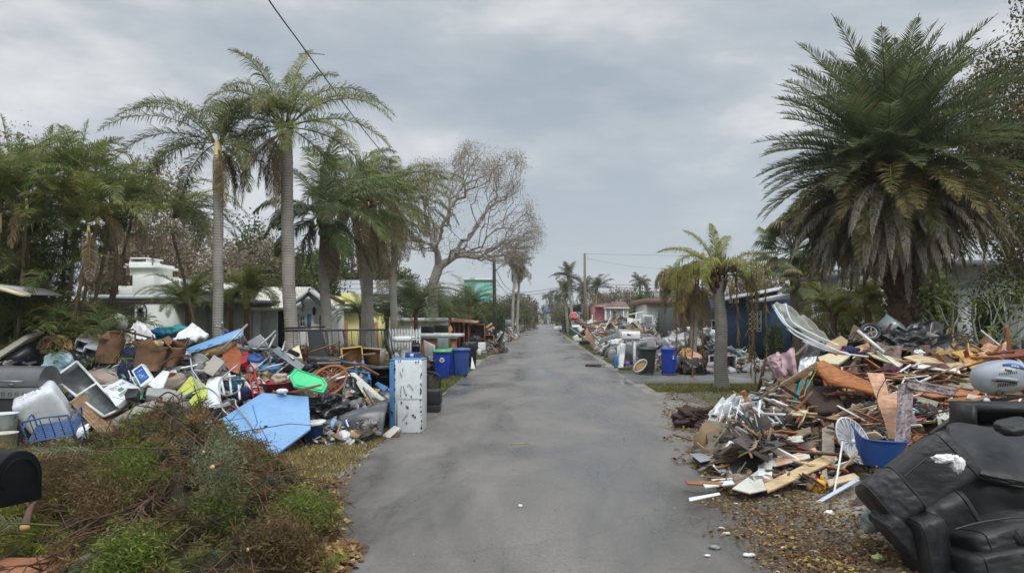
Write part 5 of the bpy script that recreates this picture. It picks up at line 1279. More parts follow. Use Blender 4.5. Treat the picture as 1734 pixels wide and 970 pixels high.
# --- bins and bags behind the blue tabletop
tub('pail', 'blue plastic bin standing on the grass behind the blue tabletop', 'bin', P(531, 757, 12.3) * 1, .13, .17, .42, cartblue2, handle=None)
cushion('lid', 'white round lid capping the blue bin on the grass', 'lid', P(530, 716, 12.3), (.42, .4, .07), rotm(4, -6, 0), whitep, 3, exp=3, rough=.1)
tub('pail', 'grey-green plastic bin right of the blue bin on the grass', 'bin', P(556, 750, 12.7), .13, .17, .38, paint('sage_plastic', (150, 158, 146)))
sack('bag', 'small clear plastic bag of litter on the grass in front of the blue bin', 'bag', P(515, 763, 11.95), (.17, .14, .15), mat('clear_film', S(200, 202, 200), .25, var=.3, dirt=.3, bump=.6), 8)
sack('rubbish_bag', 'shiny black bag bulging right of the blue tabletop', 'rubbish bag', P(553, 688, 12.9), (.72, .6, .42), bagblack, 3, rough=.5, ridge=.4, sub=4)
sack('rubbish_bag', 'black rubbish bag behind the slanting white board', 'rubbish bag', P(600, 668, 13.6), (.5, .4, .55), bagblack, 5, rough=.5, ridge=.4)
sack('rubbish_bag', 'blue rubbish bag stuffed beside the rattan hoop', 'rubbish bag', P(586, 652, 13.8), (.3, .3, .35), mat('blue_film', S(30, 50, 130), .3, bump=.5), 7, rough=.5, ridge=.4)
sack('rubbish_bag', 'black rubbish bag low between the green bin and the charcoal sheet', 'rubbish bag', P(574, 712, 13.1), (.4, .4, .5), bagblack, 9, rough=.5, ridge=.4)
# --- rattan hoop chair base
t = thing('rattan_chair_base', 'round rattan chair base with a lattice, standing on its rim', 'chair', P(556, 672, 13.4))
cc = P(556, 645, 13.35); u_, v_ = V3((.31, .12, .02)), V3((.06, .14, .29))
b = B()
for s_ in (1, .94): b.tube([cc + (u_ * math.cos(a) + v_ * math.sin(a)) * s_ for a in np.linspace(0, 2 * PI, 33)[:-1]], .016, 7, closed=True)
b.obj('rim', rattan, t, smooth=True); b = B()
for k in range(-4, 5):
    q = k / 5; e = math.sqrt(1 - q * q)
    for A_, B_ in ((u_ + v_, u_ - v_), (u_ - v_, u_ + v_)):
        A2, B2 = A_ / 1.414, B_ / 1.414; b.tube([cc + A2 * q + B2 * e, cc + A2 * q * .9 + B2 * 0 + V3((0, .08, 0)), cc + A2 * q - B2 * e], .008, 5)
b.obj('lattice', rattan, t, smooth=True)
# --- green lid
def box_lid(label, pts, m, inset=.86):
    pts = [V3(p) for p in pts]; c = sum(pts, V3()) / len(pts); n = V3()
    for i in range(len(pts)): n += (pts[i] - c).cross(pts[(i + 1) % len(pts)] - c)
    n.normalize(); n = n if n.dot(c - V3((0, 0, CAMZ))) > 0 else -n
    t = thing('plastic_cover', label, 'lid', c + V3((0, 0, -.2)))
    b = B(); b.prism(pts, n * .05); b.obj('plate', m, t, bevel=.012)
    b = B(); inn = [c + (p - c) * inset - n * .012 for p in pts]; in2 = [c + (p - c) * (inset - .07) - n * .013 for p in pts]
    for i in range(len(pts)): b.bar(inn[i], inn[(i + 1) % len(pts)], .018, .018)
    b.obj('rim', m, t, bevel=.004)
box_lid('bright green storage box lid leaning over the dark red tub', [P(489, 636, 12.75), P(500, 623, 12.95), P(548, 640, 12.9), P(555, 650, 12.75), P(548, 664, 12.55), P(498, 653, 12.5)], green)
slab('plank', 'brown plank tilted across the green lid', 'plank', [P(488, 664, 12.45), P(543, 650, 12.35), P(545, 653, 12.35), P(500, 666, 12.45)], .02, mid_w)
# --- dark red tub
tub('tub', 'dark red plastic tub full of junk left of the green lid', 'tub', P(478, 668, 13.25), .25, .32, .26, dkred, rotm(6, -4, 0), sx=1.1)
sack('cushion', 'patterned pale cushion stuffed in the dark red tub', 'cushion', P(474, 641, 13.2), (.3, .25, .2), beigef, 4)
sack('cushion', 'cream cup-shaped lamp shade lying in the dark red tub', 'lamp shade', P(493, 640, 13.2), (.18, .16, .12), offwhite, 14)
cushion('bowl', 'small white bowl upside down on the rim of the blue tabletop', 'bowl', P(478, 662, 12.5), (.2, .18, .09), rotm(0, 0, 0), whitep, 2, exp=2.4)
# --- red hand truck, red box
t = thing('hand_truck', 'red steel hand truck lying on end left of the dark red tub', 'hand truck', P(430, 680, 13.0))
b = B()
for p in (((421, 632), (430, 676)), ((431, 630), (441, 672)), ((424, 645), (434, 643)), ((427, 658), (438, 656)), ((429, 668), (440, 666))): b.tube([P(*p[0], 13.1), P(*p[1], 12.85)], .018, 7)
b.obj('frame', red, t, smooth=True); b = B(); b.prism([P(428, 676, 12.85), P(442, 672, 12.85), (P(445, 690, 12.75)), P(432, 694, 12.75)], (0, .02, .01)); b.obj('toe_plate', red, t)
b = B(); b.tube(curve([P(421, 632, 13.1), P(418, 622, 13.1), P(426, 619, 13.1), P(431, 630, 13.1)]), .016, 7); b.obj('handle', red, t, smooth=True)
slab('crate', 'small red box wedged among the aluminium frames', 'box', [L_(403, 601), L_(420, 594), L_(425, 608), L_(408, 616)], .22, red, bevel=.01)
# --- lime chair: seat panel and back
t = thing('folding_chair', 'lime-yellow folding chair lying on its side, grey tube legs in the air', 'chair', L_(320, 700))
b = B(); b.prism([P(292, 671, 12.9), P(322, 637, 13.2), P(333, 643, 13.15), P(353, 657, 12.9), P(330, 666, 12.8)], (0, .03, .01)); b.obj('seat', lime, t, bevel=.01)
b = B(); b.prism([P(330, 668, 12.8), P(353, 655, 12.85), P(346, 676, 12.6), P(306, 704, 12.5), P(304, 694, 12.55)], (0, .03, .01)); b.obj('backrest', lime, t, bevel=.01)
b = B()
b.tube(curve([P(301, 704, 12.4), P(304, 682, 12.35), P(325, 664, 12.35), P(350, 657, 12.3), P(371, 672, 12.2), P(378, 694, 12.15), P(400, 710, 12.1), P(413, 712, 12.0)], 8), .015, 8); b.obj('tube_frame', alum, t, smooth=True)
b = B(); b.tube(curve([P(322, 602, 13.2), P(327, 634, 13.0), P(338, 660, 12.7)], 8), .016, 8); b.obj('leg', alum, t, smooth=True); b = B(); b.tube(curve([P(324, 625, 13.0), P(336, 642, 12.9), P(345, 655, 12.8)], 6), .015, 8); b.obj('leg', alum, t, smooth=True)
t = thing('tube_frame', 'bent aluminium chair frame looping over the white plastic chair', 'chair frame', L_(400, 690))
b = B(); b.tube(curve([P(402, 618, 12.9), P(376, 640, 12.7), P(371, 655, 12.5), P(376, 667, 12.4), P(388, 669, 12.3), P(403, 662, 12.3), P(409, 650, 12.4)], 8), .015, 8)
b.tube(curve([P(378, 682, 12.4), P(385, 678, 12.3), P(398, 677, 12.2), P(400, 686, 12.1), P(416, 706, 11.9), P(430, 726, 11.6)], 8), .014, 8); b.obj('frame', alum, t, smooth=True)
# --- white plastic chair + junk
t = thing('plastic_chair', 'white moulded plastic chair upside down behind the lime chair', 'chair', L_(358, 695))
curved_shell('backrest', None, None, P(343, 694, 12.6), P(374, 690, 12.7), P(376, 638, 13.2), P(353, 642, 13.2), .1, whitep, parent=t)
b = B()
for p0, p1 in (((374, 640), (380, 668)), ((388, 632), (392, 668)), ((404, 652), (406, 676)), ((380, 640), (398, 636)), ((342, 690), (350, 697))): b = B(); b.bar(P(*p0, 13.0), P(*p1, 12.7), .035, .03); b.obj('leg', whitep, t)
sack('bag', 'petrol-blue bag between the white plastic chair and the hand truck', 'bag', L_(399, 652, .1), (.34, .3, .32), mat('petrol_fabric', S(40, 92, 120), .8), 12)
sack('bag', 'navy bundle of cloth behind the hand truck', 'bag', L_(412, 668, .1), (.4, .3, .3), navy, 15)
# --- the long sky-blue door with wooden underside
t = thing('door', 'long sky-blue door lying tilted across the top of the pile', 'door', L_(360, 600))
b = B(); b.prism([P(317, 590, 14.0), P(404, 558, 14.5), P(411, 561, 14.4), P(408, 571, 14.3), P(320, 599, 13.9)], (0, .06, .02)); b.obj('leaf', skyblue, t, bevel=.008)
b = B(); b.prism([P(326, 598, 13.98), P(394, 577, 14.28), P(380, 596, 14.2), P(352, 606, 14.1)], (0, .3, -.05)); b.obj('underside', tan_w, t)
b = B()
for x, y in ((334, 592), (356, 584)): b.bar(P(x - 4, y + 1.4, 13.9), P(x + 4, y - 1.4, 13.95), .03, .02)
b.obj('hinge', midblue, t)
slab('panel', 'rust-brown wooden panel under the sky-blue door', 'board', [L_(377, 592), L_(402, 578), L_(410, 604), L_(404, 633), L_(388, 626), L_(376, 612)], .03, wood('rust_brown', (160, 92, 56)))
slab('grey_board', 'small grey square board below the sky-blue door', 'board', [P(342, 627, 13.1), P(362, 600, 13.5), P(381, 612, 13.4), P(360, 636, 13.0)], .03, paint('taupe', (158, 154, 144)), bevel=.008)
cloth('cushion', 'white pillow peaked on top of the pile left of the sky-blue door', 'pillow', [L_(293, 572, -.1), L_(326, 546, .2), L_(353, 566, .1), L_(330, 573, -.2)], whitef, .03, 2, thick=.08)
cloth('sheet', 'white plastic sheet peaked below the white pillow', 'plastic sheet', [L_(292, 610), L_(308, 586, .1), L_(324, 596), L_(318, 606)], plastw, .04, 2)
sack('bag', 'black bag below the white pillow', 'rubbish bag', L_(316, 584, .1), (.45, .4, .3), bagblack, 21, rough=.5)
tub('bowl', 'grey-white plastic basin tipped below the sky-blue door', 'basin', L_(334, 622, .1), .12, .2, .16, paint('pale_basin', (178, 186, 190)), rotm(-50, 25, 0))
# --- grey aluminium frame chairs upside down
t = thing('folding_table', 'grey folding table lying legs-up on the top of the pile', 'folding table', L_(480, 625))
b = B(); b.prism([P(460, 594, 13.9), P(470, 588, 14.0), P(515, 620, 13.6), P(508, 628, 13.5)], (0, .05, .02)); b.prism([P(417, 580, 14.0), P(440, 566, 14.2), P(455, 586, 14.0), P(424, 588, 14.0)], (0, .04, .01)); b.obj('top', paint('slate_top', (122, 126, 132)), t, bevel=.006)
b = B()
for pp in (((372, 595), (419, 549)), ((433, 592), (467, 560)), ((455, 590), (467, 566)), ((445, 572), (472, 620)), ((432, 625), (458, 602)), ((478, 594), (483, 578)), ((468, 632), (498, 608)), ((498, 608), (472, 590)), ((404, 568), (412, 586)), ((410, 566), (420, 584)), ((366, 552), (386, 560)), ((376, 546), (378, 566)), ((428, 590), (470, 592)), ((460, 605), (450, 632))):
    b = B(); b.tube([P(*pp[0], 13.7), P(*pp[1], 14.1)], .022, 8); b.obj('leg', alum, t, smooth=True)
slab('box', 'cream cardboard box flap peaked behind the folding table', 'cardboard box', [L_(483, 597), L_(506, 584), L_(512, 606), L_(500, 606)], .3, cream)
sack('cushion', 'blue cushion beneath the folding table legs', 'cushion', L_(437, 610, .15), (.4, .3, .3), cartblue2, 31)
sack('cushion', 'second blue cushion right under the folding table top', 'cushion', L_(458, 628, .2), (.5, .3, .3), midblue, 32)
# --- black slab, black cushion, ladder-back
slab('speaker', 'tall black loudspeaker standing against the iron railing', 'loudspeaker', [P(520, 560, 15.1), P(545, 560, 15.1), P(553, 604, 14.6), P(525, 604, 14.6)], .3, mat('matt_black', (.012, .012, .014), .8), bevel=.01)
cushion('cushion', 'black seat cushion on the pile in front of the black loudspeaker', 'cushion', P(552, 614, 14.1), (.72, .5, .26), rotm(0, 6, 5), bagblack, 4, exp=4)
sack('cushion', 'black bundle right of the folding table', 'rubbish bag', P(520, 622, 13.9), (.35, .3, .2), bagblack, 34)
# --- iron railing standing behind the pile
t = thing('railing', 'black iron railing with slanting bars standing behind the left pile', 'railing', (P(580, 600, 16.2).x, 16.2, 0))
b = B(); b.tube([P(478, 560, 16.2), P(657, 558, 16.0)], .022, 6); b.tube([P(480, 556, 16.5), P(550, 553, 16.4)], .02, 6); b.obj('rail', iron, t)
b = B()
for x0, x1, y1, w in ((553, 562, 640, .02), (581, 592, 625, .02), (646, 650, 610, .012), (652, 664, 620, .03), (655, 640, 618, .025), (658, 668, 604, .012)): b.tube([P(x0, 559, 16.1), P(x1, y1, 16.0)], w, 6)
for x in range(496, 652, 11): b.tube([P(x, 560, 16.15), P(x + 3, 612, 16.1)], .008, 5)
b.obj('bars', iron, t)
# --- ochre drawers, blue bed frame
def open_box(label, name, cat, c, size, rz, m, m2=None, tilt=(0, 0), wall=.02, face='y', parent=None, group=None, shelves=0, dividers=0):
    """box open towards -Y"""
    t = thing(name, label, cat, c, group=group, rot=(R(tilt[0]), R(tilt[1]), R(rz))); w, d, h = size
    b = B()
    for sx in (-1, 1): b = B(); b.box((sx * (w - wall) / 2, 0, h / 2), (wall, d, h)); b.obj('side_panel', m, t, local=True)
    b = B(); b.box((0, 0, wall / 2 + .001), (w - 2 * wall, d - .002, wall)); b.box((0, 0, h - wall / 2 - .001), (w - 2 * wall, d - .002, wall)); b.obj('top_and_bottom', m, t, local=True)
    b = B(); b.box((0, d / 2 - .01, h / 2), (w - 2 * wall, .012, h - 2 * wall)); b.obj('back_panel', m2 or m, t, local=True)
    for k in range(shelves):
        b = B(); b.box((0, -.005, h * (k + 1) / (shelves + 1)), (w - 2 * wall, d - .03, wall)); b.obj('shelf', m, t, local=True)
    if dividers:
        b = B()
        for k in range(dividers): b.box((-w / 2 + w * (k + 1) / (dividers + 1), -.005, h / 2), (wall, d - .03, h - 2 * wall))
        b.obj('divider', m, t, local=True)
    return t
open_box('ochre wooden drawer standing on edge behind the blue bed frame, left one', 'drawer', 'drawer', P(598, 622, 14.6), (.42, .3, .42), 20, ochre_w, tilt=(0, -6))
open_box('ochre wooden drawer with a pale back, right of its twin', 'drawer', 'drawer', P(630, 620, 14.8), (.46, .3, .38), -8, grey_w, ochre_w, tilt=(0, 4))
t = thing('bed_frame', 'blue painted wooden bed frame in front of the ochre drawers', 'bed frame', P(600, 640, 14.0))
b = B()
for p0, p1 in (((578, 612), (620, 618)), ((578, 624), (626, 632)), ((580, 636), (622, 644)), ((600, 612), (606, 640)), ((614, 610), (618, 648)), ((624, 628), (627, 655)), ((610, 640), (628, 642))): b.bar(P(*p0, 14.0), P(*p1, 13.8), .05, .03)
b.obj('frame', midblue, t); b = B(); b.box(P(642, 622, 14.2), (.5, .4, .05), None); b.obj('slat_panel', dkgrey, t)
pole('pole', 'white pole sticking out left of the ochre drawers', 'pole', [P(562, 612, 14.3), P(592, 596, 14.6)], .012, white)
open_box('black empty shelf unit behind the refrigerator', 'shelf_unit', 'shelf', P(648, 655, 14.3), (.5, .35, .42), -6, blackp, shelves=1)
# --- left third
t = thing('gas_grill', 'grey gas grill with a rounded lid at the left edge of the pile', 'grill', P(20, 765, 11.8))
D = 12.1
b = B(); cL, cR_ = P(-30, 655, D), P(66, 655, D)
prof = [(math.cos(a), math.sin(a)) for a in np.linspace(0, PI, 12)]
V = [V3((x_, D + .28 - c_ * .3, P(0, 655, D).z + s_ * .34)) for x_ in (cL.x, cR_.x) for c_, s_ in prof]
b.add(V, [(i, i + 1, i + 13, i + 12) for i in range(11)] + [tuple(range(12)), tuple(range(23, 11, -1))]); b.obj('lid', paint('grill_lid', (96, 98, 100), .35), t, smooth=False, bevel=.01)
b = B(); b.tube([P(-10, 645, D - .1), P(38, 646, D - .1)], .018, 8); b.obj('handle', steel, t, smooth=True)
b = B(); c_, s_ = hb(-32, 68, 657, 675, D - .05, .6); b.box(c_, s_); b.obj('control_panel', paint('grill_panel', (120, 122, 124), .35), t, bevel=.01)
for x in (4, 16, 28, 40): 
    b = B(); q = P(x, 667, D - .06); b.lathe([(.001, -.03), (.025, -.03), (.028, 0)], 14, Matrix.Translation(q) @ rotm(-90, 0, 0) @ rotm(180, 0, 0)); b.obj('knob', blackp, t)
b = B(); c_, s_ = hb(-30, 64, 675, 764, D, .5, True); b.box(c_, s_); b.obj('cart', blackp, t, bevel=.01)
b = B(); q = P(18, 651, D - .03); b.box(q, (.08, .02, .03)); b.obj('thermometer', steel, t)
tub('bucket', 'white plastic bucket with a black wire handle, upper of two at the left edge', 'bucket', P(8, 738, 11.5), .15, .18, .36, whitep, handle=iron)
tub('bucket', 'white plastic bucket below the other at the left edge, handle hanging', 'bucket', P(8, 772, 11.2), .14, .17, .36, offwhite, handle=iron)
# upturned white sink tub: tapered box
t = thing('laundry_tub', 'white plastic laundry tub lying upside down with its ribbed underside showing', 'tub', P(70, 735, 11.9))
b = B(); q = P(73, 690, 12.2); rt = rotm(18, -28, 24); b.blob(q, (.66, .6, .66), 2, .015, 1, 4, 9, m=rt); b.obj('body', whitep, t, smooth=True)
b = B()
for sx in (-1, 1): b.bar(q + rt.to_3x3() @ V3((sx * .1, -.2, .335)), q + rt.to_3x3() @ V3((sx * .1, .2, .335)), .03, .025)
b.bar(q + rt.to_3x3() @ V3((-.2, 0, .335)), q + rt.to_3x3() @ V3((.2, 0, .335)), .03, .02); b.obj('rib', whitep, t, bevel=.008)
t = tube_chair('blue metal chair with a perforated seat standing before the white laundry tub', P(105, 765, 11.35), (R(-20), R(8), R(200)), paint('chair_blue', (62, 92, 138), .45), None, w=.62, d=.56, sh=.40, bh=.78, r=.014, slats=True, arms=True)
# brown slatted cabinet
t = thing('cabinet', 'brown slatted cabinet tipped diagonally below the white sliding window', 'cabinet', P(165, 755, 11.8))
b = B(); fr_ = [P(120, 683, 12.2), P(139, 668, 12.6), P(208, 738, 11.9), P(190, 760, 11.6)]; b.prism(fr_, (0.05, .35, .12)); b.obj('front', wood('cabinet_brown', (122, 96, 70)), t, bevel=.01)
b = B(); b.prism([P(139, 668, 12.55), P(141, 665, 12.7), P(213, 692, 12.4), P(168, 716, 12.1)], (0, .05, .02)); 
for k in range(5):
    u = k / 5; p0 = fr_[0].lerp(fr_[1], .1 + u * .9) - V3((0, .02, 0)); p1 = fr_[3].lerp(fr_[2], .1 + u * .9) - V3((0, .02, 0)); b.bar(p0, p1, .02, .025)
for u in (0, .5, 1): b.bar(fr_[0].lerp(fr_[3], u) - V3((0, .02, 0)), fr_[1].lerp(fr_[2], u) - V3((0, .02, 0)), .05, .03)
b.obj('rails', wood('cabinet_rail', (150, 122, 92)), t)
# white sliding window
t = thing('sliding_window', 'white framed sliding window with torn mesh, lying aslant on the pile', 'window', P(150, 700, 12.4))
q = [P(90, 641, 12.9), P(130, 612, 13.3), P(204, 692, 12.3), P(176, 705, 12.1)]
b = B()
for i in range(4): b.bar(q[i], q[(i + 1) % 4], .035, .04)
m0, m1 = q[0].lerp(q[3], .48), q[1].lerp(q[2], .48); b.bar(m0, m1, .03, .045); b.obj('frame', white, t)
b = B(); b.prism(q, (0, .008, .003)); b.obj('pane', mat('mesh_screen', S(64, 70, 70), .35, var=.5, dirt=.4, dirtcol=S(120, 124, 116)), t)
sack('water_bag', 'pale blue plastic water bag slumped left of the white crate', 'bag', L_(100, 617, -.1), (.62, .4, .46), mat('ice_blue_plastic', S(168, 200, 212), .35, dirt=.15), 41, rough=.25, ridge=.15, sub=4)
t = open_box('white ribbed plastic crate beside the brown paper bag, left one', 'crate', 'crate', L_(143, 592), (.34, .3, .24), 20, paint('crate_white', (205, 210, 216)), tilt=(20, 22)); open_box('white ribbed plastic crate tucked below the first', 'crate', 'crate', L_(157, 603), (.3, .3, .22), 15, paint('crate_white', (205, 210, 216)), tilt=(18, 20))
pole('rolled_rug', 'rolled grey rug standing out of the top of the pile', 'rolled rug', [L_(147, 577), L_(188, 542, .3)], .125, greyf, n=16)
b = B(); b.blob(P(197, 547, 15.6), (.46, .46, .44), 3, .02, 1, 3); b.obj('globe', mat('opal_globe', S(208, 212, 204), .3, dirt=.3), label='round opal white globe behind the rolled grey rug', cat='globe lamp', smooth=True)
pole('rolled_rug', 'rolled beige mat lying behind the pale blue bag', 'rolled rug', [L_(48, 603), L_(80, 595), L_(106, 589, .1), L_(118, 593)], .06, beigef, n=12)
t = thing('lounge_cushion', 'beige padded lounger end with a black underside at the left of the pile', 'lounger', P(20, 640, 13.4))
b = B(); b.prism([P(-30, 611, 13.2), P(42, 567, 13.8), P(48, 573, 13.7), P(-28, 624, 13.1)], (.0, .5, .1)); b.obj('pad', paint('stone_vinyl', (150, 146, 134), .5), t, bevel=.03)
b = B(); b.prism([P(0, 606, 13.4), P(43, 581, 13.8), P(50, 603, 13.6), P(0, 612, 13.4)], (0, .3, .05)); b.obj('underside', blackp, t)
b = B()
rb = np.random.default_rng(2)
for k in range(60):
    a = rb.uniform(0, PI); q = P(95, 592, 14.0); b.tube(curve([q + V3((math.cos(a) * .34, rb.uniform(-.1, .1), 0)), q + V3((math.cos(a) * .2, rb.uniform(-.1, .1), .2 + .1 * math.sin(a))), q + V3((-math.cos(a) * .3, rb.uniform(-.1, .1), rb.uniform(0, .12)))], 4), .009, 4)
b.obj('basket', wicker, label='frayed wicker basket on top of the pile behind the pale blue bag', cat='basket')
sack('bundle', 'navy cloth bundle behind the beige rolled mat', 'bundle', L_(60, 610, .2), (.8, .4, .3), navy, 44); sack('bundle', 'black bag behind the pale blue bag', 'rubbish bag', L_(145, 620, .1), (.5, .4, .5), bagblack, 45, rough=.5)
def paper_bag(label, x, y, w, h, D, seed, lean=0, inside=None):
    t = thing('paper_bag', label, 'paper bag', P(x, y + h / 2, D)); rp = random.Random(seed)
    w_, h_ = w / F * D, h / F * D; c = P(x, y + h / 2, D)
    def ringp(s, z, j): return [c + V3((a * w_ / 2 * s + lean * z + rp.uniform(-j, j), b_ * w_ * .3 * s + rp.uniform(-j, j), z + rp.uniform(-j, j))) for a, b_ in ((-1, -1), (-.35, -1.05), (.35, -1), (1, -1), (1.05, 0), (1, 1), (0, 1.05), (-1, 1), (-1, 0))]
    rings_ = [ringp(.92, 0, .01), ringp(1., h_ * .3, .04), ringp(1.03, h_ * .6, .06), ringp(1.0, h_ * .8, .06), ringp(1.08, h_, .1)]
    inner = [[p + (c + V3((lean * h_, 0, p.z - c.z)) - p) * .04 for p in r_] for r_ in rings_[::-1][:4]]
    R_all = rings_ + inner; V = [p for r_ in R_all for p in r_]; n = 9
    b = B(); b.add(V, [(i * n + k, i * n + (k + 1) % n, (i + 1) * n + (k + 1) % n, (i + 1) * n + k) for i in range(len(R_all) - 1) for k in range(n)] + [tuple(range(9))]); b.obj('sides', kraft, t)
    if inside:
        b = B(); b.blob(c + V3((lean * h_, 0, h_ * .85)), (w_ * .8, w_ * .45, h_ * .5), seed, .6, 2.4, 3, ridge=.5); b.obj('contents', inside, t)
paper_bag('tall brown kraft paper bag stuffed with dark cloth, on top of the pile', 186, 590, 34, 48, 13.9, 1, .05, mat('maroon_cloth', S(74, 36, 44), .9))
paper_bag('brown kraft paper bag spilling crumpled packing paper, right of the navy cloth', 250, 604, 40, 46, 13.6, 2, .25, mat('packing_paper', S(176, 158, 118), .85, var=.3, bump=.5))
paper_bag('torn open brown kraft paper bag leaning at the right of the packing paper', 284, 600, 26, 40, 13.8, 3, .4, None)
slab('cardboard', 'flattened brown cardboard behind the packing paper bag', 'cardboard', [L_(226, 600), L_(285, 568), L_(300, 580), L_(240, 622)], .02, kraft)
cloth('bedding', 'white patterned bedding heaped right of the rolled rug', 'bedding', [L_(206, 574), L_(232, 541, .3), L_(262, 564, .2), L_(250, 590)], whitef, .07, 2.5, thick=.04)
cloth('bedding', 'striped folded towels below the white bedding', 'towel', [L_(203, 596), L_(225, 583), L_(238, 596), L_(215, 612)], mat('striped_towel', S(196, 194, 196), .9, var=.5, scale=9), .04, 2, thick=.05)
t = thing('chair', 'small brown wooden chair frame upside down over the white bedding', 'chair', L_(235, 590))
b = B()
for p0, p1 in (((210, 560), (256, 572)), ((229, 560), (229, 588)), ((252, 570), (251, 590)), ((231, 575), (252, 580)), ((210, 560), (226, 558))): b.bar(P(*p0, 13.9), P(*p1, 13.8), .035)
b.obj('frame', dark_w, t)
sack('bundle', 'dark navy quilt between the paper bags', 'quilt', L_(216, 612, .1), (.7, .5, .5), navy, 51, sub=4); sack('bundle', 'navy quilt hanging down left of the blue and white sign', 'quilt', L_(217, 634, .1), (.35, .4, .55), navy, 52)
cloth('bag', 'sea-green flat bag with a black border below the brown paper bag', 'bag', [L_(155, 627), L_(202, 614), L_(215, 642), L_(180, 634)], mat('sea_green', S(108, 150, 132), .7), .05, 2, thick=.03)
pole('strap', 'black edging strip over the sea-green bag', 'strap', curve([L_(152, 630, -.1), L_(178, 619, -.1), L_(203, 613, -.1), L_(218, 640, -.15)]), .014, iron)
pole('tubing', 'thin white tube bending past the blue and white sign', 'tube', curve([L_(201, 613, -.15), L_(212, 615, -.15), L_(222, 638, -.2), L_(236, 662, -.2)]), .014, whitep)
cushion('cushion', 'grey-pink oval seat cushion behind the white foam box', 'cushion', L_(180, 640, .15), (.78, .5, .3), rotm(20, 10, 0), mat('grey_pink', S(168, 150, 140), .85), 4, exp=2.6)
# white foam box with grey lettering
t = thing('foam_box', 'white foam box lid with faded grey lettering and a small green picture', 'foam box', L_(203, 680))
q = [P(175, 657, 12.5), P(205, 641, 12.9), P(238, 656, 12.8), P(196, 688, 12.1)]; b = B(); b.prism(q, (.02, .12, -.06)); b.obj('lid', whitep, t, bevel=.008)
nn = (q[1] - q[0]).cross(q[3] - q[0]).normalized(); nn = nn if nn.dot(q[0] - V3((0, 0, CAMZ))) < 0 else -nn
def on(u, v): return q[0].lerp(q[1], u).lerp(q[3].lerp(q[2], u), v) + nn * .006
def text_on(parent, txt, org, ux, uy, size, m, name='lettering', ext=.002):
    cu = bpy.data.curves.new(name, 'FONT'); cu.body = txt; cu.size = 1; cu.extrude = ext / max(size, .001)
    o = bpy.data.objects.new(name, cu); COL.objects.link(o); dg = bpy.context.evaluated_depsgraph_get()
    me = bpy.data.meshes.new_from_object(o.evaluated_get(dg)); bpy.data.objects.remove(o)
    o = bpy.data.objects.new(name, me); COL.objects.link(o); me.materials.clear(); me.materials.append(m)
    x = V3(ux).normalized(); z = x.cross(V3(uy)).normalized(); y = z.cross(x)
    M_ = Matrix((x, y, z)).transposed().to_4x4(); M_.translation = V3(org) - V3(parent.location)
    me.transform(M_ @ Matrix.Scale(size, 4)); o.parent = parent; return o
ink = paint('grey_ink', (150, 158, 150)); inkg = paint('green_ink', (96, 150, 110))
text_on(t, 'D I Y A R', on(.25, .30), q[1] - q[0], q[0] - q[3], .085, ink)
b = B(); b.prism([on(u, v) for u, v in ((.42, .42), (.62, .42), (.62, .58), (.42, .58))], nn * .003); b.obj('green_picture', inkg, t)
for k in range(3): b = B(); b.bar(on(.3, .66 + k * .06), on(.75 - k * .1, .66 + k * .06), .012, .004); b.obj('small_print', ink, t)
slab('power_adapter', 'small black box on the white foam box', 'box', [P(210, 667, 12.3), P(217, 657, 12.45), P(234, 657, 12.4), P(231, 671, 12.2), P(212, 675, 12.2)], .12, blackp, bevel=.01)
# blue and white sign
t = thing('sign', 'white rimmed sign with a blue panel and pale lettering, tilted on the pile', 'sign', L_(240, 650))
q = [P(222, 627, 12.9), P(240, 615, 13.1), P(257, 641, 12.8), P(238, 655, 12.6)]; b = B(); b.prism(q, (.03, .08, -.03)); b.obj('board', whitep, t, bevel=.008)
nn = (q[1] - q[0]).cross(q[3] - q[0]).normalized(); nn = nn if nn.dot(q[0] - V3((0, 0, CAMZ))) < 0 else -nn
b = B(); b.prism([on(u, v) for u, v in ((.12, .12), (.88, .1), (.9, .88), (.1, .9))], nn * .003); b.obj('blue_panel', mat('sign_blue', S(44, 92, 164), .5), t)
b = B()
for (u0, u1, v_, w_) in ((.3, .75, .3, .028), (.2, .4, .45, .02), (.42, .62, .62, .02), (.55, .8, .75, .012)): b.bar(on(u0, v_) + nn * .004, on(u1, v_) + nn * .004, w_, .003)
b.tube([on(.4 + .1 * math.cos(a), .58 + .08 * math.sin(a)) + nn * .005 for a in np.linspace(0, 2 * PI, 13)[:-1]], .004, 4, closed=True)
b.obj('pale_print', paint('pale_print', (190, 212, 232)), t)
slab('tray', 'white enamel tray with rounded corners right of the blue sign', 'tray', [P(250, 650, 12.7), P(276, 626, 13.1), P(287, 628, 13.0), P(276, 655, 12.6), P(262, 658, 12.5)], .04, white, bevel=.015)
slab('appliance', 'grey flat video player below the white tray', 'appliance', [P(246, 668, 12.3), P(250, 655, 12.5), P(298, 660, 12.5), P(296, 676, 12.3)], .25, paint('silver_box', (150, 152, 148), .4), bevel=.01)
cushion('cushion', 'mushroom-brown oval cushion left of the lime chair', 'cushion', L_(292, 648, .1), (.52, .4, .34), rotm(10, -10, 0), mat('mushroom', S(164, 148, 134), .85, dirt=.3), 6, exp=2.6)
cushion('cushion', 'grey oval cushion just below the mushroom-brown one', 'cushion', L_(275, 670, .1), (.4, .3, .3), rotm(0, 0, 0), greyf, 7, exp=2.6)
b = B()
for k, pp in enumerate(([(226, 640), (238, 655), (243, 662), (232, 676), (222, 694)], [(243, 655), (240, 672), (228, 680), (205, 682)], [(246, 648), (236, 674), (216, 686), (196, 680)], [(128, 625), (122, 645), (124, 665), (128, 672)])): b.tube(curve([L_(x, y, -.32 - .02 * k) for x, y in pp]), .013, 6)
b.obj('garden_hose', paint('hose_green', (96, 178, 146)), label='green garden hose looping between the sign and the foam box', cat='hose', smooth=True)
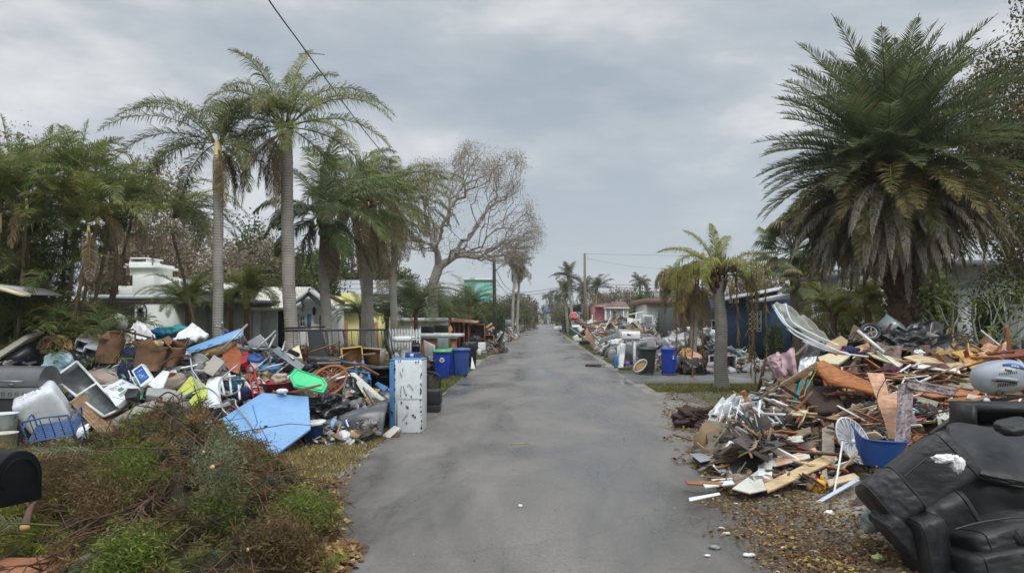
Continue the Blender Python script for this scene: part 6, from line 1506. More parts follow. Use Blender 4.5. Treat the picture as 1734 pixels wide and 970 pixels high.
pole('rolled_rug', 'thick rolled grey rug lying above the cut branches', 'rolled rug', [P(196, 722, 12.0), P(240, 700, 12.2), P(272, 690, 12.3), P(312, 672, 12.5)], [.13, .16, .16, .13], greyf, n=16)
pole('rolled_rug', 'second rolled rug end under the first', 'rolled rug', [P(232, 694, 12.4), P(318, 690, 12.3)], .11, mat('dirty_rug', S(132, 126, 112), .95, bump=.5, dirt=.4), n=14)
cloth('bag', 'bright green plastic bag under the rolled rugs', 'bag', [P(216, 700, 12.1), P(246, 692, 12.1), P(248, 698, 12.0), P(218, 706, 12.0)], mat('green_film', S(120, 190, 80), .4), .03, 2)
slab('panel', 'grey flat panel under the brown cabinet', 'board', [P(118, 690, 12.4), P(150, 700, 12.3), P(150, 744, 12.0), P(118, 730, 12.1)], .05, grey); slab('panel', 'white narrow board poking out right of the blue chair', 'board', [P(126, 728, 11.7), P(150, 716, 11.9), P(154, 722, 11.9), P(132, 742, 11.6)], .02, white)
sack('bundle', 'black and white fabric crumpled between lime chair and green hose', 'bundle', L_(268, 612, .2), (.3, .3, .2), cardbd, 61)
pole('hoop', 'black plastic hoop left of the lime chair', 'hoop', curve([P(270, 672, 12.3), P(285, 664, 12.2), P(302, 674, 12.1), P(304, 690, 12.0)]), .014, blackp); pole('hoop', 'brown edging hoop arching over the black bag', 'hoop', curve([P(270, 620, 13), P(290, 606, 13.2), P(320, 602, 13.2), P(330, 612, 13)]), .016, rust)
slab('board', 'folded white paper sheet beside the brown hoop', 'paper', [L_(286, 630), L_(296, 620), L_(300, 632), L_(292, 640)], .02, white)
for k, (x, y, w, h_, m, l) in enumerate(((60, 700, .3, .3, blackp, 'black box behind the blue chair'), (10, 590, .4, .2, kraft, 'brown cushion under the lounger end'), (255, 590, .3, .2, dkgrey, 'dark box behind the paper bags'), (345, 650, .25, .2, brownf, 'brown bundle behind the lime chair'), (385, 645, .3, .22, beigef, 'beige bundle below the rust-brown panel'), (455, 635, .25, .2, tan_w, 'tan box behind the hand truck'), (300, 560, .5, .25, teal, 'teal tarpaulin at the very top of the pile'))):
    sack('bundle', l, 'bundle', L_(x, y, .25), (w, w, h_), m, 70 + k)
sack('tarpaulin', 'blue-teal tarpaulin showing behind the white bedding', 'tarpaulin', P(275, 566, 15.6), (.55, .4, .3), mat('petrol_tarp', S(20, 92, 128), .5), 75)
gL_ = 'scrap'
scatter_boards('L', 46, (215, 640, 585, 700), [(white, 'white'), (mid_w, 'brown'), (grey_w, 'weathered'), (pale_w, 'pale'), (dkgrey, 'dark grey')], 3, L_, (.2, .7), (.03, .1), word='plank', dd=-.05)
scatter_boards('L', 26, (5, 215, 600, 740), [(white, 'white'), (grey_w, 'weathered'), (dkgrey, 'dark grey'), (offwhite, 'cream')], 4, L_, (.15, .5), (.04, .12), word='board', nm='board', dd=-.02)
# --- behind the refrigerator: office chairs, pedestal, black box
t = thing('ottoman', 'black leather ottoman on casters at the road edge right of the refrigerator', 'ottoman', P(728, 698, 16.4))
b = B(); c_, s_ = hb(714, 745, 660, 686, 16.3, .45); b.box(c_, s_); b.obj('body', leather, t, bevel=.04); b = B(); c_, s_ = hb(715, 744, 686, 697, 16.32, .4); b.box(c_, s_); b.obj('base', blackp, t, bevel=.01)
t = thing('office_chair', 'black mesh office chair lying behind the ottoman', 'office chair', P(728, 660, 17.2))
b = B()
for k in range(10): b.tube(curve([P(714, 640 + k * 2, 17), P(728, 636 + k * 2, 16.8), P(744, 641 + k * 2, 17)], 4), .01, 5)
b.tube(curve([P(713, 662, 17), P(714, 634, 17), P(730, 630, 17), P(745, 638, 17), P(745, 662, 17)], 6), .022, 7); b.obj('backrest', blackp, t, smooth=True)
b = B(); b.tube([P(714, 612, 17), P(742, 611, 17)], .015, 6); b.tube([P(741, 611, 17), P(741, 618, 17)], .012, 6); b.tube([P(714, 604, 17.1), P(716, 660, 17)], .02, 6); b.obj('arm', iron, t, smooth=True)
sack('bundle', 'brown cushion wedged behind the office chair', 'cushion', P(721, 650, 17.4), (.3, .3, .5), brownf, 81)
t = thing('pedestal_sink', 'white pedestal basin with dark taps behind the refrigerator', 'basin', P(684, 612, 19))
b = B(); b.lathe([(.001, 0), (.16, 0), (.1, .1), (.09, .75), (.13, .8)], 20, Matrix.Translation(P(684, 640, 19) * 1)); b.obj('pedestal', white, t, smooth=True); b = B(); b.blob(P(684, 574, 19), (.62, .46, .16), 2, .03, 1, 3, 3.5); b.obj('bowl', white, t, smooth=True)
t = thing('water_cooler', 'black wire rack with bottles left of the white tabletop', 'rack', P(702, 620, 18))
b = B()
for x_ in (697, 712): b.tube([P(x_, 552, 18), P(x_, 622, 18)], .014, 6)
for y_ in (572, 585, 598, 612): b.tube([P(697, y_, 18), P(712, y_, 18)], .01, 6)
b.obj('frame', steel, t); b = B()
for x_ in (700, 704, 708): b.lathe([(.001, 0), (.05, 0), (.05, .2), (.02, .26), (.02, .3)], 10, Matrix.Translation(P(x_, 596, 18.1)))
b.obj('bottles', blackp, t)
b = B(); c_, s_ = hb(686, 706, 597, 607, 17.6, .3); b.box(c_, s_); b.obj('crate', cartblue2, label='dark blue crate with a white tag behind the refrigerator top', cat='crate', bevel=.01)
b = B(); c_, s_ = hb(694, 700, 599, 605, 17.56, .02); b.box(c_, s_); b.obj('tag', whitep, label='white tag on the dark blue crate', cat='tag')
t = thing('sideboard', 'white-topped long table with ochre ends behind the blue bins', 'table', P(740, 600, 29))
b = B(); c_, s_ = hb(699, 783, 565, 569.5, 28, .8); b.box(c_, s_); c_, s_ = hb(703, 773, 569.6, 573, 28.1, .7); b.box(c_, s_); b.obj('top', white, t, bevel=.01)
b = B(); c_, s_ = hb(713, 738, 573, 600, 28.2, .6, True); b.box(c_, s_); b.obj('side_panel', orange_w, t); b = B(); c_, s_ = hb(763, 771, 573, 600, 28.2, .6, True); b.box(c_, s_); b.obj('side_panel', orange_w, t)
b = B()
for k in range(5):
    for x0, x1 in ((739, 750), (751, 762)): b.bar(P(x0, 575.5 + k * 2.6, 28), P(x1, 575.5 + k * 2.6, 28), .1, .02)
b.obj('shutter', mat('teal_shutter', S(98, 156, 170), .5), label='pair of pale teal louvred shutters between the blue bins and the white tabletop', cat='shutter')
slab('panel', 'white cupboard door leaning behind the first blue bin', 'door', [P(717, 576, 27), P(736, 585, 26.5), P(735, 600, 26.5), P(720, 603, 27)], .03, white)
# picket fence
t = thing('picket_fence', 'short white picket fence behind the pedestal basin', 'fence', P(683, 600, 26)); t.location.z = 0
b = B()
for x_ in range(660, 712, 5): q = P(x_, 556, 26); b.prism([(q.x - .04, 26, 0), (q.x + .04, 26, 0), (q.x + .04, 26, q.z - .07), (q.x, 26, q.z), (q.x - .04, 26, q.z - .07)], (0, .02, 0))
b.obj('picket', white, t); b = B(); b.bar(P(658, 563, 26.05), P(713, 563, 26.05), .04, .08); b.obj('rail', white, t)
# --- wheeled bins left
gC = 'blue wheeled bins on the left verge'
q = G(746, 643); cart('blue wheeled bin with a pale green lid and a white diamond mark', q.x, q.y + .3, 12, cartblue, cartgreen, gC, deco='diamond')
q = G(770, 640); cart('blue wheeled bin tucked behind the green-lidded one', q.x - .05, q.y + .8, 12, cartblue, cartgreen, gC)
q = G(779, 638); cart('faded blue wheeled bin with a blue lid nearest the road', q.x, q.y + .2, 14, cartblue2, cartblue2, gC)
t = tub('dustbin', 'dark grey round dustbin behind the faded blue bin', 'dustbin', V3((P(796, 622, 31).x, 31, 0)), .25, .3, .85, dkgrey)
sack('rubbish_bag', 'black bag bulging out of the dark grey dustbin', 'rubbish bag', V3((P(796, 622, 31).x, 31, .92)), (.66, .6, .45), bagblack, 91, rough=.3)
slab('panel', 'small white board leaning on the dark grey dustbin', 'board', [P(799, 603, 29.5), P(805, 624, 29), P(797, 624, 29)], .03, white)
# --- brown furniture row beyond
t = open_box('open brown bookcase with upright dividers standing on the left verge', 'bookcase', 'bookcase', V3((P(779, 600, 42).x, 42, 0)), (1.15, .5, 1.95), -6, red_w, dark_w, wall=.06, dividers=3)
t = open_box('tall red-brown wardrobe carcass right of the bookcase', 'wardrobe', 'wardrobe', V3((P(808, 600, 42.5).x, 42.5, 0)), (.95, .6, 1.8), 4, red_w, dark_w, wall=.07, shelves=1)
slab('panel', 'brown board laid over the bookcase and wardrobe', 'board', [P(764, 543, 41.5), P(770, 538, 42.5), P(812, 543, 42.5), P(808, 546, 41.5)], .06, wood('warm_board', (168, 120, 90)))
slab('panel', 'ochre diamond-shaped board left of the bookcase', 'board', [P(757, 558, 41), P(763, 550, 41), P(767, 558, 41), P(762, 566, 41)], .05, ochre_w)
t = open_box('orange wooden chest beside the dark pole', 'chest', 'chest', V3((P(829, 595, 44).x, 44, 0)), (.55, .5, 1.1), 0, orange_w, orange_w)
for k, (p_, m_, l_) in enumerate((([(822, 553), (832, 546), (834, 549), (824, 556)], pale_w, 'pale board on top of the orange chest'), ([(825, 558), (836, 552), (838, 556), (828, 560)], peach_w, 'pinkish board beside the orange chest'), ([(828, 575), (838, 583), (836, 587), (826, 578)], grey_w, 'weathered board leaning on the orange chest'))):
    slab('board', l_, 'board', [P(x, y, 43.2) for x, y in p_], .05, m_)
slab('television', 'old black television on the table left of the bookcase', 'television', [P(712, 552, 33), P(733, 552, 33), P(733, 565, 33), P(712, 565, 33)], .5, blackp, bevel=.04)
slab('television', 'flat black television beside the older one', 'television', [P(737, 550.5, 34), P(759, 550.5, 34), P(759, 563, 34), P(737, 563, 34)], .12, blackp, bevel=.01)
slab('panel', 'brown board edge between the two televisions', 'board', [P(734, 550, 34), P(736.5, 550, 34), P(736.5, 563, 34), P(734, 563, 34)], .3, rust)
t = thing('toilet', 'white toilet standing before the wardrobe', 'toilet', V3((P(813, 590, 40).x, 40, 0)))
b = B(); b.lathe([(.001, 0), (.14, 0), (.1, .2), (.2, .38), (.001, .4)], 16, Matrix.Translation((P(811, 590, 40).x, 40, 0))); b.obj('bowl', white, t, smooth=True); b = B(); b.box((P(815, 590, 40).x, 40.35, .55), (.42, .2, .45)); b.obj('cistern', white, t, bevel=.02)
sack('bundle', 'black office seat before the wardrobe', 'seat', V3((P(805, 590, 40.5).x, 40.5, .9)), (.7, .5, .5), blackp, 95)
tub('tub', 'white bucket before the toilet', 'bucket', V3((P(820, 592, 39).x, 39, 0)), .12, .15, .3, whitep)
t = thing('wheelbarrow', 'black wheelbarrow tipped on its nose by the dark pole', 'wheelbarrow', V3((P(848, 588, 43).x, 43, 0)))
b = B(); b.prism([P(841, 578, 43), P(847, 585, 43), P(855, 565, 43), P(853, 560, 43)], (0, .6, 0)); b.obj('tray', blackp, t, bevel=.03); b = B(); b.tube([P(844, 586, 43) + V3((math.cos(a) * .16, 0, math.sin(a) * .16)) for a in np.linspace(0, 6.28, 13)[:-1]], .04, 6, closed=True); b.obj('wheel', blackp, t)
b = B(); b.tube([P(845, 586, 43), P(856, 562, 43)], .02, 6); b.obj('handle', steel, t)
def hM(cx, cy, rx, ry, hh): return lambda x, y: max(0, hh * (1 - ((x - cx) / rx) ** 2 - ((y - cy) / ry) ** 2) * (1 + .25 * noise.noise(V3((x * 1.3, y * 1.3, cx)))))
heap('dark mixed rubbish heap round the black pole on the left verge', hM(-3.1, 45, 1.2, 3.4, .75), -4.6, -1.9, 41.5, 48.6, 700, PD * 3 + PG * 2 + PB * 2, 21, (.12, .6))
heap('pale rubbish heap beyond the black pole on the left verge', hM(-3.4, 70, 1.2, 9, 1.5), -4.7, -2.2, 61, 79, 900, PW * 4 + PG * 2 + PB, 22, (.2, .9))
heap('far rubbish heap on the left verge near the end of the street', hM(-3.8, 105, 1.5, 20, 1.9), -5.4, -2.2, 85, 126, 900, PW * 3 + PG * 3 + PB * 2, 23, (.3, 1.3))
heap('farthest rubbish heap on the left verge', hM(-4.0, 155, 1.5, 20, 1.9), -5.6, -2.4, 135, 176, 500, PW * 3 + PG * 3 + PB * 2, 24, (.5, 1.6))
heap('low rubbish behind the wheeled bins on the left verge', hM(-5.2, 26, 2.0, 6.5, .85), -7.3, -3.9, 19.6, 32.6, 900, PD * 3 + PG * 2 + PB * 2 + PW * 2, 25, (.1, .5))
heap('mixed rubbish between the refrigerator and the wheeled bins', hM(-4.2, 17.2, 1.3, 2.2, .75), -5.6, -2.9, 15, 19.5, 500, PD * 3 + PG * 2 + PB + PW + PC, 26, (.08, .4))
# ================================================================ right-hand pile
LANDM['R'] = [('the orange wooden tabletop', 1440, 640), ('the stained peach board', 1500, 690), ('the patterned scarf', 1560, 670), ('the grey vacuum head', 1692, 638), ('the white ribbed dish', 1445, 745), ('the broken blue tub', 1480, 790),
              ('the black sofa', 1560, 820), ('the mauve towel', 1325, 620), ('the silver bag', 1365, 620), ('the teal cloth', 1350, 690), ('the long tan board', 1360, 800), ('the white clothes rack', 1270, 720), ('the brown turned-leg stool', 1390, 690),
              ('the black tyre', 1475, 560), ('the black tarpaulin', 1560, 565), ('the crumpled white sheeting', 1240, 695)]
def hR(x, y):
    px = VX + x / max(y, 1) * F
    if y < 8.3 or y > 16.5 or px < 1180: return 0
    topy = np.interp(px, [1180, 1300, 1330, 1370, 1420, 1500, 1600, 1740, 1900], [712, 652, 620, 586, 566, 550, 562, 580, 584])
    rd = 9.0 + (830 - topy) / 60
    if px < 1300: 
        return max(0, min(.42, (px - 1180) / 120 * .55)) if 9.6 < y < 14.5 else 0
    if y <= rd: h = CAMZ - ((830 - (y - 9.0) * 60) - VY) / F * y
    else: h = (CAMZ - (topy - VY) / F * rd) * (1 - ((y - rd) / (16.5 - rd)) ** 1.5)
    return max(0, h - .24)
PAL = [tuple(.72 * q for q in c) for c in PB] * 5 + PW + PD * 5 + PG + [(.36, .18, .08), (.42, .28, .14)] * 2
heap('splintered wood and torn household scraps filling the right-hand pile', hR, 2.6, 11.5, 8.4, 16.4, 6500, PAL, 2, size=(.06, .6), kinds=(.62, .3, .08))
heap('broken laths and rags at the road edge in front of the right-hand pile', lambda x, y: .1 if (VX + x / y * F > 1195 and VX + x / y * F < 1400 and y > 8.9 and y < 13.5) else 0, 2.4, 5.6, 8.9, 13.5, 900, PB * 4 + PW * 3, 3, size=(.04, .26), core=False, kinds=(.72, .25, .03))
def rslab(label, pts, th, m, name='board', cat='board', dd=-.25, **k): return slab(name, label, cat, [R_(x, y, dd + (q[0] if q else 0)) for x, y, *q in pts], th, m, **k)
# orange tabletop seen edge on, peach board
t = thing('tabletop', 'orange wooden tabletop jutting out of the pile, seen nearly edge-on', 'tabletop', R_(1440, 690))
b = B(); b.prism([P(1384, 617, 11.3), P(1395, 612, 11.5), P(1418, 625, 11.5), P(1486, 654, 11.5), P(1484, 664, 11.2), P(1404, 643, 11.1)], (0, .03, .03)); b.obj('top', orange_w, t, bevel=.008)
b = B(); b.prism([P(1384, 617, 11.28), P(1404, 643, 11.08), P(1406, 656, 11.08), P(1386, 632, 11.28)], (0, .04, 0)); b.prism([P(1404, 643, 11.08), P(1498, 667, 11.18), P(1492, 672, 11.18), P(1405, 650, 11.08)], (0, .04, 0)); b.obj('apron', wood('orange_edge', (190, 116, 60)), t)
b = B()
for p0, p1, w in (((1408, 652), (1432, 700), .06), ((1418, 655), (1498, 728), .07), ((1440, 690), (1500, 735), .09)): b = B(); b.bar(P(*p0, 11.5), P(*p1, 11.3), w, .05); b.obj('leg', dark_w, t)
rslab('pinkish board split off the left end of the orange tabletop', [(1388, 622), (1396, 616), (1404, 648), (1397, 656)], .03, orange_w)
t = thing('board', 'stained peach board hanging upright in the middle of the pile', 'board', R_(1510, 745))
b = B(); b.prism([P(1469, 632, 10.6), P(1497, 633, 10.7), P(1505, 667, 10.5), P(1523, 667, 10.5), P(1525, 700, 10.3), P(1521, 748, 10.1), P(1508, 750, 10.1), P(1497, 710, 10.3)], (0, .03, .01)); b.obj('panel', peach_w, t, bevel=.004)
b = B()
for x, y, r_ in ((1510, 712, .03), (1502, 690, .02), (1515, 730, .035), (1480, 645, .03), (1512, 676, .03)):
    b.prism([P(x, y, 10.36 if y > 690 else 10.55) - V3((0, .16, 0)) + V3((math.cos(a) * r_ * 1.3, 0, math.sin(a) * r_)) for a in np.linspace(0, 6.28, 9)[:-1]], (0, .003, 0))
# patterned scarf
sc_m = mat('patterned_scarf', S(150, 138, 140), .9, var=.75, scale=24, bump=.3, dirt=.55, dirtcol=(.02, .015, .02))
t = thing('scarf', 'black and grey patterned scarf draped over a plank and hanging down', 'scarf', R_(1545, 770))
cloth('hanging_end', None, None, [P(1522, 652, 10.1), P(1548, 648, 10.1), P(1538, 768, 9.7), P(1514, 770, 9.7)], sc_m, .03, 1.6, thick=.02, parent=t); cloth('lying_end', None, None, [P(1536, 644, 10.1), P(1536, 658, 10.0), P(1620, 674, 10.1), P(1616, 662, 10.2)], sc_m, .03, 1.4, thick=.02, parent=t)
# planks placed by eye: (label, polygon, thickness, material)
for l, pts, th, m in (
    ('long tan board lying from the white dish down to the leaf litter', [(1294, 818), (1412, 762), (1419, 777), (1300, 832)], .03, wood('tan_board', (190, 164, 126))),
    ('white narrow board under the long tan board', [(1250, 781), (1310, 775), (1370, 766), (1372, 774), (1312, 788), (1252, 786)], .02, offwhite),
    ('white short board standing upright in front of the pile', [(1284, 768), (1308, 766), (1307, 811), (1283, 806)], .02, white),
    ('white torn plasterboard corner lying on the leaves', [(1240, 826), (1284, 795), (1298, 828), (1270, 834)], .02, offwhite),
    ('pale lath on the asphalt left of the pile', [(1172, 746), (1246, 726), (1248, 730), (1176, 750)], .02, tan_w),
    ('grey board lying flat by the road edge', [(1168, 768), (1196, 765), (1218, 775), (1186, 782)], .01, grey),
    ('brown lath by the grey board', [(1194, 768), (1248, 762), (1246, 766), (1198, 772)], .02, grey_w),
    ('weathered brown plank near the leaf litter', [(1160, 812), (1226, 816), (1222, 821), (1164, 818)], .02, mid_w),
    ('white lath near the weathered brown plank', [(1190, 818), (1240, 812), (1244, 818), (1194, 824)], .02, white),
    ('white strip alone on the asphalt', [(1166, 842), (1218, 833), (1220, 836), (1168, 847)], .015, white),
    ('white slanting board behind the upright white board', [(1236, 718), (1243, 716), (1286, 742), (1278, 746)], .02, white),
    ('grey wide board behind the white dish', [(1392, 725), (1412, 715), (1414, 790), (1392, 775)], .03, grey_w),
    ('brown board over the tan board', [(1312, 778), (1380, 757), (1384, 763), (1316, 788)], .02, peach_w),
    ('olive board sticking left from under the stool', [(1328, 735), (1372, 722), (1374, 731), (1332, 748)], .03, wood('olive_board', (130, 112, 86))),
    ('big ochre plywood sheet behind the vacuum head', [(1620, 598), (1642, 592), (1680, 630), (1652, 632)], .03, ochre_w),
    ('ochre splintered plywood on top of the pile near the white house', [(1610, 596), (1640, 590), (1660, 612), (1632, 606)], .03, ochre_w),
    ('triangular ochre board peaked beside the tyre', [(1398, 582), (1424, 568), (1436, 576), (1432, 592), (1402, 590)], .03, tan_w),
    ('yellow padded board above the orange tabletop', [(1385, 604), (1404, 598), (1440, 602), (1420, 616), (1390, 614)], .06, cream),
    ('long weathered plank across the pile under the scarf', [(1500, 658), (1540, 645), (1655, 648), (1654, 658), (1544, 660)], .03, grey_w),
    ('long orange-brown plank right of the scarf', [(1548, 664), (1570, 656), (1664, 660), (1655, 668), (1580, 672)], .03, orange_w),
    ('dark plank under the scarf', [(1534, 664), (1590, 680), (1586, 688), (1535, 674)], .03, grey_w),
    ('pale long lath on top of the pile', [(1530, 604), (1550, 600), (1640, 616), (1636, 626), (1560, 616)], .03, pale_w),
    ('white long splinter ending beside the ochre plywood', [(1542, 616), (1622, 621), (1628, 634), (1618, 628), (1545, 622)], .02, white),
    ('pale board left of the black tarpaulin', [(1468, 596), (1496, 598), (1530, 616), (1524, 620), (1480, 604)], .03, cream),
    ('brown wide plank below the black tarpaulin', [(1540, 604), (1600, 600), (1628, 618), (1600, 626), (1550, 612)], .04, dark_w),
    ('orange strip planks beside the sofa top', [(1578, 738), (1640, 730), (1642, 738), (1580, 746)], .03, orange_w),
    ('second orange strip plank beside the sofa top', [(1584, 748), (1640, 742), (1640, 756), (1600, 754)], .03, ochre_w),
    ('grey striped board beside the yellow bottle', [(1392, 796), (1400, 792), (1402, 816), (1392, 818)], .03, grey_w),
    ('pale board right of the yellow bottle', [(1400, 812), (1446, 800), (1456, 808), (1404, 822)], .03, pale_w),
    ('blue-white long strip in front of the pile', [(1382, 848), (1450, 808), (1456, 812), (1386, 852)], .02, paint('ice_strip', (190, 200, 214))),
    ('dark brown wedge of board below the broken blue tub', [(1424, 874), (1462, 826), (1474, 846), (1434, 874)], .03, brownf),
    ('white flat box lid on the leaves near the sofa', [(1411, 900), (1448, 896), (1454, 902), (1424, 907)], .015, white),
    ('grey flat stone-like tile on the leaves', [(1425, 922), (1462, 918), (1466, 930), (1440, 932)], .012, grey),
    ('white torn card beside the lime rag', [(1474, 928), (1496, 926), (1502, 936), (1484, 938)], .012, offwhite),
    ('rust plank leaning against the black tarpaulin', [(1446, 588), (1470, 580), (1474, 588), (1450, 598)], .03, peach_w),
    ('dark red board over the right end of the pile', [(1668, 596), (1734, 590), (1750, 600), (1690, 606)], .04, red_w),
    ('dark brown plank on the right behind the sofa', [(1640, 680), (1734, 676), (1734, 684), (1644, 690)], .04, red_w),
    ('orange-brown broken plank below the vacuum head', [(1600, 676), (1650, 668), (1734, 674), (1700, 684), (1620, 684)], .03, mid_w)):
    rslab(l, pts, th, m, name='board', cat='board', dd=-.3)
scatter_boards('R', 150, (1335, 1735, 590, 800, lambda x, y: y > 640 - (x - 1335) * .4 and not (x > 1560 and y > 735)), [(orange_w, 'orange'), (tan_w, 'tan'), (mid_w, 'brown'), (dark_w, 'dark brown'), (grey_w, 'weathered'), (pale_w, 'pale'), (red_w, 'red-brown'), (white, 'white')], 8, R_, (.25, 1.25), (.03, .13), dd=-.1)
scatter_boards('R', 55, (1345, 1690, 600, 770, lambda x, y: y > 650 - (x - 1335) * .4 and not (x > 1540 and y > 725)), [(pale_w, 'pale'), (mid_w, 'brown'), (dark_w, 'dark brown'), (white, 'white'), (tan_w, 'tan')], 18, R_, (.8, 1.7), (.02, .06), dd=-.16, nm='slat', word='slat', tilt=14)
scatter_boards('R', 40, (1200, 1340, 690, 820), [(white, 'white'), (tan_w, 'tan'), (mid_w, 'brown'), (offwhite, 'cream')], 9, lambda x, y, d: G(x, y, .12), (.2, .6), (.02, .07), nm='lath', word='lath', tilt=12, dd=0)
# crumpled ply and paper near the top
for k, (x, y, s_, m, l) in enumerate(((1648, 606, .42, ochre_w, 'torn curling ochre veneer on top of the pile beside the frangipani'), (1678, 598, .42, peach_w, 'curled pinkish veneer right beside the torn ochre one'), (1500, 590, .5, mat('ash_rag', S(120, 104, 98), .9, var=.7, scale=9), 'grey-brown mottled rags under the black tarpaulin'), (1560, 590, .42, mat('dark_rag', S(96, 78, 70), .9, var=.6, scale=9), 'brown mottled rags at the right end of the black tarpaulin'), (1555, 598, .2, whitef, 'small white cloth hanging below the black tarpaulin'), (1602, 592, .34, mat('straw', S(170, 146, 104), .95, var=.4, bump=.8, scale=20), 'clump of straw-coloured dry grass on the pile'),
        (1505, 632, .4, mat('maroon_rag', S(82, 44, 58), .9, var=.3), 'maroon cloth above the stained peach board'), (1440, 598, .4, navy, 'navy patterned clothes left of the pale board'), (1418, 600, .3, dkred, 'wine-coloured thermos-like bundle on the yellow padded board'), (1470, 690, .35, blackp, 'black bag behind the brown stool'), (1560, 700, .5, bagblack, 'black bag under the long planks'), (1475, 740, .4, bagblack, 'black bag behind the white dish'),
        (1600, 705, .32, offwhite, 'crumpled cream paper behind the scarf'), (1560, 712, .16, paint('magenta_toy', (176, 40, 110)), 'small magenta toy beside the clear bottle'), (1503, 755, .2, offwhite, 'white paper bundle beside the foot of the peach board'), (1622, 729, .14, cream, 'cream ball near the top of the sofa'), (1640, 705, .3, mat('smoke_film', S(110, 112, 116), .3, bump=.5), 'smoky clear plastic film beside the black metal bar'),
        (1352, 700, .25, cream, 'cream crumpled paper below the teal cloth'), (1372, 600, .3, dkgrey, 'dark grey canvas behind the silver bag'), (1345, 745, .22, offwhite, 'white rag beside the white clothes rack'))):
    if k < 6 and k != 4 or k in (12, 18): q_ = s_ * 62; cloth('rag', l, 'rag', [R_(x - q_, y + q_ * .3, -.3), R_(x - q_ * .5, y - q_ * .45, .1), R_(x + q_, y - q_ * .3, .1), R_(x + q_ * .8, y + q_ * .45, -.3)], m, .09, 3, thick=.02, seed=k)
    else: sack('rag', l, 'rag', R_(x, y, -.22), (s_ * 1.1, s_ * .7, s_ * .6), m, 100 + k, rough=.5, ridge=.4, exp=2, freq=1.7)
t = thing('bottle', 'clear pinkish bottle standing left of the magenta toy', 'bottle', R_(1546, 720, -.3)); q = R_(1546, 722, -.3)
b = B(); b.lathe([(.001, 0), (.05, 0), (.05, .12), (.02, .17), (.02, .21)], 14, Matrix.Translation(q)); b.obj('body', mat('clear_pink', S(200, 180, 190), .2), t, smooth=True); b = B(); b.lathe([(.022, .2), (.022, .23), (.001, .23)], 10, Matrix.Translation(q)); b.obj('cap', white, t)
# black tarpaulin, tyre, clear bin
cloth('tarpaulin', 'black tarpaulin heaped on the very top of the pile', 'tarpaulin', [R_(1492, 586, -.2), R_(1530, 550, .4), R_(1594, 546, .4), R_(1618, 606, -.2)], bagblack, .1, 2, thick=.03)
sack('tarpaulin', 'black sacking bulging under the tarpaulin', 'tarpaulin', R_(1528, 586, .2), (1.1, .8, .55), bagblack, 131, rough=.45, ridge=.4, sub=4)
t = thing('scooter', 'upturned black child scooter with a wheel in the air on top of the pile', 'scooter', R_(1475, 590))
q = P(1474, 562, 13.2); b = B(); b.tube([q + V3((math.cos(a) * .17, math.sin(a) * .05, math.sin(a) * .14)) for a in np.linspace(0, 2 * PI, 25)[:-1]], .035, 8, closed=True); b.obj('tyre', blackp, t, smooth=True)
b = B(); b.tube([q + V3((math.cos(a) * .12, math.sin(a) * .04, math.sin(a) * .10)) for a in np.linspace(0, 2 * PI, 25)[:-1]], .012, 6, closed=True)
for k in range(5): a = k * 1.256; b.tube([q, q + V3((math.cos(a) * .12, math.sin(a) * .04, math.sin(a) * .10))], .01, 5)
b.obj('rim', alum, t, smooth=True); b = B(); b.tube([P(1426, 600, 12.9), P(1447, 564, 13.2), P(1470, 560, 13.2)], .028, 8); b.tube([P(1440, 594, 13), P(1500, 572, 13.3)], .03, 8); b.obj('frame', blackp, t, smooth=True)
pole('pole', 'white painted pole lying across the scooter', 'pole', [P(1453, 560, 12.9), P(1496, 596, 12.4)], .03, white)
t = open_box('grey translucent storage box upended behind the scooter', 'storage_box', 'storage box', P(1502, 566, 13.9), (.42, .36, .3), 30, mat('clear_grey_plastic', S(140, 150, 154), .25), tilt=(40, 20))
# vinyl strips arching from the house side
gV = 'white vinyl strips arching off the left end of the right pile'
for k, pp in enumerate(([(1310, 516), (1322, 535), (1340, 556), (1390, 582), (1440, 602)], [(1312, 524), (1330, 550), (1365, 572), (1400, 590), (1436, 598)], [(1330, 515), (1342, 545), (1378, 566), (1420, 585)], [(1360, 578), (1385, 588), (1412, 596), (1470, 604)], [(1320, 520), (1336, 558), (1372, 580), (1404, 590)])):
    pole('vinyl_strip', 'white vinyl strip arching out over the mauve towel', 'strip', curve([P(x, y, 13.2 - (x - 1310) / 70 + k * .05) for x, y in pp]), .015, whitep, group=gV)
cloth('screen', 'torn pale insect screen hanging from the vinyl strips', 'insect screen', [P(1307, 513, 13.3), P(1332, 513, 13.4), P(1378, 560, 13.0), P(1335, 556, 13.0)], mat('pale_screen', S(176, 178, 168), .8, var=.25, alpha=.6), .05, 2)
cloth('screen', 'grey transparent mesh sheet behind the vinyl strips', 'insect screen', [P(1338, 536, 13.6), P(1362, 532, 13.8), P(1410, 580, 13.4), P(1372, 580, 13.3)], mat('grey_mesh', S(170, 166, 156), .9, var=.2, alpha=.55), .04, 2)
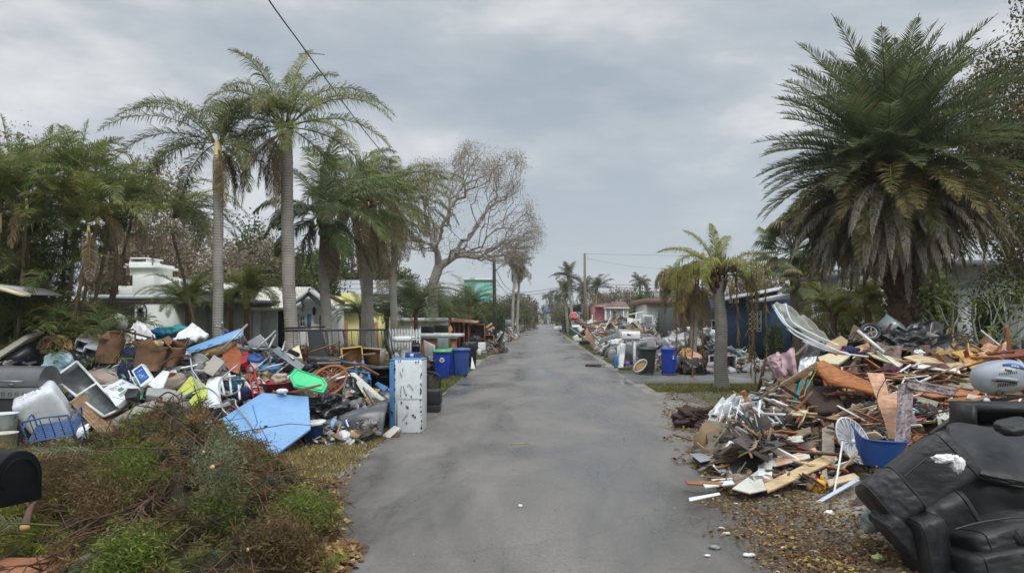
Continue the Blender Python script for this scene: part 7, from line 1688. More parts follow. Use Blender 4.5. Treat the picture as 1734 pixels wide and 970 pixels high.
# mauve towel on a rusty post
pole('post', 'rusty iron post leaning beside the mauve towel', 'post', [P(1284, 663, 14.6), P(1297, 606, 14.6)], .035, rust)
pole('post', 'rusty cross bar under the mauve towel', 'post', [P(1300, 613, 12.9), P(1350, 600, 12.6), P(1370, 580, 12.7)], .03, grey_w)
cloth('towel', 'mauve towel hanging in folds at the left end of the pile', 'towel', [P(1299, 610, 12.6), P(1345, 587, 12.5), P(1353, 655, 12.3), P(1332, 672, 12.4)], pinkf, .07, 2.2, thick=.03)
cloth('towel', 'short front flap of mauve cloth folded over the cross bar', 'towel', [P(1299, 606, 12.4), P(1320, 596, 12.4), P(1326, 622, 12.3), P(1308, 624, 12.4)], pinkf, .04, 1.5, thick=.03)
cloth('bag', 'silver padded bag standing right of the mauve towel', 'bag', [P(1358, 606, 12.1), P(1384, 602, 12.1), P(1372, 641, 11.9), P(1350, 640, 12.0)], mat('silver_film', S(210, 214, 218), .3, metal=.3, var=.2), .03, 1.5, thick=.08)
cloth('cloth', 'teal tarpaulin strip hanging between the silver bag and the brown stool', 'cloth', [P(1352, 645, 11.9), P(1374, 640, 11.8), P(1362, 712, 11.2), P(1328, 726, 11.4)], teal, .06, 2.4, thick=.02)
sack('rag', 'dark bundle behind the teal cloth', 'rag', P(1375, 650, 12.3), (.5, .4, .5), blackp, 140)
pole('cord', 'yellow-green cord slanting down over the teal cloth', 'cord', [P(1386, 620, 11.4), P(1364, 660, 11.3), P(1352, 722, 11.0)], .009, paint('cord_green', (150, 150, 70)))
sack('rag', 'crimson cloth left of the teal cloth', 'rag', P(1326, 684, 11.9), (.2, .2, .14), mat('crimson', S(170, 20, 66), .85), 141); sack('rag', 'yellow packet left of the crimson cloth', 'packet', P(1314, 680, 12.0), (.16, .1, .06), yellow, 142)
cushion('cushion', 'dark grey oval seat behind the white clothes rack', 'seat', P(1312, 698, 12.0), (.55, .4, .1), rotm(15, 5, 0), dkgrey, 5, exp=3)
# stool with turned legs
t = thing('stool', 'dark brown upholstered stool upside down with turned wooden legs', 'stool', P(1390, 755, 11.2))
cushion('seat', None, None, P(1392, 680, 11.35), (.62, .52, .22), rotm(50, 0, 12), mat('brown_upholstery', S(66, 52, 46), .8, var=.2, bump=.3), 8, exp=5, rough=.04, parent=t)
for p0, p1 in (((1388, 706), (1398, 726)), ((1398, 726), (1382, 756)), ((1412, 700), (1405, 738)), ((1376, 664), (1330, 712))):
    b = B(); a_, c_ = P(*p0, 11.1), P(*p1, 10.9); rr_ = [.02 + .012 * abs(math.sin(k * 1.7)) for k in range(12)]; b.tube([a_.lerp(c_, k / 11) for k in range(12)], rr_, 8); b.obj('leg', wood('turned_leg', (110, 72, 58)), t, smooth=True)
b = B(); b.bar(P(1372, 712, 11.15), P(1420, 708, 11.15), .04); b.obj('stretcher', dark_w, t)
# round ribbed dish
t = thing('fan_cover', 'round white ribbed fan cover standing left of the broken blue tub', 'fan cover', P(1445, 785, 10.2))
cc = P(1446, 746, 9.75); ux, uz = V3((.255, .10, -.03)), V3((-.10, .05, .31)); nn = ux.cross(uz).normalized(); nn = nn if nn.y < 0 else -nn
V = [cc - nn * .07]; n = 64
for rr_ in (.35, .7, 1.0):
    for k in range(n):
        a = 2 * PI * k / n; V.append(cc + (ux * math.cos(a) + uz * math.sin(a)) * rr_ + nn * (.07 * (rr_ ** 2 - 1) + (.006 if k % 2 else -.006)))
Fs = [(0, 1 + k, 1 + (k + 1) % n) for k in range(n)] + [(1 + r_ * n + k, 1 + (r_ + 1) * n + k, 1 + (r_ + 1) * n + (k + 1) % n, 1 + r_ * n + (k + 1) % n) for r_ in range(2) for k in range(n)]
b = B(); b.add(V, Fs); b.obj('disc', paint('dish_grey', (196, 198, 198), .4, dirt=.3), t)
b = B()
for k in range(20): a = 2 * PI * k / 20; b.tube([cc - nn * .06, cc + (ux * math.cos(a + .2) + uz * math.sin(a + .2)) * .6 - nn * .02, cc + (ux * math.cos(a + .35) + uz * math.sin(a + .35)) + nn * .01], .006, 4)
b.obj('ribs', whitep, t); b = B(); b.tube([cc + (ux * math.cos(a) + uz * math.sin(a)) for a in np.linspace(0, 2 * PI, 33)[:-1]], .012, 6, closed=True); b.obj('rim', whitep, t, smooth=True)
b = B(); b.blob(cc - nn * .03 + V3((0, -.03, 0)), (.07, .07, .07), 1, .02, 1, 2); b.obj('hub', whitep, t, smooth=True)
# broken blue tub: half shell
t = thing('broken_tub', 'broken blue plastic tub with a torn upright edge beside the sofa', 'tub', P(1480, 822, 9.4))
cc = P(1488, 775, 9.5); b = B()
def bt(u, v):
    a = PI * (1.02 + u * 1.02); r_ = .34 * (1 - .45 * v); return cc + V3((math.cos(a) * r_ * 1.1, math.sin(a) * r_ * .8 - .0, .0)) + V3((0, 0, .30 - .38 * v + (.16 * max(0, 1 - u * 5) if v < .3 else 0) - .08 * u))
b.sheet(22, 8, bt, .012); b.obj('wall', paint('tub_blue', (34, 82, 160), .35), t, smooth=True)
b = B(); b.tube([bt(k / 22, 0) for k in range(23)], .014, 6); b.obj('rim', paint('tub_blue', (34, 82, 160), .35), t, smooth=True)
b = B(); b.blob(cc + V3((0, 0, -.05)), (.36, .3, .1), 2, .1, 1, 3, 3); b.obj('base', paint('tub_blue', (34, 82, 160), .35), t, smooth=True)
rslab('orange brown lath standing inside the broken blue tub', [(1466, 764), (1472, 762), (1490, 786), (1484, 790)], .02, orange_w, dd=-.35)
# clothes rack of thin white rods
t = thing('clothes_rack', 'collapsed white clothes rack of thin rods at the left foot of the pile', 'clothes rack', G(1270, 770))
b = B(); rk = random.Random(5)
for k in range(20):
    x0, y0 = rk.uniform(1222, 1300), rk.uniform(672, 720); a = rk.uniform(-.9, .9) + (1.2 if k % 2 else -.2); L = rk.uniform(35, 75)
    x1, y1 = x0 + math.cos(a) * L * .7, y0 + abs(math.sin(a)) * L; D0 = 12.2 - (x0 - 1222) / 90
    b.tube([P(x0, y0, D0 + rk.uniform(-.2, .2)), P(min(x1, 1330), min(y1, 764), D0 - .5)], rk.choice((.012, .02, .016)), 6)
b.obj('rods', whitep, t, smooth=True)
b = B()
for p0, p1, w in (((1287, 678), (1282, 762), .03), ((1276, 690), (1332, 728), .04), ((1268, 712), (1276, 740), .03), ((1310, 690), (1320, 748), .03)): b.bar(P(*p0, 11.6), P(*p1, 11.1), w, .025)
b.obj('frame', whitep, t)
pole('curved_strip', 'orange-brown curved wooden chair arm standing up behind the white sheeting', 'chair arm', curve([P(1270, 708, 12.8), P(1268, 690, 12.8), P(1263, 674, 12.9), P(1258, 662, 12.9)]), [.045] * 20 + [.05] * 5, orange_w)
for k, (q_, l) in enumerate(((((1200, 712), (1222, 672), (1262, 674), (1256, 722)), 'crumpled white plastic sheeting at the left foot of the pile'), (((1240, 700), (1262, 664), (1300, 668), (1290, 705)), 'second crumple of white sheeting behind the rack'), (((1282, 690), (1290, 652), (1336, 656), (1318, 690)), 'white sheeting beside the rusty post'), (((1196, 716), (1208, 688), (1232, 690), (1224, 718)), 'small crumple of white sheeting beside the brown cloth'))):
    cloth('plastic_sheeting', l, 'plastic sheeting', [P(x, y, 12.7 + .5 * (v in (1, 2))) for v, (x, y) in enumerate(q_)], plastw, .13, 3.2, nu=40, nv=40, thick=.01, seed=150 + k)
sack('cloth', 'dark brown cloth heaped on the asphalt left of the white sheeting', 'cloth', P(1180, 706, 14.2), (.8, .6, .42), brownf, 160, rough=.6, ridge=.6, sub=4); sack('cloth', 'dark brown cloth fold nearest the road', 'cloth', P(1158, 708, 14.3), (.42, .4, .26), brownf, 161, rough=.6, ridge=.5)
pole('pole', 'long white stick leaning against the broken blue tub', 'stick', [P(1406, 866, 8.5), P(1417, 810, 8.9), P(1427, 747, 9.4)], .013, white)
t = thing('bottle', 'yellow plastic bottle lying in front of the long tan board', 'bottle', P(1386, 836, 9.0)); b = B(); b.blob(P(1386, 824, 8.95), (.15, .12, .19), 3, .15, 1.5, 3, 3, m=rotm(0, 20, 0)); b.obj('body', yellow, t, smooth=True); b = B(); b.blob(P(1392, 808, 8.97), (.05, .05, .07), 3, .05, 1, 2); b.obj('cap', yellow, t, smooth=True)
slab('card', 'magenta card peeping out below the long tan board', 'card', [P(1358, 818, 9.2), P(1386, 795, 9.4), P(1388, 808, 9.3), P(1366, 822, 9.1)], .01, paint('magenta_card', (132, 30, 84)))
for k, (x, y, l) in enumerate(((1487, 944, 'lime green rag on the leaves beside the sofa'), (1404, 868, 'white splinter block at the foot of the long white stick'))): sack('rag', l, 'rag', G(x, y, .04), (.1, .09, .06), (paint('pale_lime', (176, 190, 130)), white)[k], 170 + k)
# black bar and wires
pole('bar', 'black metal bar slanting up from the sofa to the vacuum head', 'bar', [P(1575, 735, 9.2), P(1643, 686, 9.8), P(1745, 668, 10.0)], .03, iron)
pole('wire', 'black wire looping over the stained peach board', 'wire', curve([P(1500, 642, 10.3), P(1486, 668, 10.1), P(1488, 700, 10), P(1504, 742, 9.8), P(1530, 750, 9.7), P(1552, 742, 9.7)]), .007, iron)
pole('wire', 'second black wire right of the scarf', 'wire', curve([P(1612, 668, 9.9), P(1590, 690, 9.8), P(1580, 700, 9.7), P(1560, 712, 9.7)]), .007, iron)
# grey vacuum head
t = thing('vacuum_head', 'grey rounded wet vacuum head with slotted vents and a blue mark, on the planks', 'vacuum cleaner', P(1695, 672, 9.8))
vm_ = paint('vac_grey', (158, 164, 172), .35, dirt=.2); cc = P(1694, 638, 9.9); rt = rotm(6, -8, -12)
b = B(); b.blob(cc, (.74, .52, .46), 1, .02, 1, 4, 2.5, m=rt); b.obj('dome', vm_, t, smooth=True)
def onv(u, v, k=1.): # point on dome facing the camera; u right, v up in [-1,1]
    x, z = u * .37, v * .23; yy = max(0, 1 - abs(u) ** 2.5 - abs(v) ** 2.5) ** .4 * .26; return cc + rt.to_3x3() @ V3((x, -yy * k - .004, z))
b = B()
for k in range(9): u = -.35 + k * .075; b.bar(onv(u - .03, -.32, 1.01), onv(u + .02, -.12, 1.01), .009)
for k in range(9): u = -.25 + k * .07; b.bar(onv(u - .02, .36, 1.01), onv(u, .50, 1.01), .006)
b.obj('vent', darkin, t)
b = B(); b.tube([onv(-.5, .12, 1.0), onv(-.4, .22, 1.12), onv(-.1, .15, 1.22), onv(.2, .0, 1.12), onv(.28, -.1, 1.0)], .024, 10); b.obj('handle', vm_, t, smooth=True)
b = B(); b.tube([onv(-.42, .08, 1.0), onv(-.1, .04, 1.0), onv(.15, -.08, 1.0)], .022, 8); b.obj('handle_recess', dkgrey, t, smooth=True)
b = B(); q = onv(-.3, -.78, 1.0); b.lathe([(.05, 0), (.05, .05), (.036, .05), (.036, .0)], 18, Matrix.Translation(q) @ rotm(80, 0, 0)); b.obj('hose_port', dkgrey, t)
b = B(); b.tube([onv(-.05, .86, 1.0), onv(.2, .84, 1.0), onv(.45, .70, 1.0), onv(.62, .50, 1.0)], [.02, .028, .03, .012], 8); b.obj('blue_mark', mat('mark_blue', S(70, 110, 190), .4), t, smooth=True)
b = B()
for u, v in ((.22, .80), (.30, .765), (.38, .71)): b.blob(onv(u, v, 1.15), (.04, .02, .02), 2, .02, 1, 1)
b.obj('white_mark', whitep, t)
b = B(); b.tube([onv(.02, .6, 1.0), onv(.16, .54, 1.0)], .016, 6); b.obj('green_mark', mat('mark_green', S(50, 140, 110), .4), t); b = B(); b.tube([onv(-.05, .64, 1.0), onv(0., .61, 1.0)], .014, 6); b.obj('red_mark', red, t)
b = B(); b.tube([onv(.85, -.1, 1), onv(.8, -.4, 1), onv(.95, -.3, 1)], .03, 8); b.obj('latch', dkgrey, t, smooth=True)
b = B(); q = P(1669, 672, 9.62); b.tube([q, P(1669, 666, 9.62)], .01, 6); b.lathe([(.001, 0), (.04, 0), (.045, .02), (.001, .03)], 14, Matrix.Translation(P(1670, 679, 9.6)) @ rotm(60, 0, 0)); b.obj('caster', paint('pale_caster', (190, 196, 202)), t)
# ---------------------------------------------------------------- black sofa in the right foreground
t = thing('sofa', 'black leather recliner sofa tipped over at the bottom right, dusty and torn', 'sofa', G(1600, 960) * 1)
def cu(name, x, y, D, size, rot, seed=0, exp=4, rough=.05, ridge=.05, freq=1.6):
    o = cushion(name, None, None, P(x, y, D), size, rot, leather, seed, exp=exp * 1.45, rough=rough * .6, ridge=ridge * .6, parent=t, sub=5, freq=freq)
    for u in (-.76, .76):
        e = exp * 1.45; b = B(); k_ = (1 - abs(u) ** e) ** (1 / e) * 1.01; pts = []
        for a in np.linspace(0, 2 * PI, 49)[:-1]:
            c_, s_ = math.cos(a), math.sin(a); r_ = (abs(c_) ** e + abs(s_) ** e) ** (-1 / e) * k_; pts.append(P(x, y, D) + rot.to_3x3() @ V3((u * size[0] / 2, c_ * r_ * size[1] / 2, s_ * r_ * size[2] / 2)))
        b.tube(pts, .006, 5, closed=True); b.obj('seam', blackp, o, smooth=True)
cu('armrest', 1555, 812, 6.6, (.88, .62, .50), rotm(-20, -38, 0), 3, 6, .02, .015)
cu('armrest_end', 1506, 842, 6.35, (.36, .5, .46), rotm(-20, -36, 0), 5, 4)
cu('side_panel', 1590, 905, 6.5, (.62, .7, .85), rotm(0, -30, 0), 7, 4.5, .06, .04)
cu('footrest', 1565, 925, 6.1, (.26, .40, .58), rotm(0, -12, 10), 9, 4, .05, .05)
cu('footrest', 1522, 905, 6.2, (.5, .4, .17), rotm(0, 48, 0), 11, 4, .05, .04)
cu('seat_cushion', 1690, 905, 6.1, (.85, .7, .26), rotm(-12, -12, 6), 13, 5, .03, .03)
cu('seat_cushion', 1700, 945, 5.95, (.9, .6, .30), rotm(-8, -10, 4), 15, 5, .03, .03)
cu('headrest', 1740, 905, 5.9, (.4, .4, .3), rotm(0, -20, 0), 17, 3, .1, .08)
cu('base', 1680, 990, 6.3, (1.4, .9, .7), rotm(0, -6, 0), 19, 5, .04, .03)
b = B()
q0 = [P(x, y, 6.22) for x, y in ((1500, 836), (1530, 808), (1570, 775))]
b.tube(curve(q0), .007, 6); b.obj('piping', blackp, t, smooth=True); b = B(); b.tube(curve([P(x, y, 5.72) for x, y in ((1616, 896), (1660, 884), (1720, 876), (1760, 880))]), .007, 6); b.obj('piping', blackp, t, smooth=True)
cushion('leather_panel', 'flat black leather sofa back panel lying above the tipped sofa', 'sofa back', P(1700, 772, 7.1), (.95, .8, .13), rotm(32, 8, -10), leather, 21, exp=6, rough=.04, ridge=.05, sub=5)
open_box('black upholstered drawer-like sofa frame on top of the sofa back', 'upholstered_box', 'box', P(1704, 728, 8.0), (1.0, .5, .30), -6, leather, darkin, wall=.07)
cushion('pillow', 'small black leather pillow on the sofa back panel', 'pillow', P(1718, 722, 6.9), (.34, .3, .13), rotm(10, -10, 0), leather, 23, exp=3, rough=.1, ridge=.1)
sack('seat_cushion', 'black filler for the dark gap between the tipped sofa and the sofa back', 'cushion', P(1690, 850, 7.2), (1.1, .8, .7), mat('dark_gap_fill', S(26, 26, 27), .8), 25, rough=.2, exp=4)  # filler added for the dark interior, shade put into its colour
sack('cloth', 'white sock-like cloth draped over the sofa armrest', 'cloth', P(1597, 776, 6.12), (.17, .12, .08), whitef, 31, rough=.4, ridge=.3, freq=1.3, sub=4); sack('cloth', 'white cloth corner hanging down beside the first on the armrest', 'cloth', P(1622, 785, 6.1), (.10, .10, .14), whitef, 33, rough=.4, ridge=.3, freq=1.3, sub=4)
sack('rag', 'grey felt pad sticking out under the sofa', 'pad', P(1480, 880, 6.9), (.26, .22, .22), mat('felt_grey', S(150, 152, 148), .95), 35)
# ================================================================ middle distance, right
gB = 'wheeled bins on the right-hand drive'
q = G(1096, 635); cart('black wheeled bin standing on the right-hand drive', q.x, q.y + .1, 2, cartblack, cartblack, gB)
q = G(1134, 635.5); cart('bright blue wheeled bin on the right-hand drive beside the black one', q.x, q.y + .1, -8, cartblue, cartblue, gB, deco='sticker')
q = P(1241, 600, 36); cart('blue wheeled bin far behind the limp palm trunk', q.x, 35, -6, cartblue, cartblue, gB, deco='sticker')
D = 28.2
def mailbox(label, x, D, post_y, ztop, L=.5, w=.2, m=white, flag=True, scroll=False, rz=0, group='curbside mailboxes on posts'):
    q = P(x, 540, D); t = thing('mailbox', label, 'mailbox', (q.x, D, 0), R(rz), group)
    b = B(); n = 10; h = w * 1.2
    pr = [(-w / 2, 0), (w / 2, 0)] + [(math.cos(a) * w / 2, h * .5 + math.sin(a) * w / 2) for a in np.linspace(0, PI, n)]
    V = [(sx * L / 2, y_, ztop - h + z_) for sx in (-1, 1) for y_, z_ in pr]; k = len(pr)
    b.add(V, [tuple(range(k)), tuple(range(2 * k - 1, k - 1, -1))] + [(i, i + k, (i + 1) % k + k, (i + 1) % k) for i in range(k)]); b.obj('box', m, t, local=True, bevel=.006)
    b = B(); b.bar((L * .2, 0, 0), (L * .2, 0, ztop - h), .1); b.bar((-L / 2, 0, ztop - h - .03), (L / 2 + .25, 0, ztop - h - .03), .08, .05)
    if scroll: b.prism([(L * .2 - .05, -.02, ztop - h - .05), (L / 2 + .3, -.02, ztop - h - .05), (L / 2 + .24, -.02, ztop - h - .16), (L * .2 - .05, -.02, ztop - h - .45)], (0, .04, 0)); b.prism([(L * .2 - .1, -.02, ztop - h - .05), (-L * .4, -.02, ztop - h - .05), (L * .2 - .1, -.02, ztop - h - .4)], (0, .04, 0))
    b.obj('post', m, t, local=True)
    if flag: b = B(); b.box((-L * .1, -w / 2 - .012, ztop - h * .5), (.14, .01, .035)); b.box((-L * .17, -w / 2 - .012, ztop - h * .44), (.06, .01, .07)); b.obj('flag', red, t, local=True)
    return t
mailbox('large white mailbox with a red flag on a scrolled white post, right side', 1068, 28, 0, 1.66, .72, .26, scroll=True)
mailbox('small white mailbox on a plain post further up the right side', 1015, 48, 0, 1.62, .7, .24, flag=False)
mailbox('far white mailbox on a post beyond the stop sign', 975, 66, 0, 1.5, .7, .3, flag=False); mailbox('far white mailbox on a post on the left side', 871, 86, 0, 1.5, .7, .3, flag=False)
# objects around the bins
cushion('boogie_board', 'tan oval board with a white rim leaning beside the black bin', 'board', P(1086, 618, 26.2), (.55, .06, .3), rotm(0, -38, 15), paint('tan_oval', (204, 168, 128)), 1, exp=2.4, rough=.02, ridge=0)
b = B(); b.tube([P(1084, 619, 26.1) + rotm(0, -38, 15).to_3x3() @ V3((math.cos(a) * .29, 0, math.sin(a) * .165)) for a in np.linspace(0, 2 * PI, 25)[:-1]], .03, 6, closed=True); b.obj('rim', offwhite, label='white hoop lying round the tan oval board', cat='hoop', smooth=True)
slab('panel', 'white tall shutter leaning left of the white mailbox post', 'shutter', [P(1052, 580, 28.6), P(1060, 582, 28.4), P(1055, 622, 28), P(1046, 622, 28)], .06, white); slab('panel', 'second white tall shutter behind the first', 'shutter', [P(1045, 586, 29), P(1050, 584, 28.9), P(1050, 622, 28.7), P(1045, 622, 28.6)], .06, offwhite)
slab('mattress', 'charcoal mattress leaning behind the white mailbox post', 'mattress', [P(1060, 582, 28.8), P(1078, 576, 29), P(1078, 612, 28.4), P(1054, 618, 28.3)], .2, dkgrey, bevel=.04); slab('mattress', 'grey-green panel behind the black bin', 'panel', [P(1082, 584, 28), P(1096, 576, 28.3), P(1090, 626, 27.8), P(1080, 626, 27.8)], .1, paint('slate_green', (86, 98, 98)))
slab('bin', 'grey plastic bin hidden behind the black bin', 'bin', [P(1079, 606, 27.2), P(1086, 604, 27.2), P(1086, 633, 27.1), P(1079, 633, 27.1)], .3, grey)
sack('bag', 'sky-blue bundle at the foot of the white shutters', 'bag', P(1043, 612, 28), (.2, .2, .5), midblue, 201); cushion('tyre', 'grey round cushion left of the sky-blue bundle', 'cushion', P(1037, 602, 29), (.4, .25, .55), rotm(0, 0, 20), grey, 202, exp=2.5)
sack('bundle', 'white crumpled bundle above the grey round cushion', 'bundle', P(1044, 583, 30), (.7, .5, .5), plastw, 203, rough=.5, ridge=.4); sack('bag', 'small purple bag at the foot of the charcoal mattress', 'bag', P(1063, 616, 27.6), (.16, .15, .2), paint('purple', (140, 80, 180)), 204)
slab('storage_tub', 'clear grey storage tub stacked behind the black bin', 'storage tub', [P(1087, 571, 29), P(1110, 571, 29), P(1108, 588, 29), P(1090, 588, 29)], .5, mat('clear_tub', S(176, 172, 176), .3), bevel=.03); slab('storage_tub', 'flat grey lid on the clear grey storage tub', 'lid', [P(1080, 566, 29.2), P(1098, 566, 29.2), P(1098, 571, 29.2), P(1080, 571, 29.2)], .5, paint('lid_grey', (140, 136, 144)))
slab('washing_machine', 'white washing machine body behind the black bin', 'washing machine', [P(1088, 533, 36), P(1105, 534, 36), P(1106, 548, 36), P(1089, 547, 36)], .6, whitep, bevel=.02)
slab('panel', 'pair of dark window panes in the white panel right of the bright bush', 'panel', [P(1091, 535, 35.9), P(1104, 535.5, 35.9), P(1104, 546, 35.9), P(1092, 545.5, 35.9)], .02, grey)
slab('box', 'grey box carrying the white panel', 'box', [P(1088, 548, 36), P(1108, 549, 36), P(1107, 554, 36), P(1090, 554, 36)], .6, paint('violet_grey', (150, 148, 166)))
for k, (x, y, D_, s_, m, l) in enumerate(((1176, 622, 27, (.95, .7, .62), bagblack, 'shiny black bag of rubbish right of the bright blue bin'), (1157, 622, 27.3, (.4, .4, .6), bagblack, 'small black bag against the bright blue bin'), (1148, 578, 29, (.9, .7, .6), plastw, 'white bags piled above the bright blue bin'), (1168, 580, 29.5, (.8, .6, .9), plastw, 'white bag standing tall behind the black bag'), (1135, 582, 29, (.5, .5, .6), plastw, 'white bag peeking over the bright blue bin'),
    (1152, 566, 30.5, (.6, .5, .5), mat('printed_film', S(190, 176, 184), .5, var=.6, scale=9), 'pinkish printed bag on top of the white bags'), (1140, 572, 30, (.5, .5, .5), greyf, 'grey bundle on top of the white bags'), (1204, 596, 28.5, (.8, .6, .75), bagblack, 'black bag leaning left of the palm trunk'), (1192, 602, 28.2, (.5, .5, .5), brownf, 'brown bundle by the black bag at the palm trunk'), (1182, 562, 31, (1.1, .7, .45), whitep, 'white bathtub-like bundle behind the hanging fronds'),
    (1212, 572, 31, (.5, .6, .7), plastw, 'white bag left of the palm trunk'), (1198, 624, 27.6, (.8, .6, .5), mat('rosy_film', S(150, 136, 140), .35, bump=.5), 'rosy clear bag of rubbish below the palm fronds'), (1162, 600, 28, (.5, .4, .5), cardbd, 'crumpled cardboard right of the bright blue bin'))):
    sack('rubbish_bag', l, 'rubbish bag', P(x, y, D_), s_, m, 210 + k, rough=.5, ridge=.4, exp=2.6)
slab('cardboard', 'orange-brown cardboard sheet among the bags', 'cardboard', [P(1160, 596, 27.9), P(1170, 592, 28), P(1190, 602, 27.8), P(1188, 608, 27.6), P(1165, 608, 27.7)], .04, peach_w)
for k, (x, y, w, l) in enumerate(((1211, 610, 24, 'clear grey plastic tote left of the palm trunk'), (1233, 608, 22, 'clear grey plastic tote right of the palm trunk'))):
    t = open_box(l, 'tote', 'storage tote', V3((P(x, 625, 28).x, 28, .02)), (w / F * 28, .5, .68), (-4, 6)[k], mat('clear_tub', S(176, 172, 176), .3), wall=.03); 
slab('chair', 'black office chair back behind the palm trunk', 'chair', [P(1203, 563, 31.5), P(1214, 563, 31.5), P(1214, 576, 31.5), P(1204, 576, 31.5)], .3, blackp, bevel=.05)
# lounger of blinds beyond etc. : piles further on
heap('mixed rubbish behind the two bins on the right-hand drive', hM(6.9, 30.5, 3.1, 3.0, .95), 3.6, 10.2, 27.4, 33.6, 1300, PW * 4 + PG * 2 + PD * 2 + PB + PC, 31, (.1, .6))
heap('large white and brown rubbish heap at the right road edge', hM(5.6, 42, 2.0, 8.5, 1.6), 3.5, 7.8, 33.5, 50.5, 2300, PW * 4 + PG * 2 + PD * 2 + PB * 2 + [(.4, .12, .1)], 32, (.12, .9))
heap('broad wood rubbish heap before the pink house', hM(6.5, 56, 2.8, 6.5, 1.75), 3.6, 9.4, 49, 63, 1700, PW * 3 + PG + PD + PB * 4 + [(.4, .12, .1), (.5, .3, .2)], 33, (.2, 1.1))
heap('reddish wood heap beyond the stop sign', hM(5.6, 84, 1.7, 8, 1.3), 3.7, 7.5, 75, 93, 700, PB * 4 + [(.4, .16, .1)] * 3, 34, (.3, 1.2))
heap('grey rubbish heap far up the right side', hM(4.7, 112, 1.1, 14, 1.7), 3.4, 6, 97, 127, 600, PW * 3 + PG * 3, 35, (.3, 1.2)); heap('farthest rubbish heap up the right side', hM(4.8, 155, 1.2, 20, 2.0), 3.4, 6.2, 134, 176, 500, PW * 3 + PG * 2, 36, (.5, 1.6))
LANDM['M'] = [('the dark red planter', 1022, 582), ('the white mailbox', 1068, 568), ('the small white mailbox', 1015, 550), ('the stop sign', 972, 540), ('the white shutters', 1050, 600)]
for (pts, D_, th, m, l, n_) in (
    ([(1005, 576), (1040, 574), (1038, 588), (1007, 590)], 50, .5, paint('maroon_planter', (110, 44, 40)), 'dark red long chest lying at the right road edge', 'chest'), ([(979, 556), (1002, 540), (1006, 549), (985, 566)], 52, .3, white, 'white slanting panel at the left end of the right-hand heap', 'panel'), ([(1000, 541), (1010, 541), (1013, 556), (1003, 556)], 54, .1, tan_w, 'khaki board beside the white slanting panel', 'board'), ([(995, 545), (1003, 541), (1003, 554), (997, 552)], 53.5, .1, peach_w, 'pink board beside the khaki one', 'board'),
    ([(1034, 559), (1050, 561), (1047, 568), (1033, 567)], 44, .2, blackp, 'black rectangular tray in the right-hand heap', 'tray'), ([(1002, 562), (1026, 558), (1034, 567), (1010, 572)], 46, .3, white, 'white bathtub-like shell in the right-hand heap', 'shell'), ([(1026, 570), (1050, 567), (1052, 578), (1028, 580)], 43, .4, grey, 'grey box below the black tray', 'box'), ([(980, 565), (998, 553), (996, 566), (984, 572)], 48, .2, blackp, 'black angled sheet below the white slanting panel', 'sheet'),
    ([(972, 570), (984, 564), (985, 576), (974, 578)], 50, .2, white, 'white bag-like card near the road edge', 'card'), ([(970, 554), (980, 554), (980, 566), (971, 566)], 54, .5, paint('bin_green', (70, 96, 84)), 'dark green bin near the road edge', 'bin'), ([(1048, 557), (1084, 560), (1086, 573), (1050, 571)], 33, .3, offwhite, 'white appliance side behind the white mailbox', 'appliance'), ([(1026, 548), (1040, 546), (1042, 555), (1028, 555)], 50, .3, orange_w, 'orange-brown cabinet on the heap before the pink house', 'cabinet'),
    ([(1040, 552), (1058, 549), (1059, 556), (1042, 558)], 49, .3, dkgrey, 'dark appliance with a white front beside the orange-brown cabinet', 'appliance'), ([(1062, 560), (1076, 556), (1082, 562), (1070, 566)], 40, .2, peach_w, 'pinkish board in the heap right of the black tray', 'board'), ([(1078, 556), (1092, 558), (1090, 572), (1080, 570)], 37, .2, cardbd, 'tan cardboard beside the clear grey tub', 'cardboard'), ([(1100, 560), (1132, 562), (1130, 566), (1102, 565)], 40, .1, grey_w, 'weathered table edge behind the black bin', 'table'),
    ([(1136, 560), (1170, 558), (1172, 570), (1140, 572)], 33, .3, white, 'white cabinet side behind the printed bag', 'cabinet'), ([(938, 552), (950, 552), (950, 558), (938, 558)], 110, .5, white, 'white box at the right road edge far away', 'box'), ([(983, 578), (1004, 576), (1004, 582), (984, 583)], 49, .2, blackp, 'black car bumper left of the dark red chest', 'bumper')):
    slab(n_.replace('-', '_'), l, n_, [P(x, y, D_ + (.4 if j in (1, 2) else 0)) for j, (x, y) in enumerate(pts)], th, m)
scatter_boards('M', 46, (985, 1095, 545, 574), [(white, 'white'), (mid_w, 'brown'), (offwhite, 'cream'), (dkgrey, 'dark grey'), (peach_w, 'pinkish'), (alum, 'grey metal')], 12, lambda x, y, d: P(x, y, 52 - (y - 545) * .45 - (x - 985) * .06), (.5, 1.8), (.06, .3), dd=0)
pole('pole', 'white gallows-like pipe sticking up from the right-hand heap', 'pipe', [P(1076, 572, 40), P(1077, 529, 40)], .035, white); pole('pole', 'white slanting pipe across the top of the upright one', 'pipe', [P(1064, 533, 40), P(1090, 528, 40)], .035, white); pole('post', 'thin white post in the right-hand heap', 'post', [P(1001, 575, 50), P(1003, 533, 50)], .03, white)
t = thing('roof_box', 'black bumper piece lying alone on the road', 'bumper', G(1004, 620)); b = B(); b.blob(G(998, 620) + V3((0, 0, .05)), (.36, .3, .12), 3, .3, 2, 3, 3, flat=.012); b.blob(G(1011, 620.5) + V3((0, 0, .05)), (.38, .3, .13), 5, .3, 2, 3, 3, flat=.012); b.bar(G(992, 620) + V3((0, 0, .04)), G(1017, 621) + V3((0, 0, .04)), .08, .04); b.obj('shell', blackp, t)
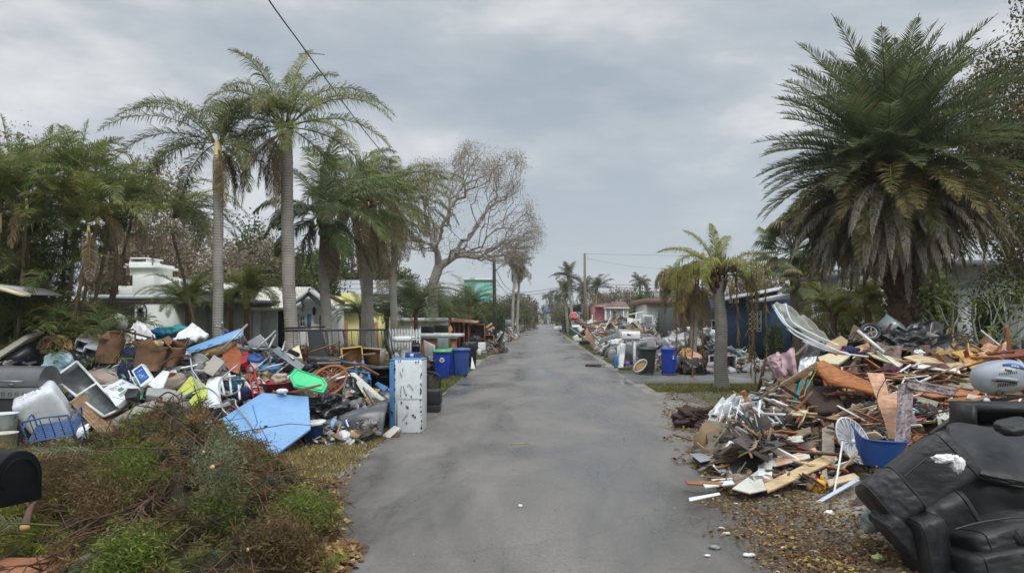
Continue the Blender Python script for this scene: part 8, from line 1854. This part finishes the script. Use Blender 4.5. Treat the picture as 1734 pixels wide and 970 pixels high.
# stop sign and street name sign
q = P(972, 536, 74); t = thing('stop_sign', 'red octagonal stop sign on a post at the far right corner', 'stop sign', (q.x, 74, 0))
b = B(); b.tube([(q.x, 74, 0), (q.x, 74, q.z + .3)], .035, 6); b.obj('post', steel, t)
def octo(r_, y): return [(q.x + r_ * math.cos(PI / 8 + k * PI / 4), y, q.z + r_ * math.sin(PI / 8 + k * PI / 4)) for k in range(8)]
b = B(); b.prism(octo(.50, 73.96), (0, .01, 0)); b.obj('border', whitep, t); b = B(); b.prism(octo(.45, 73.945), (0, .01, 0)); b.obj('face', mat('stop_red', S(206, 52, 58), .5), t)
text_on(t, 'STOP', (q.x - .36, 73.94, q.z - .12), (1, 0, 0), (0, 0, 1), .34, whitep)
t = thing('street_sign', 'green street name blade on a post right of the stop sign', 'street sign', P(981, 575, 72)); b = B(); b.tube([P(981, 573, 72), P(981, 528, 72)], .03, 6); b.obj('post', steel, t); b = B(); b.prism([P(978, 527, 72), P(987, 531, 72), P(987, 534, 72), P(978, 530, 72)], (0, .01, 0)); b.obj('blade', mat('sign_green', S(60, 150, 128), .5), t)
q = P(861, 547, 60); t = thing('road_sign', 'back of a square grey road sign by the dark pole', 'road sign', (q.x, 60, 0)); b = B(); b.tube([(q.x, 60, 0), (q.x, 60, q.z)], .03, 6); b.obj('post', steel, t); b = B(); b.box((q.x, 59.96, q.z), (.55, .02, .6)); b.obj('plate', grey, t)
# utility poles and wires
polem = wood('pole_wood', (70, 62, 56)); polem2 = wood('pole_wood_pale', (126, 108, 92))
t = thing('utility_pole', 'dark slender utility pole on the left verge', 'utility pole', V3((P(838, 560, 55).x, 55, 0))); b = B(); b.tube([P(838, 580, 55) * 1, P(836.5, 437, 55)], [.17, .12], 8); b.obj('post', polem, t); b = B(); b.tube(curve([P(837, 462, 55), P(846, 452, 54.5), P(858, 444, 54)]), .03, 5); b.obj('bracket', polem, t)
t = thing('utility_pole', 'pale brown wooden utility pole beyond the stop sign on the right', 'utility pole', V3((P(990, 560, 82).x, 82, 0))); b = B(); b.tube([P(991, 569, 82), P(990, 429, 82)], [.2, .13], 8); b.obj('post', polem2, t); b = B(); b.tube([P(990, 445, 81.8), P(990, 452, 81.8)], .25, 8); b.obj('transformer', grey, t) if False else None
t = thing('utility_pole', 'thinner leaning pole just right of the wooden one', 'utility pole', V3((P(997, 560, 84).x, 84, 0))); b = B(); b.tube([P(998, 566, 84), P(993, 500, 84)], [.12, .09], 6); b.obj('post', polem2, t)
def wire(label, pts, r): pole('overhead_wire', label, 'wire', curve([P(*p) for p in pts], 10), r, iron, n=5)
wire('thick black service cable running from overhead down past the tallest palm', [(380, -120, 12), (455, 0, 14.5), (510, 76, 17.5), (560, 145, 21), (640, 250, 28), (740, 366, 38), (800, 424, 47), (837, 445, 55)], .017)
wire('loose end of cable sticking out right of the tallest palm crown', [(505, 92, 17.9), (528, 91, 18), (550, 93, 18)], .009)
wire('upper of the two far wires crossing left of the wooden pole', [(837, 452, 55), (870, 494, 70), (940, 488, 80), (990, 480, 82)], .022); wire('lower of the two far wires crossing left of the wooden pole', [(837, 470, 55), (870, 500, 70), (940, 493, 80), (990, 486, 82)], .022)
wire('highest far wire right of the wooden pole', [(990, 430, 82), (1100, 432, 82), (1400, 440, 82)], .012); wire('lower pair of far wires right of the wooden pole, upper one', [(990, 480, 82), (1100, 483, 82), (1400, 482, 82)], .022); wire('lower pair of far wires right of the wooden pole, lower one', [(990, 486, 82), (1100, 488, 82), (1400, 489, 82)], .022); wire('faint wire across the middle of the sky right of the pole', [(990, 437, 82), (1120, 455, 82), (1400, 456, 82)], .01)

b = B(); b.box((0, 1180, 17), (1900, 2500, 36.5)); hzo = b.obj('haze', mat('haze_air', (.8, .8, .8)), kind='stuff', label='thin damp haze over the whole street', cat='haze')
m = bpy.data.materials.new('haze_volume'); m.use_nodes = True; nt = m.node_tree; nt.nodes.remove(nt.nodes['Principled BSDF'])
pv = nt.nodes.new('ShaderNodeVolumePrincipled'); pv.inputs['Color'].default_value = (.86, .9, .95, 1); pv.inputs['Density'].default_value = .0006; nt.links.new(pv.outputs[0], nt.nodes['Material Output'].inputs['Volume'])
hzo.data.materials[0] = m
# ================================================================ foreground: cut branches, leaf litter, mailbox
q = P(0, 0, 4.0); t = thing('mailbox', 'black metal mailbox cut off by the left edge of the picture', 'mailbox', (P(10, 800, 4).x, 4.0, 0))
mbm = paint('mailbox_black', (10, 12, 15), .5, dirt=.1, spec=.2); 
xf = P(26, 800, 3.95).x; zt, zb = P(0, 766, 3.95).z, P(0, 858, 3.95).z; w = .24; h = zt - zb
def arch(x, s=1., ys=3.98): return [(x, ys - w / 2 * s, zb + h * .02), (x, ys + w / 2 * s, zb + h * .02)] + [(x, ys + math.cos(a) * w / 2 * s, zb + h * .55 + math.sin(a) * h * .45 * s) for a in np.linspace(0, PI, 16)]
ROT = Matrix.Translation((xf, 3.98, 0)) @ Matrix.Rotation(R(-24), 4, 'Z') @ Matrix.Translation((-xf, -3.98, 0))
b = B(); V = [ROT @ V3(v) for v in arch(xf - .52) + arch(xf - .02)]; k = 18
b.add(V, [tuple(range(k)), tuple(range(2 * k - 1, k - 1, -1))] + [(i, i + k, (i + 1) % k + k, (i + 1) % k) for i in range(k)]); b.obj('body', mbm, t, bevel=.006)
b = B(); V = [ROT @ V3(v) for v in arch(xf - .035, 1.05) + arch(xf, 1.05)]; b.add(V, [tuple(range(k)), tuple(range(2 * k - 1, k - 1, -1))] + [(i, i + k, (i + 1) % k + k, (i + 1) % k) for i in range(k)]); b.obj('door', mbm, t, bevel=.01)
b = B(); b.tube([ROT @ V3((xf + .012, 3.98 + math.cos(a) * w * .40, zb + h * .5 + math.sin(a) * h * .38)) for a in np.linspace(-.4, PI + .4, 18)], .004, 5); b.obj('rib', mbm, t, smooth=True)
b = B(); b.bar((xf - .36, 4.1, 0), (xf - .36, 4.1, zb), .09); b.obj('post', grey_w, t)
b = B(); b.blob(P(16, 974, 5.75), (.78, .5, .2), 5, .03, 1.4, 4, 3.2); b.obj('cushion', mat('terracotta_fabric', S(150, 98, 70), .85, dirt=.25, bump=.2), label='terracotta cushion half buried at the bottom left corner', cat='cushion', smooth=True)
b = B(); b.blob(P(158, 965, 5.9), (.34, .34, .26), 3, .02, 1, 4, 2.4); b.obj('helmet', mat('sage_grey', S(84, 94, 92), .7, dirt=.2), label='dark sage-grey dome of a stool seat at the bottom edge', cat='stool seat', smooth=True)

def hF(x, y):
    if y < 4.2 or y > 11.2: return 0
    xe = float(np.interp(y, (4, 6, 7.3, 8.3, 9, 10, 11.2), (-1.7, -1.8, -2.1, -2.7, -3.25, -4.1, -5.0)))
    e = float(np.interp(y, (4.2, 5.6, 7, 8.4, 9.6, 11.2), (.1, .42, .62, .95, .8, .0))); s_ = min(max((xe - x) / 1.5, 0), 1)
    return e * s_ ** .6 * float(np.interp(VX + x / y * F, (0, 150, 230, 300, 420), (.45, .55, .85, 1.18, 1.08))) * (1 + .5 * noise.noise(V3((x * 1.6, y * 1.6, 3))))
rgF = np.random.default_rng(44); rF = random.Random(44)
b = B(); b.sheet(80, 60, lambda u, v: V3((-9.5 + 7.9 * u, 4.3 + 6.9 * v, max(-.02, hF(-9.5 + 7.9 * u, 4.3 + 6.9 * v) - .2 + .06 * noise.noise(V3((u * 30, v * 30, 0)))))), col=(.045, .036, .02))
PAL = {0: (.155, .175, .035), 1: (.11, .115, .038), 2: (.15, .10, .048), 3: (.09, .10, .07), 4: (.085, .07, .045)}
O_, D_, C_ = [], [], []
for k in range(1500):
    x, y = rF.uniform(-8, -1.8), rF.uniform(4.4, 10.9); h = hF(x, y)
    if h < .04: continue
    zn = noise.noise(V3((x * .9, y * .9, 11))) + .45 * noise.noise(V3((x * 2.4, y * 2.4, 5))) + rF.gauss(0, .12)
    kind = 0 if zn > .13 else 1 if zn > -.05 else 3 if rF.random() < .25 else 4 if rF.random() < .3 else 2
    c0 = np.array(PAL[kind]) * rF.uniform(.7, 1.3); L = rF.uniform(.2, .5) * (.5 + min(h, .5)); a = rF.uniform(0, 6.28); el = rF.uniform(.0, .9)
    d = np.array([math.cos(a) * math.cos(el), math.sin(a) * math.cos(el), math.sin(el)]); p = np.array([x, y, h - .1]); m = int(L * 24) + 3
    for q in range(m):
        d = d + np.array([0, 0, -.07]) + rgF.normal(0, .05, 3); d /= np.linalg.norm(d); p = p + d * L / m
        n_ = 13; dd = d * .55 + rgF.normal(0, .55, (n_, 3)); dd /= np.linalg.norm(dd, axis=1)[:, None]; O_.append(np.tile(p, (n_, 1)) + rgF.normal(0, .012, (n_, 3))); D_.append(dd); C_.append(np.tile(c0 * rF.uniform(.8, 1.2), (n_, 1)))
    if k % 3 == 0: b.tube([V3((x, y, h - .12)), V3(p)], [.006, .002], 3, col=(.11, .07, .045))
o, d, c_ = np.concatenate(O_), np.concatenate(D_), np.concatenate(C_); n_ = len(o); print('needles', n_)
L = rgF.uniform(.04, .11, (n_, 1)); s_ = np.cross(d, rgF.normal(0, 1, (n_, 3))); s_ /= np.linalg.norm(s_, axis=1)[:, None]; w_ = rgF.uniform(.003, .007, (n_, 1))
b.add(np.stack([o, o + d * L * .5 + s_ * w_, o + d * L, o + d * L * .5 - s_ * w_], 1).reshape(-1, 3), np.arange(4 * n_).reshape(-1, 4), c_ * rgF.uniform(.75, 1.25, (n_, 1)))
for k in range(800):
    x, y = rF.uniform(-7, -1.9), rF.uniform(4.6, 10.5); h = hF(x, y); a = rF.uniform(0, 6.28); L2 = rF.uniform(.2, .7)
    if h > .05: b.tube([V3((x, y, h)), V3((x + math.cos(a) * L2 * .5, y + math.sin(a) * L2 * .5, hF(x, y) + rF.uniform(.02, .12))), V3((x + math.cos(a) * L2, y + math.sin(a) * L2, hF(x + math.cos(a) * L2, y + math.sin(a) * L2) + .03))], [.009, .006, .003], 4, col=(.10, .06, .042))
b.obj('brush', leafm, kind='stuff', label='heap of cut cypress brush, green and withered brown, filling the left foreground', cat='brush', loc=(-6, 7, 0))
# individual cut branches lying over it
brb = mat('cut_branch_bark', S(92, 66, 52), .85, var=.3, bump=.4); cutw = mat('cut_wood', S(214, 176, 120), .7)
def hz(x, y): return hF(x, y)
def cut_branch(label, p0, p1, r, seed, twigs=7, stub=True, foliage=None):
    rb_ = random.Random(seed); a, c = V3(p0), V3(p1); t = thing('cut_branch', label, 'cut branch', a, group=None); L = (c - a).length
    b = B(); mid = a.lerp(c, .5) + V3((0, 0, .05)); cv = curve([a, mid, c], 6); b.tube(cv, [r * (1 - .7 * k / (len(cv) - 1)) for k in range(len(cv))], 7)
    for k in range(twigs):
        u = rb_.uniform(.12, .8); p = cv[int(u * (len(cv) - 1))]; d = ((c - a).normalized() + V3((rb_.gauss(0, .32), rb_.gauss(0, .32), rb_.uniform(-.05, .22)))).normalized(); l_ = L * rb_.uniform(.25, .6)
        q1 = p + d * l_ * .5; q2 = q1 + (d + V3((rb_.gauss(0, .25), rb_.gauss(0, .25), rb_.uniform(-.2, .1)))).normalized() * l_ * .5; b.tube([p, q1, q2], [r * .45, r * .3, r * .12], 5)
    b.obj('stem', brb, t, smooth=True)
    if stub: b = B(); d = (a - c).normalized(); b.tube([a + d * .001, a + d * .006], r * .98, 10); b.obj('cut_face', cutw, t)
    if foliage: b = B(); leaves(b, np.random.default_rng(seed), [(cv[int(k)], None) for k in np.linspace(len(cv) * .4, len(cv) - 1, 9)], 520, .11, .0095, foliage, long=5.5); b.obj('foliage', leafm, t)
    return t
def F_(px, py, up=.06):
    d = 2640 / (py - 537)
    for _ in range(12):
        q = P(px, py, d); h = hF(q.x, d) + up; d = (CAMZ - h) * F / (py - VY)
    return P(px, py, d)
brn = [(.14, .095, .045), (.10, .07, .035)]; grn = [(.10, .14, .025), (.13, .16, .03), (.08, .11, .03)]
cut_branch('long bare reddish branch with a pale cut end in the middle of the brush', F_(296, 812, .16), F_(130, 905, .12), .022, 1, 12)
cut_branch('second reddish branch fanning out below the pale-cut one', F_(285, 822, .14), F_(165, 935, .1), .018, 2, 12)
cut_branch('dark branch crossing towards the bottom edge', F_(270, 835, .12), F_(215, 900, .1), .02, 3, 8)
cut_branch('thick brown log with a pale sawn ring under the brown cabinet', F_(222, 770, .2), F_(300, 735, .25), .055, 4, 2)
cut_branch('short log with a round cut face at the left', F_(42, 893, .12), F_(60, 850, .1), .04, 5, 1)
cut_branch('thin dark branch reaching right over the asphalt edge', F_(430, 795, .2), F_(520, 830, .1), .014, 6, 7)
cut_branch('twiggy branch above the yellowed grass', F_(420, 790, .18), F_(500, 805, .12), .012, 7, 9)
cut_branch('dead branch leaning on the blue tabletop', F_(345, 765, .2), P(372, 700, 10.8), .015, 8, 9)
cut_branch('green cypress bough at the right end of the brush', F_(455, 885, .15), F_(545, 870, .1), .016, 9, 6, foliage=grn)
cut_branch('green cypress bough hanging over the brush below the blue tabletop', F_(390, 845, .2), F_(350, 900, .16), .018, 10, 6, foliage=grn)
cut_branch('bright green bough in the upper middle of the brush', F_(300, 775, .2), F_(200, 790, .2), .016, 11, 6, foliage=grn)
cut_branch('brown withered bough at the top right of the brush', F_(360, 790, .2), F_(440, 775, .16), .016, 12, 8, foliage=brn)
cut_branch('rust-brown withered bough beside the mailbox', F_(95, 770, .15), F_(80, 830, .14), .016, 13, 6, foliage=brn)
cut_branch('rust-brown bough left of centre in the brush', F_(140, 815, .2), F_(190, 860, .15), .016, 14, 6, foliage=brn)
cut_branch('rust-brown bough near the leaf litter', F_(420, 930, .12), F_(500, 925, .08), .016, 15, 6, foliage=brn)
cut_branch('grey-green bough hanging below the blue tabletop', F_(350, 735, .3), F_(375, 800, .16), .018, 16, 8, foliage=[(.10, .12, .085), (.12, .13, .07)])
cut_branch('crooked grey stick at the bottom of the brush', F_(245, 905, .12), F_(330, 880, .14), .014, 17, 4)
cut_branch('olive bough at the bottom edge', F_(250, 935, .12), F_(200, 960, .1), .014, 18, 6, foliage=grn)
def fallen_frond(label, px, py, az, L, seed, c=(.06, .085, .035)):
    b = B(); rg_ = np.random.default_rng(seed); frond(b, rg_, F_(px, py, .16), R(az), R(12), L, R(30), n=44, leaf=.3, w=.016, hang=.3, fold=.2, cg=c, brown=.1, plum=.15, rad=.012)
    b.obj('palm_frond', leafm, label=label, cat='palm frond')
fallen_frond('fallen grey-green palm frond lying below the blue chair', 190, 765, 232, 1.3, 1, (.085, .105, .075)); fallen_frond('fallen dark green palm frond at the bottom left', 100, 890, 205, 1.5, 2); fallen_frond('second fallen palm frond at the bottom left edge', 60, 905, 195, 1.3, 3); fallen_frond('fallen palm frond under the brown cabinet', 260, 745, 20, .9, 4); fallen_frond('fallen palm frond near the mailbox', 120, 790, 250, .9, 5, (.07, .09, .03))
# leaf litter
def litter(label, n, fn, seed, cols, size=(.02, .06), lift=.012):
    rg_ = np.random.default_rng(seed); b = B(); pp = []
    tries = 0
    while len(pp) < n and tries < n * 30:
        tries += 1; q = fn(rg_)
        if q is not None: pp.append(q)
    c = np.array([tuple(q) for q in pp]); n = len(c); c[:, 2] += rg_.uniform(.004, lift + .02, n)
    a = rg_.uniform(0, 2 * PI, n); d = np.stack([np.cos(a), np.sin(a), rg_.normal(0, .25, n)], 1); s_ = np.stack([-np.sin(a), np.cos(a), rg_.normal(0, .3, n)], 1); L = rg_.uniform(*size, (n, 1)); w_ = L * rg_.uniform(.22, .45, (n, 1))
    up = np.array([0, 0, 1.]) * L * rg_.uniform(0, .3, (n, 1))
    V = np.stack([c, c + d * L * .5 + s_ * w_ + up, c + d * L, c + d * L * .5 - s_ * w_ + up * .3], 1).reshape(-1, 3)
    F0 = np.arange(4 * n).reshape(-1, 4); cc_ = np.array(cols)[rg_.integers(0, len(cols), n)] * rg_.uniform(.7, 1.3, (n, 1)); b.add(V, F0, cc_)
    return b.obj('leaf_litter', leafm, kind='stuff', label=label, cat='leaf litter', loc=(0, 0, 0))
def reg(px0, px1, py0, py1, f):
    def fn(rg_):
        px, py = rg_.uniform(px0, px1), py0 + (py1 - py0) * rg_.random() ** .8; q = G(px, py)
        return q if f(px, py) + .8 * noise.noise(V3((q.x * 1.6, q.y * 1.6, 2))) > rg_.random() * 1.15 else None
    return fn
dl = [(.15, .075, .035), (.21, .115, .05), (.08, .05, .03), (.22, .15, .08), (.10, .06, .04)] * 3 + [(.26, .26, .06), (.32, .28, .12)]
litter('brown leaf litter with yellow leaves spread before the sofa', 9000, reg(1190, 1560, 770, 1010, lambda x, y: 1.25 - abs(x - (1300 + (y - 800) * .75)) / 130), 1, dl)
litter('thin drift of leaves along the right edge of the asphalt', 2200, reg(1120, 1330, 664, 840, lambda x, y: .65 - abs(x - (1150 + (y - 690) * .6)) / 70), 2, dl, (.03, .09)); litter('twigs and leaves along the foot of the brush heap', 3800, reg(420, 620, 815, 1000, lambda x, y: 1.0 - abs(x - (535 + (y - 880) * .12)) / 55), 3, dl[:7] + [(.34, .26, .14)] * 2, (.04, .13)); litter('dry leaves and clippings over the yellowed grass', 3000, reg(420, 700, 740, 860, lambda x, y: .7 if x < 760 - (y - 640) else -1), 4, dl, (.03, .07))
litter('sparse crumbs of leaves and grit scattered over the asphalt', 520, lambda r_: V3((r_.uniform(-2.4, 3.0), 5.5 + 40 * r_.random() ** 2, .01)), 5, [(.06, .05, .045), (.3, .3, .28), (.2, .2, .07), (.1, .08, .05)], (.01, .035)); litter('leaves on the drive and verge before the mauve towel', 1600, reg(1120, 1330, 655, 700, lambda x, y: .5), 6, dl, (.03, .09))
b = B(); b.bar(G(864, 753) + V3((0, 0, .014)), G(896, 752) + V3((0, 0, .014)), .02, .012); b.obj('twig', tan_w, label='tan stick lying alone in the middle of the road', cat='stick')
sack('scrap', 'tiny white scrap in the middle of the near asphalt', 'scrap', G(881, 856, .02), (.05, .05, .03), white, 5, flat=.01)
# litter scraps on the right forecourt
rs_ = random.Random(77)
for k in range(12):
    px, py = rs_.uniform(1190, 1460), rs_.uniform(830, 945); q = G(px, py, .02); s_ = rs_.uniform(.03, .08)
    sack('scrap', 'small white or cream scrap lying among the brown leaves before the sofa', 'scrap', q, (s_ * 1.5, s_, s_ * .5), rs_.choice((white, offwhite, grey)), 300 + k, rough=.5, sub=2, flat=.012, group='pale scraps among the brown leaves')
